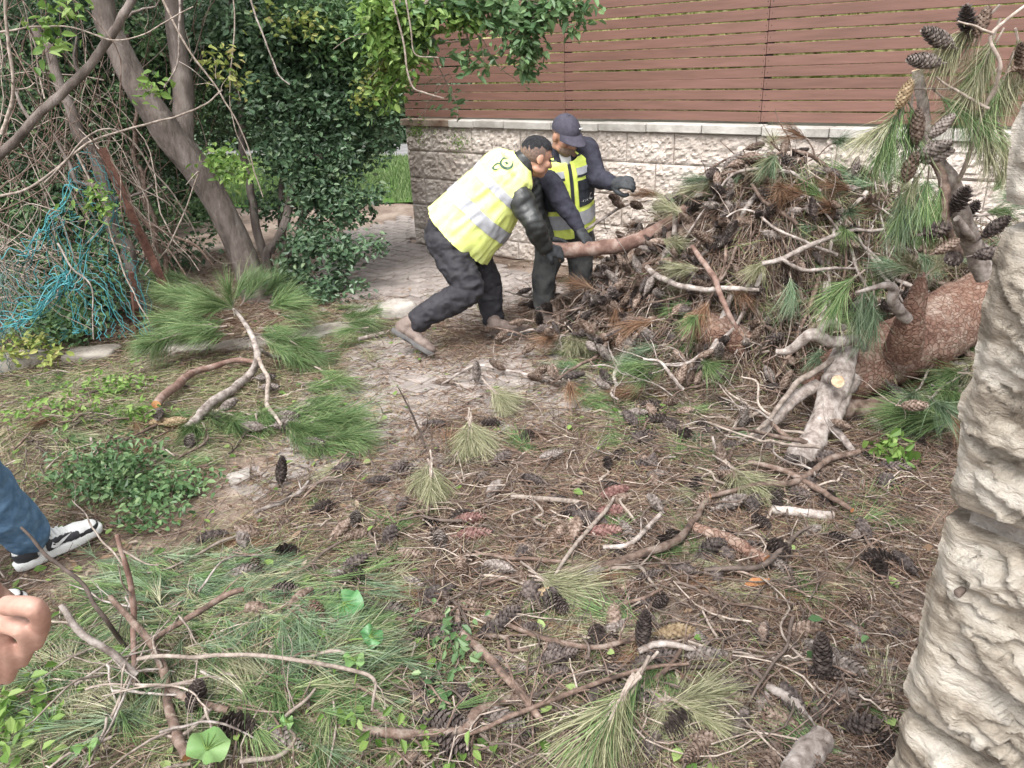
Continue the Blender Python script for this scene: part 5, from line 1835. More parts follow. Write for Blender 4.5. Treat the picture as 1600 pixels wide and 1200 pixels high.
def net():
    mb = MB()
    TL, TR, BL, BR = P(-60, 395, 4.5), P(160, 228, 4.88), P(-60, 585, 4.35), P(262, 470, 4.8)
    nu, nv = 25, 24

    def at(u, v):
        top = TL * (1 - u) + TR * u
        top = top + A(0, 0, -.35 * math.sin(math.pi * u) * (1 - u) ** .5)
        bot = BL * (1 - u) + BR * u + A(0, -.05, -.12 * u)
        p = top * (1 - v) + bot * v
        n = np.array([vnoise(A(u * 6 + 9 * k, v * 4, 1.7)[None])[0] for k in range(3)])
        m = np.array([vnoise(A(u * 21 + 9 * k, v * 15, 5.7)[None])[0] for k in range(3)])
        return p + n * A(.10, .10, .13) + m * .03

    gu = np.linspace(0, 1, nu * 2 + 1)
    gv = np.linspace(0, 1, nv + 1)
    g = np.array([[at(u, v) for v in gv] for u in gu])
    for i in range(0, nu * 2 - 1):
        torn = int(3 + 3 * vnoise(A(i * .23, 0, 3)[None])[0]) if i < nu * 1.2 else 0
        path = [g[min(i + (j % 2), nu * 2)][j] for j in range(max(0, torn), nv + 1)]
        if i % 2:
            path = [g[max(i - (j % 2), 0)][j] for j in range(max(0, torn), nv + 1)]
        if len(path) > 3:
            tube(mb, np.array(path), .0022 if i % 3 else .0027, 3, 0 if (i > nu * .7 and random.random() < .7) else 1)
    # loose bunched edges
    for k in range(22):
        v = random.choice((.02, .04, .45, .5, .55))
        u0 = random.uniform(0, .5)
        q = [g[int((u0 + t * .45) * nu * 2)][int(np.clip(v + random.gauss(0, .03), 0, 1) * nv)] + RNG.normal(0, .02, 3) + A(0, -.03, 0) for t in np.linspace(0, 1, 9)]
        tube(mb, catmull(q, 26), .0028, 3, 0)
    child(mb, 'netting', [MATS['net_teal'], MATS['net_dull']], nf, False)


net()

# bright climbing plants and low herbs
def leafy(name, lab, cl, sz, m):
    px, py, d = cl[0][:3]
    root = empty(name, tuple(P(px, py, d)))
    tag(root, lab, 'plant')
    lf = child(foliage(cl, sz), 'leaves', MATS[m], root, False)
    lf['kind'] = 'stuff'
    for px, py, d, rx, ry, rz, n in cl:
        for _ in range(min(4, 1 + n // 60)):
            c = P(px, py, d)
            e = c + rdir(1)[0] * [rx, ry, rz]
            b = c + A(random.gauss(0, rx * .3), 0, -rz * .9)
            b[2], e[2] = max(b[2], .02), max(e[2], .03)
            mb = MB()
            tube(mb, wiggle(catmull([b, (b + e) / 2 + A(0, 0, rz * .2), e], 10), rx * .1, px, 9), [.0035, .0015], 4)
            child(mb, 'stem', MATS['twig_pale'], root)


for lab, cl, m, sz in (('yellow green sprouts low at the left edge above the kerb', [(20, 545, 4.45, .12, .1, .08, 90), (50, 530, 4.5, .06, .06, .05, 40), (75, 555, 4.4, .08, .06, .05, 50)], 'leaf_yellow', .05),
                       ('lime leaves sprouting through the net', [(148, 315, 4.7, .06, .05, .10, 60), (150, 300, 4.7, .05, .05, .05, 40)], 'leaf_lime', .05),
                       ('bright lime shoot hanging before the trunk', [(350, 255, 5.5, .14, .1, .09, 110), (375, 272, 5.5, .10, .1, .06, 70), (335, 240, 5.5, .06, .06, .06, 40)], 'leaf_lime', .055),
                       ('few bright leaves on the trunk fork', [(238, 140, 5.4, .10, .08, .05, 26), (225, 135, 5.4, .06, .05, .04, 14)], 'leaf_lime', .07),
                       ('lime leaf sprig at the upper left corner', [(75, 45, 4.8, .10, .08, .12, 40), (85, 70, 4.8, .05, .05, .08, 16), (110, 15, 4.8, .1, .08, .06, 24)], 'leaf_lime', .07),
                       ('yellowish vine sprig in front of the upper shrub', [(345, 95, 5.5, .12, .1, .12, 50), (370, 130, 5.5, .06, .06, .12, 30)], 'leaf_yellow', .06),
                       ('green herbs growing on the ground inside the net', [(100, 500, 4.9, .35, .25, .16, 700), (60, 470, 5.1, .3, .2, .2, 400)], 'leaf_mid', .045),
                       ('small green weed at the foot of the shrub', [(500, 460, 5.6, .2, .12, .08, 200), (560, 445, 5.6, .08, .06, .05, 60)], 'leaf_dark', .05),
                       ('low green shrublets in the leaf litter left of the path', [(330, 330, 7.6, .4, .3, .25, 420)], 'leaf_mid', .06),
                       ('ferny weed growing from the upper wall joint at the corner', [(654, 207, 6.95, .08, .05, .05, 220)], 'leaf_lime', .022),
                       ('smaller weed tuft on the wall face right of the corner', [(716, 222, 6.65, .055, .04, .035, 150)], 'leaf_lime', .02)):
    leafy('leafy_sprout', lab, cl, sz, m)

# climber hanging over the fence at the top
cv = empty('hanging_climber', tuple(P(760, 20, 5.9)))
tag(cv, 'leafy green climber hanging over the slatted fence at the top', 'climbing plant')
mb = MB()
stems(mb, [([P(560, -30, 5.9), P(640, 5, 5.85), P(720, -5, 5.8), P(800, -20, 5.7), P(900, -40, 5.5)], [.02, .015], .06), ([P(640, 5, 5.85), P(660, 50, 5.9), P(705, 150, 6.1), P(705, 190, 6.1)], [.006, .003], .04),
           ([P(700, -20, 5.8), P(760, 40, 5.75), P(800, 70, 5.7), P(830, 110, 5.7)], [.008, .003], .04), ([P(690, -20, 5.8), P(745, 60, 5.75), P(750, 110, 5.75)], [.006, .003], .04), ([P(780, -20, 5.7), P(850, 15, 5.6), P(930, 10, 5.5)], [.008, .003], .03),
           ([P(612, -20, 5.6), P(628, 60, 5.6), P(642, 130, 5.6), P(665, 145, 5.6), P(695, 154, 5.6)], [.008, .006], .015), ([P(632, -10, 5.6), P(640, 50, 5.6), P(648, 85, 5.6), P(685, 90, 5.6)], [.007, .004], .01),
           ([P(702, 115, 6.0), P(680, 140, 6.0), P(640, 190, 6.1)], [.004, .002], .04), ([P(702, 115, 6.0), P(672, 130, 6.0), P(650, 160, 6.1)], [.004, .002], .04), ([P(706, 120, 6.0), P(664, 165, 6.0), P(660, 185, 6.1)], [.004, .002], .03)])
for k in range(26):
    x = random.uniform(600, 800)
    y = random.uniform(-20, 60)
    p0 = P(x, y, 5.85)
    p1 = p0 + A(random.gauss(0, .3), 0, random.uniform(-.4, .1))
    tube(mb, wiggle(catmull([p0, (p0 + p1) / 2 + rdir(1)[0] * .08, p1], 14), .05, k, 4), [.004, .002], 4)
child(mb, 'stems', MATS['twig_pale'], cv)
fo = foliage([(640, 35, 5.8, .26, .15, .16, 144), (690, 5, 5.75, .28, .15, .12, 216), (745, 8, 5.7, .25, .15, .11, 201), (800, 20, 5.65, .22, .15, .12, 237), (845, 20, 5.6, .17, .12, .10, 172), (880, 8, 5.5, .14, .12, .08, 93), (912, 12, 5.5, .09, .10, .05, 43),
              (815, 65, 5.65, .13, .1, .13, 172), (825, 105, 5.7, .09, .08, .08, 57), (740, 100, 5.75, .09, .08, .06, 43), (725, 85, 5.75, .07, .06, .06, 24), (892, 50, 5.5, .05, .05, .04, 21), (706, 155, 6.1, .04, .03, .07, 18), (660, 60, 5.8, .12, .1, .1, 86), (830, 80, 5.65, .08, .08, .08, 50)], .075, .52, .15, .25)
child(fo, 'leaves', MATS['leaf_mid'], cv, False)
fo = foliage([(620, 60, 5.75, .22, .15, .2, 420), (600, 20, 5.75, .2, .15, .15, 360), (640, 95, 5.8, .1, .08, .12, 130), (660, 30, 5.75, .2, .12, .14, 220), (720, 30, 5.7, .2, .12, .1, 160), (610, 130, 5.9, .1, .1, .1, 140)], .07, .52, .15, .25)
child(fo, 'leaves', MATS['leaf_lime'], cv, False)


# hedges beyond: behind the lawn, behind the thicket and behind the fence
def hedge(name, label, x0, x1, y, z1, thick, n, size, m, core, cat='hedge', slope=0.0):
    root = empty(name, ((x0 + x1) / 2, y, 0))
    tag(root, label, cat)
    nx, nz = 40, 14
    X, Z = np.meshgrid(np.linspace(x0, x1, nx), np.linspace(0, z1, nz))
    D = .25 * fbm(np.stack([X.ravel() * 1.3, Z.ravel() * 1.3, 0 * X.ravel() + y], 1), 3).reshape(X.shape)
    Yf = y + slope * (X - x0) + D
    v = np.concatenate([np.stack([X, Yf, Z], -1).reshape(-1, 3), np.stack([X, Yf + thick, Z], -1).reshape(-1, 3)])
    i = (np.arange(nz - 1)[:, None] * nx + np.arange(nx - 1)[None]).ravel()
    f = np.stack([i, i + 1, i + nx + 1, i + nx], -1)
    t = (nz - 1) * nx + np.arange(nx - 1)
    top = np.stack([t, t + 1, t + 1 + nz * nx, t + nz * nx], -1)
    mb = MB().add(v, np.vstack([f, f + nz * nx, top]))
    child(mb, 'core_sheet', MATS[core], root)  # solid sheet added behind the leaves; dark ones stand in for inner shade
    p = np.column_stack([RNG.uniform(x0, x1, n), RNG.normal(0, .12, n) - .06, RNG.uniform(0, z1, n)])
    p[:, 1] += y + slope * (p[:, 0] - x0) + .25 * fbm(np.column_stack([p[:, 0] * 1.3, p[:, 2] * 1.3, np.full(n, y)]), 3)
    mb = MB()
    leaves(mb, p, rdir(n, .6) + A(0, 0, -.2), rdir(n) * .6 + A(0, -.5, .6), RNG.uniform(.7, 1.2, n) * size, .55, 0, np.clip(RNG.normal(.4, .25, n), 0, 1), .2, .1)
    child(mb, 'leaves', MATS[m], root, False)


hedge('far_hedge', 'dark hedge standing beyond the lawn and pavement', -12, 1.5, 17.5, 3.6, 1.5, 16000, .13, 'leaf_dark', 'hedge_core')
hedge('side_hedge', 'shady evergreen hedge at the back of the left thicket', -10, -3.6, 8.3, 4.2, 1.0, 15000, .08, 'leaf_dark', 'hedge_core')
hc = W(0, -1.0, 0)
hedge('garden_hedge', 'yellow green hedge glimpsed through the fence gaps', hc[0], hc[0] + 5.6, hc[1], 3.2, .8, 9000, .07, 'leaf_yellow', 'hedge_core_light', slope=WD[1] / WD[0])

# cut leafy shoots dropped at the path edge
for lab, cl, m, sz in (('dense cut privet shoots dropped on the needles left of the path', [(170, 730, None, .26, .18, .09, 900), (150, 760, None, .2, .15, .08, 500), (210, 760, None, .15, .12, .08, 350)], 'leaf_mid', .032),
                       ('bright cut shoots with small leaves at the edge of the bare path', [(255, 775, None, .20, .13, .06, 620), (230, 815, None, .15, .08, .04, 320), (295, 770, None, .08, .08, .03, 140)], 'leaf_mid', .034),
                       ('small leafy weed at the lower left corner', [(20, 1110, None, .08, .08, .08, 120), (40, 1150, None, .08, .08, .05, 90)], 'leaf_lime', .04),
                       ('small round leaved shoot lying mid bottom of the litter', [(700, 990, None, .05, .05, .04, 60), (712, 1030, None, .05, .07, .03, 55), (690, 1085, None, .06, .05, .03, 50)], 'leaf_mid', .034),
                       ('pale clover leaves along the bottom edge', [(650, 1165, None, .10, .05, .02, 60), (700, 1185, None, .1, .04, .02, 45), (560, 1120, None, .08, .06, .03, 35)], 'leaf_lime', .038),
                       ('scraps of chopped leaves under the fallen trunk', [(1400, 715, None, .10, .06, .04, 70), (1385, 700, None, .05, .05, .03, 24)], 'leaf_lime', .06),
                       ('small ivy shoot near the pillar foot', [(1300, 1010, None, .05, .05, .03, 9), (1345, 972, None, .02, .02, .01, 3)], 'leaf_mid', .055),
                       ('trampled green shoots in the left litter', [(170, 610, None, .3, .2, .05, 330), (90, 640, None, .3, .2, .04, 260), (200, 650, None, .2, .1, .04, 160)], 'leaf_lime', .035)):
    c2 = []
    for px, py, _, rx, ry, rz, n in cl:
        p = S(px, py, .03)
        c2.append((px, py, p[1], rx, ry, rz, n))
    leafy('cut_shoots', lab, c2, sz, m)


def big_leaf(label, px, py, r, ang, m, tilt=.25, h=.05):
    """heart shaped leaf with folded midrib and slightly waved rim"""
    mb = MB()
    n, k = 26, 6
    a = np.linspace(0, 2 * np.pi, n, endpoint=False)
    rim = r * (1 - .28 * np.exp(-((np.abs(a - np.pi)) / .35) ** 2) * 1.6 + .12 * np.cos(a))
    v = [A(0, 0, 0)]
    for j in range(1, k + 1):
        rr = rim * j / k
        x, y = rr * np.cos(a), rr * np.sin(a) * .92
        z = .22 * np.abs(y) + .012 * np.sin(a * 5 + 1) * (j / k) ** 2 - .12 * rr ** 2 / r
        v += list(np.stack([x, y, z], 1))
    f = [[0, 1 + i, 1 + (i + 1) % n] for i in range(n)]
    for j in range(k - 1):
        f += [[1 + j * n + i, 1 + (j + 1) * n + i, 1 + (j + 1) * n + (i + 1) % n, 1 + j * n + (i + 1) % n] for i in range(n)]
    mb.add(np.array(v), f)
    o = mb.build('heart_leaf', MATS[m])
    p = S(px, py, h)
    o.location = p
    o.rotation_euler = (random.gauss(0, .15) + tilt, random.gauss(0, .2), ang)
    mb = MB()
    tube(mb, catmull([A(-r * .62, 0, 0), A(-r * 1.1, .01, -.01), A(-r * 1.6, .02, -.03)], 8), [.003, .002], 5)
    for aa in (-.9, -.45, 0, .45, .9):
        tube(mb, [A(-r * .1, 0, .004), A(r * .8 * math.cos(aa), r * .75 * math.sin(aa), .22 * abs(r * .75 * math.sin(aa)) + .001)], [.0018, .0006], 4)
    mb.build('veins', MATS['leaf_lime'], o)
    o.location[2] += .035
    tag(o, label, 'leaf')


big_leaf('largest heart shaped green ivy leaf beside the reddish cones', 540, 958, .062, -.9, 'leaf_big', .45)
big_leaf('second heart shaped leaf below the largest one', 580, 1010, .038, .6, 'leaf_big', .3)
big_leaf('pale green heart leaf behind the long level twig', 556, 1048, .036, 2.2, 'leaf_bigpale')
big_leaf('wide pale heart leaf cut by the bottom edge', 328, 1186, .055, 1.4, 'leaf_bigpale', .35, .07)
big_leaf('pale heart leaf at the bottom left corner', 140, 1182, .036, 2.6, 'leaf_bigpale', .5, .06)
big_leaf('small round leaf near the mid litter', 450, 1145, .02, 1, 'leaf_bigpale')
p = S(1185, 913, .02)
mb = MB()
tube(mb, [A(-.05, 0, 0), A(-.02, .004, .004), A(.01, .002, .008), A(.045, .012, .012)], [.004, .013, .011, .002], 5, rough=.5, seed=3.0)
o = mb.build('wood_splinter', MATS['rawwood'], smooth=False)
o.location = p
o.rotation_euler = (.3, .2, .2)
tag(o, 'orange torn wood splinter lying in the right hand litter', 'wood chip')


# ------------------------------------------------------------------ people
mat('skin_tan', (.36, .19, .13), (.46, .26, .185), scale=12, rough=.55, spec=.35, bump=.15, bscale=60, dist=.003)
mat('skin_hand', (.31, .17, .13), (.45, .28, .22), scale=26, rough=.5, spec=.4, bump=.35, bscale=120, dist=.002)
mat('skin_stubble', (.17, .12, .10), (.27, .19, .155), scale=70, rough=.8)
mat('hair_black', (.010, .010, .012), (.03, .03, .034), scale=60, rough=.5, bump=.8, bscale=160, stretch=(1, 1, .3))
mat('hair_fade', (.10, .07, .058), (.19, .125, .10), scale=90, rough=.8)
mat('hivis', (.78, .87, .24), (.87, .95, .36), scale=14, rough=.6, bump=.4, bscale=30, dist=.006)
mat('hivis_worn', (.70, .82, .13), (.82, .92, .22), scale=14, rough=.6, bump=.4, bscale=30, dist=.006)
mat('reflective', (.36, .37, .40), (.46, .47, .50), scale=30, rough=.45, spec=.6, bump=.2, bscale=60, dist=.003)
mat('vest_trim', (.022, .026, .035), (.045, .05, .06), scale=20, rough=.7)
mat('print_green', (.03, .07, .05), (.05, .10, .07), scale=20, rough=.6)
mat('print_grey', (.16, .18, .17), (.22, .24, .22), scale=20, rough=.6)
mat('print_white', (.75, .75, .75), rough=.6)
mat('puffer', (.018, .020, .020), (.036, .038, .037), scale=9, rough=.42, spec=.5, bump=.5, bscale=20, dist=.01)
mat('hoodie', (.022, .022, .033), (.040, .040, .056), scale=30, rough=.9, bump=.4, bscale=25, dist=.008)
mat('trousers_black', (.020, .019, .023), (.038, .036, .041), scale=14, rough=.75, bump=.5, bscale=18, dist=.01)
mat('trousers_grey', (.045, .048, .052), (.13, .13, .125), scale=14, rough=.85, bump=.4, bscale=30, lo=.3, hi=.7)
mat('jeans_dark', (.025, .032, .05), (.05, .06, .085), scale=24, rough=.85)
mat('jeans_blue', (.065, .13, .225), (.125, .215, .335), scale=30, rough=.85, bump=.4, bscale=30, dist=.006)
mat('boot_leather', (.14, .105, .09), (.24, .19, .165), scale=16, rough=.75, bump=.4, bscale=60, dist=.003)
mat('boot_elastic', (.075, .055, .05), (.10, .075, .068), scale=20, rough=.9)
mat('boot_sole', (.08, .075, .075), (.13, .125, .12), scale=18, rough=.85)
mat('glove', (.024, .026, .029), (.05, .054, .058), scale=40, rough=.7, bump=.4, bscale=60, dist=.004)
mat('cap_cloth', (.040, .037, .052), (.060, .056, .075), scale=40, rough=.85, bump=.3, bscale=60, dist=.003)
mat('shirt_white', (.70, .70, .70), rough=.8)
mat('shoe_white', (.62, .62, .60), (.74, .74, .72), scale=18, rough=.5)
mat('shoe_black', (.026, .026, .03), (.05, .05, .055), scale=18, rough=.5)


def ell(mb, c, rx, ry, rz, ax=None, n=16, mat=0):
    th = np.linspace(0, np.pi, n)
    ph = np.linspace(0, 2 * np.pi, 2 * n, endpoint=False)
    T, Q = np.meshgrid(th, ph, indexing='ij')
    u = np.stack([np.sin(T) * np.cos(Q) * rx, np.sin(T) * np.sin(Q) * ry, np.cos(T) * rz], -1).reshape(-1, 3)
    ax = np.eye(3) if ax is None else np.asarray(ax)
    m = 2 * n
    i = np.arange(n - 1)[:, None] * m
    j = np.arange(m)[None]
    k = (j + 1) % m
    mb.add(np.asarray(c) + u @ ax, np.stack([i + j, i + m + j, i + m + k, i + k], -1).reshape(-1, 4), mat)


def cap_chain(mb, pts, r, n=None, segs=16):
    """rounded tapering limb through points"""
    n = n or max(8, 7 * len(pts))
    q = catmull(pts, n)
    rr = lerpr(r, n)
    tube(mb, q, rr, segs)
    ell(mb, q[0], rr[0], rr[0], rr[0], n=10)
    ell(mb, q[-1], rr[-1], rr[-1], rr[-1], n=10)


def loft(mb, pts, rx, ry, lat, n=24, segs=28):
    q = catmull(pts, n)
    rx, ry = lerpr(rx, n), lerpr(ry, n)
    t = np.gradient(q, axis=0)
    t /= np.linalg.norm(t, axis=1)[:, None]
    a = np.linspace(0, 2 * np.pi, segs, endpoint=False)
    v = []
    for k in range(n):
        x = unit(lat - t[k] * (lat @ t[k]))
        y = np.cross(t[k], x)
        v.append(q[k] + np.cos(a)[:, None] * x * rx[k] + np.sin(a)[:, None] * y * ry[k])
    v = np.vstack(v)
    i = np.arange(n - 1)[:, None] * segs
    j = np.arange(segs)[None]
    kk = (j + 1) % segs
    mb.add(v, np.stack([i + j, i + kk, i + segs + kk, i + segs + j], -1).reshape(-1, 4))
    mb.add(v[:segs], [list(range(segs))[::-1]])
    mb.add(v[-segs:], [list(range(segs))])
    for e in (0, n - 1):
        ax = np.array([unit(lat - t[e] * (lat @ t[e])), np.cross(t[e], unit(lat - t[e] * (lat @ t[e]))), t[e]])
        ell(mb, q[e], rx[e], ry[e], min(rx[e], ry[e]) * .5, ax, 10)


def skinned(mb, name, m, parent, voxel=.012, smooth=3, fold=0.0, fscale=9.0, stretch=(1, 1, 1), seed=0.0, post=None):
    """fuse overlapping shapes into one continuous surface, then lay soft folds on it"""
    tmp = link('tmp', mb.mesh('tmp', MATS['soil']))
    rm = tmp.modifiers.new('r', 'REMESH')
    rm.mode = 'VOXEL'
    rm.voxel_size = voxel
    if smooth:
        s = tmp.modifiers.new('s', 'SMOOTH')
        s.iterations = smooth
        s.factor = .5
    me = bpy.data.meshes.new_from_object(tmp.evaluated_get(bpy.context.evaluated_depsgraph_get()))
    bpy.data.objects.remove(tmp)
    n = len(me.vertices)
    co = np.empty(n * 3, np.float32)
    me.vertices.foreach_get('co', co)
    co = co.reshape(-1, 3).astype(float)
    if fold:
        nr = np.empty(n * 3, np.float32)
        me.vertex_normals.foreach_get('vector', nr)
        nr = nr.reshape(-1, 3)
        f = fbm(co * fscale * np.array(stretch) + seed, 3)
        f = 1 - np.abs(f) * 1.6
        co = co + nr * (f * fold)[:, None]
    if post is not None:
        co = post(co)
    me.vertices.foreach_set('co', co.astype(np.float32).ravel())
    me.polygons.foreach_set('use_smooth', np.ones(len(me.polygons), bool))
    me.materials.clear()
    me.materials.append(MATS[m])
    me.name = name
    o = link(name, me, parent)
    o.location = -np.array(parent.location)
    return o


def hand_shape(mb, wrist, d, back, curl, s=1.0, thumb=1, pad=0.0):
    """palm, four bent fingers and a thumb; d points along the hand, back is the back of the hand, thumb = +1/-1 side"""
    x = unit(d)
    z = unit(back - x * (back @ x))
    y = np.cross(z, x) * thumb
    L = lambda a, b, c: np.asarray(wrist) + (x * a + y * b + z * c) * s
    ell(mb, L(.048, 0, 0), .056 * s, .043 * s, .019 * s + pad, np.array([x, y, z]))
    cap_chain(mb, [L(-.03, 0, 0), L(.02, 0, 0)], [.027 * s + pad, .028 * s + pad])
    for k, (b, ln, rr) in enumerate(((.031, .074, .0098), (.0105, .083, .0102), (-.0105, .077, .0098), (-.030, .060, .0086))):
        pts = [L(.075, b * .9, 0)]
        p = L(.092, b, 0)
        a = 0.0
        pts.append(p)
        for seg, fr in enumerate((.46, .31, .23)):
            a += curl * (.75, 1.05, .8)[seg] * (1 + .07 * k)
            p = p + (x * math.cos(a) - z * math.sin(a)) * ln * fr * s
            pts.append(p)
        cap_chain(mb, pts, [rr * s * 1.08 + pad, rr * s * 1.05 + pad, rr * s + pad, rr * s * .82 + pad], segs=10)
    cap_chain(mb, [L(.018, .030, -.006), L(.045, .052, -.018), L(.066, .056, -.034 - .02 * curl), L(.082, .048, -.046 - .02 * curl)], [.014 * s + pad, .0125 * s + pad, .011 * s + pad, .009 * s + pad], segs=10)


def head_shape(mb, c, f, up):
    f = unit(f)
    u = unit(up - f * (up @ f))
    r = np.cross(f, u)
    ax = np.array([r, f, u])
    L = lambda a, b, k: np.asarray(c) + r * a + f * b + u * k
    ell(mb, L(0, -.008, .028), .074, .094, .088, ax)
    ell(mb, L(0, .022, -.035), .060, .068, .075, ax)
    ell(mb, L(0, .055, -.082), .034, .028, .026, ax)
    ell(mb, L(0, .070, .028), .050, .022, .014, ax)
    for s in (-1, 1):
        ell(mb, L(s * .042, .058, -.022), .024, .024, .022, ax)
        ell(mb, L(s * .076, -.008, -.008), .010, .022, .033, ax)
        ell(mb, L(s * .052, .010, -.065), .018, .04, .022, ax)
    cap_chain(mb, [L(0, .085, .018), L(0, .098, -.006), L(0, .106, -.026)], [.009, .011, .014])
    for s in (-1, 1):
        ell(mb, L(s * .013, .092, -.028), .010, .010, .009, ax)
    ell(mb, L(0, .083, -.052), .024, .012, .008, ax)
    ell(mb, L(0, .081, -.063), .021, .011, .008, ax)
    return L, ax


def face_bits(L, ax, root):
    for s in (-1, 1):
        mb = MB()
        ell(mb, L(s * .031, .076, .006), .013, .010, .008, ax, 8)
        child(mb, 'eye', MATS['hair_black'], root)
        mb = MB()
        tube(mb, [L(s * .014, .091, .024), L(s * .030, .089, .030), L(s * .047, .078, .024)], [.005, .006, .004], 6)
        child(mb, 'eyebrow', MATS['hair_black'], root)
    mb = MB()
    tube(mb, [L(-.022, .085, -.059), L(0, .096, -.057), L(.022, .085, -.059)], [.002, .003, .002], 5)
    child(mb, 'mouth', MATS['skin_stubble'], root)


def scalp(L, name, m, root, low, high, bound, rough, seed, front=None):
    """hair or cap shell round the skull above a hairline bound(a, b); it lies close at the line and stands off above it"""
    n = 48
    th = np.linspace(0, np.pi, n)
    ph = np.linspace(0, 2 * np.pi, 2 * n, endpoint=False)
    T, Q = np.meshgrid(th, ph, indexing='ij')
    u = np.stack([np.sin(T) * np.cos(Q), np.sin(T) * np.sin(Q), np.cos(T)], -1).reshape(-1, 3)
    e0 = u * np.array([.074, .094, .088])
    jit = rough * .12 * fbm(u * 14 + seed, 3)
    h = e0[:, 2] + .028 - bound(e0[:, 0], e0[:, 1] - .008) + jit
    k = low + (high - low) * sstep(h, 0, .04)
    e = e0 * k[:, None]
    e = e * (1 + rough * fbm(u * np.array([9, 9, 5]) + seed, 3) * sstep(h, 0, .03))[:, None]
    e = e + np.array([0, -.008, .028])
    ok = h > 0
    m2 = 2 * n
    i = np.arange(n - 1)[:, None] * m2
    j = np.arange(m2)[None]
    kk = (j + 1) % m2
    f = np.stack([i + j, i + m2 + j, i + m2 + kk, i + kk], -1).reshape(-1, 4)
    f = f[ok[f].all(1)]
    v = np.array([L(*p) for p in e])
    mb = MB().add(v, f)
    return child(mb, name, MATS[m], root)


class Wrap:
    """a garment surface round a spine: t runs from hem to neck, th goes round (0 = left side, pi/2 = front)"""

    def __init__(self, spine, lat, w, df, db, fold, seed):
        self.sp = catmull(spine, 60)
        self.lat, self.w, self.df, self.db, self.fold, self.seed = lat, w, df, db, fold, seed

    def pt(self, t, th, off=0.0):
        t, th = np.broadcast_arrays(np.asarray(t, float), np.asarray(th, float))
        sh = t.shape
        t, th = t.ravel(), th.ravel()
        x = np.clip(t, 0, 1) * 59
        i = np.minimum(x.astype(int), 58)
        fr = (x - i)[:, None]
        c = self.sp[i] * (1 - fr) + self.sp[i + 1] * fr
        tg = self.sp[i + 1] - self.sp[i]
        tg /= np.linalg.norm(tg, axis=1)[:, None]
        la = self.lat - tg * (tg @ self.lat)[:, None]
        la /= np.linalg.norm(la, axis=1)[:, None]
        fo = np.cross(la, tg)
        ts = np.linspace(0, 1, len(self.w))
        w, df, db = np.interp(t, ts, self.w), np.interp(t, ts, self.df), np.interp(t, ts, self.db)
        cs, sn = np.cos(th), np.sin(th)
        cs2, sn2 = np.sign(cs) * np.abs(cs) ** .85, np.sign(sn) * np.abs(sn) ** .85
        d = np.where(sn > 0, df, db)
        fo_n = fbm(np.column_stack([cs * 2.2 + self.seed, sn * 2.2, t * 3.0 + th * .0]), 3)
        fo_n = fo_n + .5 * np.sin(th * 5 + 3 * t + self.seed) * (1 - t)
        rdg = fbm(np.column_stack([cs * 4.5 + self.seed, sn * 4.5, t * 5.5 + cs * 2]), 3)
        fo_n = fo_n + .8 * (1 - 2.2 * np.abs(rdg)) * (.5 + .5 * (1 - t))
        k = 1 + (fo_n * self.fold) / .2
        rad = la * (w * cs2)[:, None] + fo * (d * sn2)[:, None]
        rn = rad / (np.linalg.norm(rad, axis=1)[:, None] + 1e-9)
        p = c + rad * k[:, None] + rn * off
        return p.reshape(sh + (3,))

    def patch(self, mb, t0, t1, a0, a1, off, nt=12, na=40, thick=.0, skew=0.0, mat=0):
        T, TH = np.meshgrid(np.linspace(t0, t1, nt), np.linspace(a0, a1, na), indexing='ij')
        T = T + skew * np.cos(TH)
        v = self.pt(T, TH, off).reshape(-1, 3)
        i = np.arange(nt - 1)[:, None] * na + np.arange(na - 1)[None]
        mb.add(v, np.stack([i, i + na, i + na + 1, i + 1], -1).reshape(-1, 4), mat)
        return mb

    def decal(self, mb, polys, t0, th0, size, rot, off, mat=0):
        """flat print: polygons in a 2-d frame laid on the cloth around (t0, th0)"""
        e = 1e-3
        p0 = self.pt(t0, th0)
        lt = np.linalg.norm(self.pt(t0 + e, th0) - p0) / e
        la = np.linalg.norm(self.pt(t0, th0 + e) - p0) / e
        c, s = math.cos(rot), math.sin(rot)
        for pl in polys:
            q = np.asarray(pl, float) * size
            x, y = q[:, 0] * c - q[:, 1] * s, q[:, 0] * s + q[:, 1] * c
            v = self.pt(t0 + y / lt, th0 + x / la, off)
            mb.add(v, [list(range(len(v)))], mat)


def crescent(n=16, a0=.5, a1=5.8, R=1.0, th=.34):
    out = []
    a = np.linspace(a0, a1, n)
    w = th * np.sin(np.pi * (a - a0) / (a1 - a0)) ** .6 + .03
    for i in range(n - 1):
        o0, o1 = (math.cos(a[i]), math.sin(a[i])), (math.cos(a[i + 1]), math.sin(a[i + 1]))
        out.append([(o0[0] * R, o0[1] * R), (o1[0] * R, o1[1] * R), (o1[0] * (R - w[i + 1]), o1[1] * (R - w[i + 1])), (o0[0] * (R - w[i]), o0[1] * (R - w[i]))])
    return out


def scribble(n, x0, h, seed, w=.5):
    """a row of letter strokes too small to read in the photograph"""
    rg = random.Random(seed)
    out = []
    for k in range(n):
        x = x0 + k * w
        for _ in range(2):
            a, b = (x + rg.uniform(0, w * .6), rg.uniform(0, h)), (x + rg.uniform(0, w * .6), rg.uniform(0, h))
            dx, dy = b[0] - a[0], b[1] - a[1]
            l = math.hypot(dx, dy) + 1e-6
            nx, ny = -dy / l * .07, dx / l * .07
            out.append([(a[0] - nx, a[1] - ny), (b[0] - nx, b[1] - ny), (b[0] + nx, b[1] + ny), (a[0] + nx, a[1] + ny)])
    return out


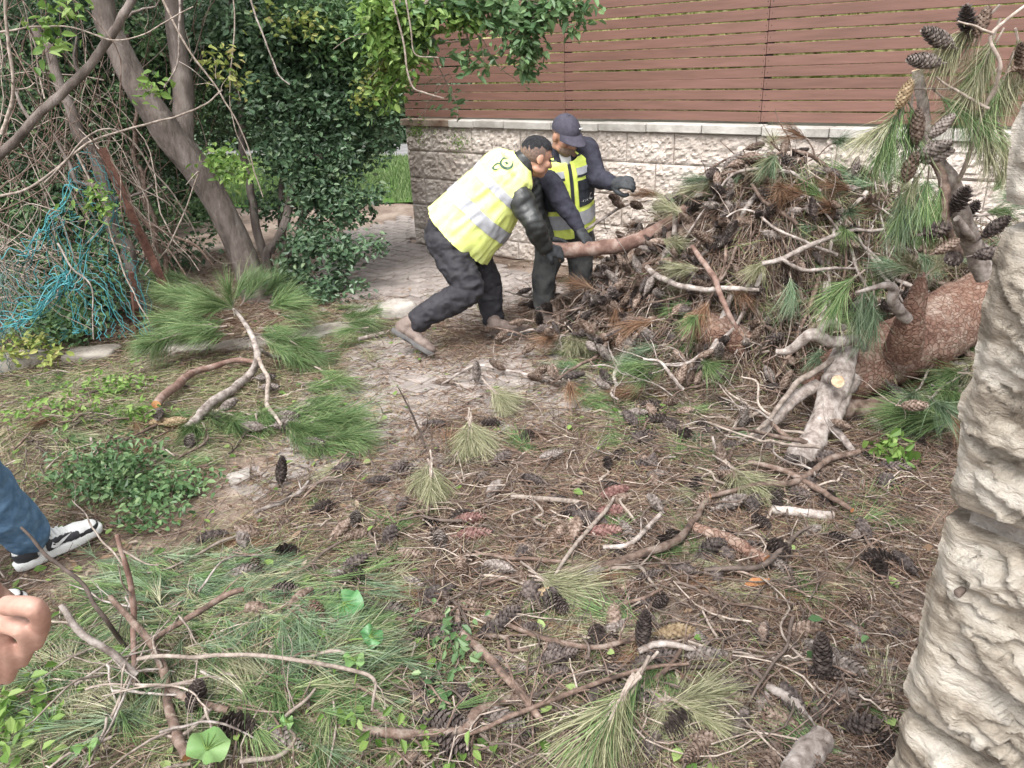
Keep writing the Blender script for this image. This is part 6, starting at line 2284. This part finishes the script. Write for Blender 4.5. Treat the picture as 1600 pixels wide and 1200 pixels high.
def boot(root, ankle, heel, toe, up, style='work'):
    """heel and toe are the ends of the sole on its underside"""
    x = unit(toe - heel)
    y = unit(np.cross(up, x))
    z = np.cross(x, y)
    Lf = np.linalg.norm(toe - heel)
    ax = np.array([x, y, z])
    L = lambda a, b, c: np.asarray(heel) + x * a * Lf + y * b + z * c
    mb = MB()
    ell(mb, L(.15, 0, .060), .045, .037, .048, ax)
    ell(mb, L(.42, 0, .058), .075, .040, .040, ax)
    ell(mb, L(.68, 0, .045), .075, .046, .032, ax)
    ell(mb, L(.84, 0, .040), .044, .042, .026, ax)
    cap_chain(mb, [L(.20, 0, .06), L(.20, 0, .095), np.asarray(ankle)], [.042, .044, .046])
    ell(mb, L(.34, 0, .08), .05, .036, .035, ax)
    low = style == 'sneaker'
    o = skinned(mb, 'boot' if not low else 'shoe', 'boot_leather' if not low else 'shoe_white', root, .006, 3, .0012, 30)
    # sole: an outline of a foot with a lip, heel block below
    a = np.linspace(0, 2 * np.pi, 40, endpoint=False)
    xx = .5 + .51 * np.cos(a)
    ww = .047 * np.abs(np.sin(a)) ** .55 * np.sign(np.sin(a)) * (1 - .28 * np.exp(-((xx - .38) / .16) ** 2)) * (.86 + .22 * xx)
    v = []
    for h, g in ((.0, .96), (.004, 1.0), (.024 if not low else .03, 1.02), (.03 if not low else .036, .96)):
        for i in range(40):
            lift = .0 if low else (.008 if .30 < xx[i] < .52 and h < .01 else 0)
            v.append(L(.5 + (xx[i] - .5) * (1 if h < .005 else 1.0) * g, ww[i] * g, h + lift))
    f = []
    for k in range(3):
        for i in range(40):
            f.append([k * 40 + i, k * 40 + (i + 1) % 40, k * 40 + 40 + (i + 1) % 40, k * 40 + 40 + i])
    f += [list(range(40))[::-1], list(range(120, 160))]
    mb = MB().add(np.array(v), f)
    child(mb, 'sole', MATS['boot_sole' if not low else 'shoe_white'], o)
    return L, ax, o


# --- the younger man, bent over the log
mA = empty('person', tuple(G(720, 530)))
tag(mA, 'bent over worker with short black hair in a yellow reflective vest, gripping the log end', 'person', 'workers in yellow vests at the brush pile')
latA = unit(A(-.30, 1, 0))
hemA, nekA = P(716, 362, 4.70), P(816, 258, 4.66)
TA = unit(nekA - hemA)
frA = unit(np.cross(latA, TA))
hipc = P(703, 366, 4.70)
hR, kR, aR = P(700, 380, 4.60), P(733, 452, 4.47), P(655, 500, 4.44)
hL, kL, aL = P(735, 385, 4.80), P(762, 440, 4.80), P(770, 497, 4.80)
sR, eR, wR = P(808, 303, 4.55), P(834, 350, 4.46), P(852, 389, 4.54)
sL, eL, wL = P(824, 290, 4.86), P(842, 345, 4.88), P(856, 374, 4.84)
hcA = P(838, 246, 4.66)
fA, uA = unit(A(.86, .38, -.34)), A(.25, .1, 1)
mb = MB()
LA, axA = head_shape(mb, hcA, fA, uA)
cap_chain(mb, [P(812, 268, 4.66), P(826, 258, 4.66), hcA - axA[2] * .02 - axA[1] * .02], [.062, .056, .058])
loft(mb, [hipc, hemA * .5 + nekA * .5, nekA - TA * .06], [.14, .14, .15, .07], [.10, .10, .11, .06], latA)
for pts, r in (([sR, eR, wR], [.05, .042, .03]), ([sL, eL, wL], [.05, .042, .03]), ([hR, kR, aR], [.075, .055, .04]), ([hL, kL, aL], [.075, .055, .04])):
    cap_chain(mb, pts, r)
cap_chain(mb, [nekA - TA * .08, sR], [.08, .055])
cap_chain(mb, [nekA - TA * .08, sL], [.08, .055])
hand_shape(mb, wR, P(884, 396, 4.60) - wR, A(-.3, -.7, .6), .55, 1.0, -1)
hand_shape(mb, wL, P(884, 380, 4.84) - wL, A(-.2, .5, .8), .7, 1.0, 1)
skinned(mb, 'body', 'skin_tan', mA, .0065, 3)
face_bits(LA, axA, mA)
scalp(LA, 'hair', 'hair_black', mA, 1.05, 1.10, lambda a, b: .048 - .30 * np.clip(-b - .01, 0, .08) + .10 * np.clip(b, 0, .1), .035, 3.0)
scalp(LA, 'hair_fade', 'hair_fade', mA, 1.03, 1.055, lambda a, b: np.where(b > .012, .034 + 1.0 * np.clip(b - .012, 0, .1), -.045), .02, 1.0)
mb = MB()
loft(mb, [hemA + TA * .02, hemA * .5 + nekA * .5, nekA - TA * .10], [.18, .185, .18, .15], [.16, .15, .13, .09], latA)
cap_chain(mb, [nekA - TA * .13, nekA - TA * .02, nekA + TA * .02], [.10, .085, .072])
cap_chain(mb, [nekA - TA * .14 + (sR - nekA) * .4, sR, sR * .5 + eR * .5, eR, eR * .5 + wR * .5, wR - unit(wR - eR) * .015], [.082, .077, .069, .064, .056, .045], 60)
cap_chain(mb, [nekA - TA * .14 + (sL - nekA) * .4, sL, sL * .5 + eL * .5, eL, eL * .5 + wL * .5, wL - unit(wL - eL) * .015], [.082, .077, .069, .064, .056, .045], 60)


def quilt(co):
    for a, b in ((sR, wR), (sL, wL)):
        d = b - a
        t = (co - a) @ d / (d @ d)
        r = co - a - t[:, None] * d
        k = (np.linalg.norm(r, axis=1) < .17) & (t > -.1) & (t < 1.02)
        n = r / (np.linalg.norm(r, axis=1)[:, None] + 1e-9)
        co = co + n * (np.where(k, .0045 * np.abs(np.sin(t * 24 + 16 * (r @ A(.6, .3, .7)) + 2.5 * fbm(co * 6, 2))) - .002, 0))[:, None]
    return co


skinned(mb, 'puffer_jacket', 'puffer', mA, .010, 2, .009, 9, post=quilt, seed=2)
vA = Wrap([hemA - TA * .02, hemA * .62 + nekA * .38, hemA * .3 + nekA * .7, nekA - TA * .05, nekA + TA * .02], latA,
          [.215, .215, .205, .195, .18, .095], [.255, .235, .19, .15, .11, .05], [.225, .21, .195, .18, .15, .08], .0095, 4.0)
mb = MB()
vA.patch(mb, 0, 1, 0, 2 * np.pi, 0, 60, 110)
vest = child(mb, 'vest', MATS['hivis'], mA)
for t0, t1 in ((.17, .265), (.43, .52)):
    mb = MB()
    vA.patch(mb, t0, t1, 0, 2 * np.pi, .005, 8, 110, skew=-.02)
    child(mb, 'reflective_stripe', MATS['reflective'], vest)
bt = 3 * math.pi / 2
mb = MB()
vA.decal(mb, crescent(), .80, bt - .72, .05, 1.2, .006)
vA.decal(mb, [[(-.25, -.1), (.05, -.15), (.1, .15), (-.2, .2)]], .80, bt - .72, .06, 0, .006)
vA.decal(mb, crescent(R=.9, th=.4), .66, bt - .62, .03, 2.4, .006)
child(mb, 'print', MATS['print_green'], vest, False)
mb = MB()
vA.decal(mb, scribble(7, -1.8, .8, 3), .735, bt - .95, .032, .1, .006)
vA.decal(mb, scribble(8, -2.0, .6, 4), .69, bt - .45, .028, .1, .006)
vA.decal(mb, scribble(6, -1.6, .8, 5), .80, bt - .25, .034, .1, .006)
child(mb, 'lettering', MATS['print_grey'], vest, False)['kind'] = 'stuff'
mb = MB()
loft(mb, [hipc + TA * .10, hipc, hipc - TA * .08], [.15, .158, .13], [.14, .15, .125], latA)
cap_chain(mb, [hipc * .5 + hR * .5, hR, hR * .5 + kR * .5 + A(-.01, 0, .01), kR, kR * .5 + aR * .5, aR + unit(kR - aR) * .03, aR - unit(kR - aR) * .005], [.12, .122, .102, .084, .078, .068, .064], 60)
cap_chain(mb, [hipc * .5 + hL * .5, hL, hL * .5 + kL * .5, kL, kL * .5 + aL * .5, aL + A(0, 0, .02), aL - A(0, 0, .01)], [.12, .118, .095, .080, .074, .068, .063], 60)
skinned(mb, 'trousers', 'trousers_black', mA, .009, 3, .013, 10, seed=7, stretch=(1, 1, 1.7))
tR = G(676, 558, .012)
heR = P(618, 522, tR[1] + .06)
heR = tR + unit(heR - tR) * .30
boot(mA, aR + unit(heR - aR) * .02, heR, tR, unit(aR - (heR + tR) / 2))
hLb = G(760, 528, .004)
tLb = hLb + unit(A(1, .16, 0)) * .30
boot(mA, aL, hLb, tLb, A(0, 0, 1))
for w_, dd, bk, th in ((wR, P(884, 396, 4.60) - wR, A(-.3, -.7, .6), -1), (wL, P(884, 380, 4.84) - wL, A(-.2, .5, .8), 1)):
    mb = MB()
    hand_shape(mb, w_, dd, bk, .55, 1.06, th, .003)
    skinned(mb, 'glove', 'glove', mA, .005, 2)

# --- the older man in the cap, facing us
mBn = empty('person', tuple(G(875, 500)))
tag(mBn, 'older bearded worker in a dark cap and yellow vest reaching into the brush pile', 'person', 'workers in yellow vests at the brush pile')
fB = unit(A(.28, -.95, 0))
latB = unit(A(.95, .28, 0))
hemB, nekB = P(886, 352, 5.10), P(877, 240, 4.98)
TB = unit(nekB - hemB)
hcB = P(884, 212, 4.90)
lookB, upB = unit(A(.45, -.78, -.40)), A(.1, -.25, 1)
sRb, eRb, wRb = P(846, 256, 4.98), P(873, 308, 4.80), P(904, 356, 4.74)
sLb, eLb, wLb = P(914, 232, 5.02), P(933, 277, 4.92), P(957, 287, 4.82)
hRb, kRb, aRb = P(862, 378, 5.10), P(850, 432, 5.02), P(849, 476, 5.04)
hLb2, kLb2, aLb2 = P(905, 375, 5.16), P(908, 430, 5.14), P(908, 474, 5.2)
hipB = P(884, 368, 5.12)
mb = MB()
LB, axB = head_shape(mb, hcB, lookB, upB)
cap_chain(mb, [nekB - TB * .04, nekB + TB * .03, hcB - axB[2] * .03 - axB[1] * .02], [.065, .058, .056])
loft(mb, [hipB, hemB * .5 + nekB * .5, nekB - TB * .05], [.15, .15, .16, .07], [.11, .11, .11, .06], latB)
for pts, r in (([sRb, eRb, wRb], [.05, .042, .03]), ([sLb, eLb, wLb], [.05, .042, .03]), ([hRb, kRb, aRb], [.075, .055, .04]), ([hLb2, kLb2, aLb2], [.075, .055, .04])):
    cap_chain(mb, pts, r)
cap_chain(mb, [nekB - TB * .08, sRb], [.08, .055])
cap_chain(mb, [nekB - TB * .08, sLb], [.08, .055])
HB = ((wRb, P(918, 378, 4.70) - wRb, A(.5, -.5, .6), .5, 1), (wLb, P(980, 284, 4.74) - wLb, A(.1, -.75, .45), .75, -1))
for w_, dd, bk, cu, th in HB:
    hand_shape(mb, w_, dd, bk, cu, 1.0, th)
skinned(mb, 'body', 'skin_tan', mBn, .0065, 3)
face_bits(LB, axB, mBn)
# short grey beard: a thin shell over jaw and lip
mb = MB()
ell(mb, LB(0, .026, -.045), .0635, .070, .076, axB, 24)
bv = mb.v[0]
rel = (bv - hcB) @ axB.T
ok = (rel[:, 2] < -.036 - .35 * np.clip(.06 - rel[:, 1], 0, .03)) & (rel[:, 1] > -.005)
mb.f = {4: [(f[ok[f].all(1)], m_) for f, m_ in mb.f[4]]}
child(mb, 'beard', MATS['skin_stubble'], mBn)
scalp(LB, 'hair', 'hair_fade', mBn, 1.03, 1.05, lambda a, b: np.where(b > .0, .06, -.03), .02, 5.0)
# cap: dome, brim, button, badge
capo = scalp(LB, 'cap', 'cap_cloth', mBn, 1.12, 1.15, lambda a, b: .036 - .16 * np.clip(-b, 0, .1), .012, 8.0)
mb = MB()
n1, n2 = 22, 8
v = []
for i in range(n1):
    a = math.pi * (.10 + .80 * i / (n1 - 1))
    for j in range(n2):
        e = j / (n2 - 1)
        rx = .083 + .004 * e
        a_, b_ = math.cos(a) * rx, .02 + math.sin(a) * (.072 + .088 * e * math.sin(a) ** .5)
        v.append(LB(a_, b_, .046 - .025 * e - .9 * a_ ** 2 * (.6 + e)))
v = np.array(v)
i = np.arange(n1 - 1)[:, None] * n2 + np.arange(n2 - 1)[None]
mb.add(v, np.stack([i, i + n2, i + n2 + 1, i + 1], -1).reshape(-1, 4))
mb.add(v - axB[2] * .004, np.stack([i, i + 1, i + n2 + 1, i + n2], -1).reshape(-1, 4))
child(mb, 'brim', MATS['cap_cloth'], capo)
mb = MB()
ell(mb, LB(0, -.008, .130), .008, .008, .005, axB, 8)
child(mb, 'button', MATS['cap_cloth'], capo)
mb = MB()
box(mb, LB(-.044, .078, .080), .012, .002, .004, axB)
child(mb, 'badge', MATS['print_white'], capo)
mb = MB()
loft(mb, [hemB - TB * .02, hemB * .5 + nekB * .5, nekB - TB * .09], [.165, .165, .175, .15], [.135, .135, .13, .10], latB)
cap_chain(mb, [nekB - TB * .12, nekB - TB * .02, nekB + TB * .01], [.10, .078, .066])
for s_, e_, w_ in ((sRb, eRb, wRb), (sLb, eLb, wLb)):
    cap_chain(mb, [nekB - TB * .12 + (s_ - nekB) * .4, s_, s_ * .5 + e_ * .5, e_, e_ * .5 + w_ * .5, w_ - unit(w_ - e_) * .01], [.09, .076, .068, .062, .054, .043], 60)
skinned(mb, 'hoodie', 'hoodie', mBn, .010, 3, .007, 9, seed=9, stretch=(1, 1, 2))
vB = Wrap([hemB - TB * .02, hemB * .6 + nekB * .4, hemB * .3 + nekB * .7, nekB - TB * .04, nekB + TB * .015], latB,
          [.185, .185, .188, .193, .188, .085], [.155, .155, .155, .15, .125, .068], [.16, .16, .155, .15, .14, .085], .006, 7.0)
ft = math.pi / 2
mb = MB()
vB.patch(mb, 0, .82, ft + .03, ft + 2 * np.pi - .03, 0, 40, 120)
T0 = .82
# above the chest the fronts part in a V
T, U = np.meshgrid(np.linspace(T0, 1, 14), np.linspace(0, 1, 110), indexing='ij')
gap = .03 + .85 * ((T - T0) / (1 - T0)) ** .8
TH = ft + gap + U * (2 * np.pi - 2 * gap)
v = vB.pt(T, TH).reshape(-1, 3)
i = np.arange(13)[:, None] * 110 + np.arange(109)[None]
mb.add(v, np.stack([i, i + 110, i + 111, i + 1], -1).reshape(-1, 4))
vestB = child(mb, 'vest', MATS['hivis_worn'], mBn)
for t0, t1, nm, m, off in ((.08, .19, 'reflective_stripe', 'reflective', .004),):
    mb = MB()
    vB.patch(mb, t0, t1, ft + .06, ft + 2 * np.pi - .06, off, 8, 110)
    child(mb, nm, MATS[m], vestB)
for a0, a1 in ((ft + .16, ft + 1.15), (ft - 1.15, ft - .16)):
    mb = MB()
    vB.patch(mb, .60, .70, a0, a1, .005, 6, 30)
    child(mb, 'reflective_stripe', MATS['reflective'], vestB)
    mb = MB()
    vB.patch(mb, .565, .60, a0, a1, .006, 4, 30)
    child(mb, 'dark_trim', MATS['vest_trim'], vestB)
    mb = MB()
    vB.patch(mb, .23, .52, a0 + .05 * (a0 > ft), a1 - .0, .006, 10, 30)
    pk = child(mb, 'pocket', MATS['vest_trim'], vestB)
    mb = MB()
    vB.patch(mb, .40, .53, a0 + .03, a1 - .03, .013, 6, 26)
    child(mb, 'pocket_flap', MATS['vest_trim'], vestB)
    mb = MB()
    vB.patch(mb, .90, .935, a0 + .3 * (a0 > ft) - .0, a1 - .3 * (a0 < ft), .005, 4, 16)
    child(mb, 'shoulder_trim', MATS['vest_trim'], vestB)
mb = MB()
vB.patch(mb, .0, .80, ft - .035, ft + .035, .004, 30, 5)
child(mb, 'zip', MATS['vest_trim'], vestB)
mb = MB()
for sg in (-1, 1):
    vB.patch(mb, .0, .84, ft + sg * .10 - .05, ft + sg * .10 + .05, .0035, 30, 5)
child(mb, 'zip_edging', MATS['hivis_worn'], vestB)
mb = MB()
vB.decal(mb, crescent(R=1, th=.4), .29, ft - .72, .022, 2.6, .009)
vB.decal(mb, scribble(8, -2.2, .8, 11, .55), .29, ft - .45, .018, 3.14, .009)
child(mb, 'pocket_print', MATS['print_white'], vestB, False)['kind'] = 'stuff'
mb = MB()
cap_chain(mb, [nekB - TB * .10 + fB * .07, nekB - TB * .02 + fB * .055, nekB + TB * .02 + fB * .04], [.035, .04, .04])
skinned(mb, 'shirt', 'shirt_white', mBn, .007, 2)
mb = MB()
loft(mb, [hipB + TB * .12, hipB, hipB - TB * .07], [.165, .17, .15], [.135, .14, .12], latB)
skj = [(hRb, kRb, aRb), (hLb2, kLb2, aLb2)]
for h_, k_, a_ in skj:
    cap_chain(mb, [hipB * .5 + h_ * .5, h_, h_ * .5 + k_ * .5, k_, k_ * .5 + a_ * .5, a_], [.105, .105, .09, .078, .072, .064], 50)
skinned(mb, 'trousers', 'trousers_grey', mBn, .011, 3, .009, 9, seed=11)
for a_ in (aRb, aLb2):
    h0 = A(a_[0] - .02, a_[1] + .07, .005)
    boot(mBn, a_ - A(0, 0, .02), h0, h0 + unit(A(.2, -1, 0)) * .29, A(0, 0, 1))
for w_, dd, bk, cu, th in HB:
    mb = MB()
    hand_shape(mb, w_, dd, bk, cu, 1.06, th, .003)
    skinned(mb, 'glove', 'glove', mBn, .005, 2)

# --- someone striding in from the left: jeans and black and white shoes
mC = empty('person', (-2.2, 2.05, 0))
tag(mC, 'person in blue jeans and black and white shoes striding in at the left edge', 'person')
hC1 = G(27, 893, .012)
tC1 = hC1 + unit(G(152, 830, .02) - hC1) * .315
dirC = unit((tC1 - hC1) * [1, 1, 0])
tC2 = G(42, 938, .006)
hC2 = tC2 - dirC * .31
pelC = A(-2.25, 1.95, .95)
kC1 = P(-110, 670, 2.15)
aC1 = hC1 + dirC * .07 + A(0, 0, .115)
kC2 = (hC2 + pelC) / 2 + dirC * .10
aC2 = hC2 + dirC * .07 + A(0, 0, .115)
chC = pelC + A(.03, .05, .46)
latC = unit(np.cross(dirC, A(0, 0, 1)))
mb = MB()
LC, axC = head_shape(mb, chC + A(.04, .06, .26), unit(dirC + A(0, 0, -.2)), A(0, 0, 1))
cap_chain(mb, [chC, chC + A(.03, .04, .18)], [.07, .055])
loft(mb, [pelC, pelC * .5 + chC * .5, chC], [.15, .14, .17, .10], [.11, .10, .11, .08], latC)
shC = []
for sg in (-1, 1):
    s_ = chC + latC * sg * .19 - A(0, 0, .03)
    e_ = s_ + A(-.05, -.02, -.28) - dirC * .08 * sg
    w_ = e_ + A(-.02, 0, -.20) + dirC * .12
    shC.append((s_, e_, w_))
    cap_chain(mb, [chC - A(0, 0, .06), s_, e_, w_], [.08, .055, .042, .03])
    hand_shape(mb, w_, A(0, 0, -1) + dirC * .3, latC * sg, .4, 1.0, sg)
cap_chain(mb, [pelC + latC * -.09, kC1, aC1], [.085, .055, .04])
cap_chain(mb, [pelC + latC * .09, kC2, aC2], [.085, .055, .04])
skinned(mb, 'body', 'skin_tan', mC, .008, 3)
face_bits(LC, axC, mC)
scalp(LC, 'hair', 'hair_black', mC, 1.05, 1.12, lambda a, b: .05 - .5 * np.clip(-b, 0, .1), .06, 2.0)
mb = MB()
loft(mb, [pelC - A(0, 0, .02), pelC * .5 + chC * .5, chC], [.18, .175, .20, .15], [.135, .13, .13, .10], latC)
for s_, e_, w_ in shC:
    cap_chain(mb, [chC - A(0, 0, .08), s_, e_, w_ * .9 + e_ * .1], [.10, .085, .07, .05])
skinned(mb, 'sweater', 'hoodie', mC, .012, 3, .006, 9)
mb = MB()
loft(mb, [pelC + A(0, 0, .08), pelC, pelC - A(0, 0, .08)], [.165, .175, .15], [.13, .14, .12], latC)
cap_chain(mb, [pelC - latC * .09, pelC * .5 + kC1 * .5 - latC * .05, kC1, kC1 * .5 + aC1 * .5, aC1 + unit(kC1 - aC1) * .05, aC1 + unit(kC1 - aC1) * .015], [.12, .11, .092, .088, .078, .074], 60)
cap_chain(mb, [pelC + latC * .09, kC2, kC2 * .5 + aC2 * .5, aC2 + A(0, 0, .01)], [.12, .092, .085, .074], 60)
skinned(mb, 'jeans', 'jeans_blue', mC, .009, 3, .008, 10, seed=4)


def sneaker(root, ankle, heel, toe):
    L, ax, up = boot(root, ankle - A(0, 0, .02), heel, toe, A(0, 0, 1), 'sneaker')
    me = up.data
    n = len(me.vertices)
    co = np.empty(n * 3, np.float32)
    me.vertices.foreach_get('co', co)
    co = co.reshape(-1, 3)
    rel = (co - heel) @ ax.T
    Lf = np.linalg.norm(toe - heel)
    rel[:, 0] /= Lf
    bvh = BVHTree.FromPolygons([tuple(c) for c in co], [tuple(p.vertices) for p in me.polygons])
    # black overlays: heel counter, toe guard strip, quarter panel, collar
    nr = np.empty(n * 3, np.float32)
    me.vertex_normals.foreach_get('vector', nr)
    nr = nr.reshape(-1, 3)
    x, z = rel[:, 0], rel[:, 2]
    rules = {'heel_panel': (x < .24) & (z < .075), 'toe_guard': (x > .70) & (z < .052), 'side_panel': (x > .33) & (x < .72) & (z > .036) & (z < .088 - .06 * (x - .33)), 'collar': (z > .128) & (x < .4)}
    fv = [list(p.vertices) for p in me.polygons]
    for nm, r in rules.items():
        fs = [f for f in fv if all(r[i] for i in f)]
        if not fs:
            continue
        used = sorted({i for f in fs for i in f})
        mp = {i: k for k, i in enumerate(used)}
        mb = MB().add(co[used] + nr[used] * .0025, [[mp[i] for i in f] for f in fs])
        child(mb, nm, MATS['shoe_black'], up)
    # curved tick on each side panel, laces over the instep
    tick = [(-.02, .055), (.00, .047), (.05, .042), (.12, .055), (.20, .082), (.11, .066), (.06, .060), (.03, .062), (.012, .072)]
    for sg in (-1, 1):
        mb = MB()
        v = []
        for a_, b_ in tick:
            o_ = np.asarray(L(.40 + a_ * 1.15, sg * .12, b_ - .002))
            h = bvh.ray_cast(Vector(o_), Vector(ax[1] * -sg))[0]
            v.append((np.array(h) if h is not None else o_ - ax[1] * sg * .07) + ax[1] * sg * .005)
        c = np.mean(v, 0)
        mb.add(np.vstack([v, [A(*v[7]) * .5 + A(*v[2]) * .5]]), [[0, 1, 8], [1, 9, 8], [1, 2, 9], [9, 7, 8], [2, 3, 6, 9], [9, 6, 7], [3, 4, 5], [3, 5, 6]])
        child(mb, 'tick_mark', MATS['print_white'], up, False)
    for k in range(5):
        q = []
        for b_ in np.linspace(-.03, .03, 7):
            o_ = np.asarray(L(.38 + .055 * k, b_, .2))
            h = bvh.ray_cast(Vector(o_), Vector(-ax[2]))[0]
            if h is not None:
                q.append(np.array(h) + ax[2] * .003)
        if len(q) > 3:
            mb = MB()
            tube(mb, q, .0035, 6)
            child(mb, 'lace', MATS['shoe_white'], up)


sneaker(mC, aC1, hC1, tC1)
sneaker(mC, aC2, hC2, tC2)

# --- the person next to the camera, of whom only a bare hand shows
mD = empty('person', (-1.05, .30, 0))
tag(mD, 'person beside the camera of whom only a bare curled hand shows at the left edge', 'person')
HD = .66
wD = P(-75, 935, HD + .01)
mb = MB()
pts = lambda *a: [P(x, y, d) for x, y, d in a]
for (a_, b_, c_, e_), r_, dz in ((((12, 946), (54, 950), (64, 974), (57, 1006)), .0098, -.014), (((-2, 972), (33, 982), (43, 1003), (35, 1033)), .0097, -.004),
                             (((-22, 992), (7, 1009), (19, 1032), (12, 1060)), .0094, .006), (((-40, 1008), (-14, 1024), (-2, 1046), (-9, 1070)), .0088, .012)):
    cap_chain(mb, [P(*a_, HD + dz), P(*b_, HD + dz - .012), P(*c_, HD + dz - .004), P(*e_, HD + dz + .010)], [r_ * 1.12, r_ * 1.1, r_, r_ * .8], 40)
    ell(mb, P(*b_, HD + dz - .013), r_ * 1.12, r_ * 1.12, r_ * 1.12)
cap_chain(mb, pts((-50, 935, HD), (-20, 930, HD + .02), (10, 944, HD + .035), (34, 966, HD + .035)), [.015, .015, .0125, .0105], 40)
ax_ = np.array([unit(P(10, 980, HD) - wD), unit(np.cross(ray(0, 980), P(10, 980, HD) - wD)), -unit(ray(0, 980))])
ell(mb, P(-30, 968, HD + .004), .040, .036, .020, ax_)
ell(mb, P(-50, 964, HD), .045, .036, .022, ax_)
elD = A(-.86, .42, 1.03)
shD = A(-.86, .22, 1.38)
cap_chain(mb, [P(-40, 952, HD), wD, wD * .5 + elD * .5, elD, shD], [.028, .028, .038, .044, .052], 40)
plD, chD = A(-1.05, .22, .92), A(-1.05, .22, 1.40)
ltD = A(1, 0, 0)
loft(mb, [plD, (plD + chD) / 2, chD], [.15, .14, .17, .10], [.11, .10, .11, .08], ltD)
cap_chain(mb, [chD, shD], [.08, .055])
oD = [chD - A(.19, 0, .02), chD + A(-.25, .0, -.30), chD + A(-.22, .10, -.52)]
cap_chain(mb, [chD] + oD, [.08, .055, .042, .03])
hand_shape(mb, oD[2], A(0, .2, -1), A(-1, 0, 0), .4, 1.0, 1)
for sg in (-1, 1):
    cap_chain(mb, [plD + ltD * .09 * sg, plD + ltD * .10 * sg - A(0, -.02, .43), A(-1.05 + .1 * sg, .2, .10)], [.085, .055, .04])
LD, axD = head_shape(mb, chD + A(0, .05, .26), unit(A(.2, 1, -.3)), A(0, 0, 1))
cap_chain(mb, [chD, chD + A(0, .03, .18)], [.07, .055])
skinned(mb, 'body', 'skin_hand', mD, .0034, 2)
face_bits(LD, axD, mD)
scalp(LD, 'hair', 'hair_black', mD, 1.05, 1.12, lambda a, b: .05 - .5 * np.clip(-b, 0, .1), .06, 2.0)
mb = MB()
loft(mb, [plD - A(0, 0, .03), (plD + chD) / 2, chD], [.175, .17, .19, .14], [.135, .13, .13, .10], ltD)
cap_chain(mb, [chD, shD, elD, elD * .6 + wD * .4], [.1, .08, .064, .055])
cap_chain(mb, [chD] + oD, [.1, .08, .064, .046])
skinned(mb, 'sweater', 'hoodie', mD, .012, 3, .006, 9)
mb = MB()
loft(mb, [plD + A(0, 0, .06), plD, plD - A(0, 0, .08)], [.165, .175, .15], [.13, .14, .12], ltD)
for sg in (-1, 1):
    cap_chain(mb, [plD + ltD * .09 * sg, plD + ltD * .10 * sg - A(0, -.02, .43), A(-1.05 + .1 * sg, .2, .09)], [.115, .088, .07])
skinned(mb, 'trousers', 'trousers_black', mD, .012, 3, .006, 9)
for sg in (-1, 1):
    h0 = A(-1.05 + .1 * sg, .12, .004)
    boot(mD, h0 + A(0, .07, .11), h0, h0 + A(.02 * sg, .29, 0), A(0, 0, 1))
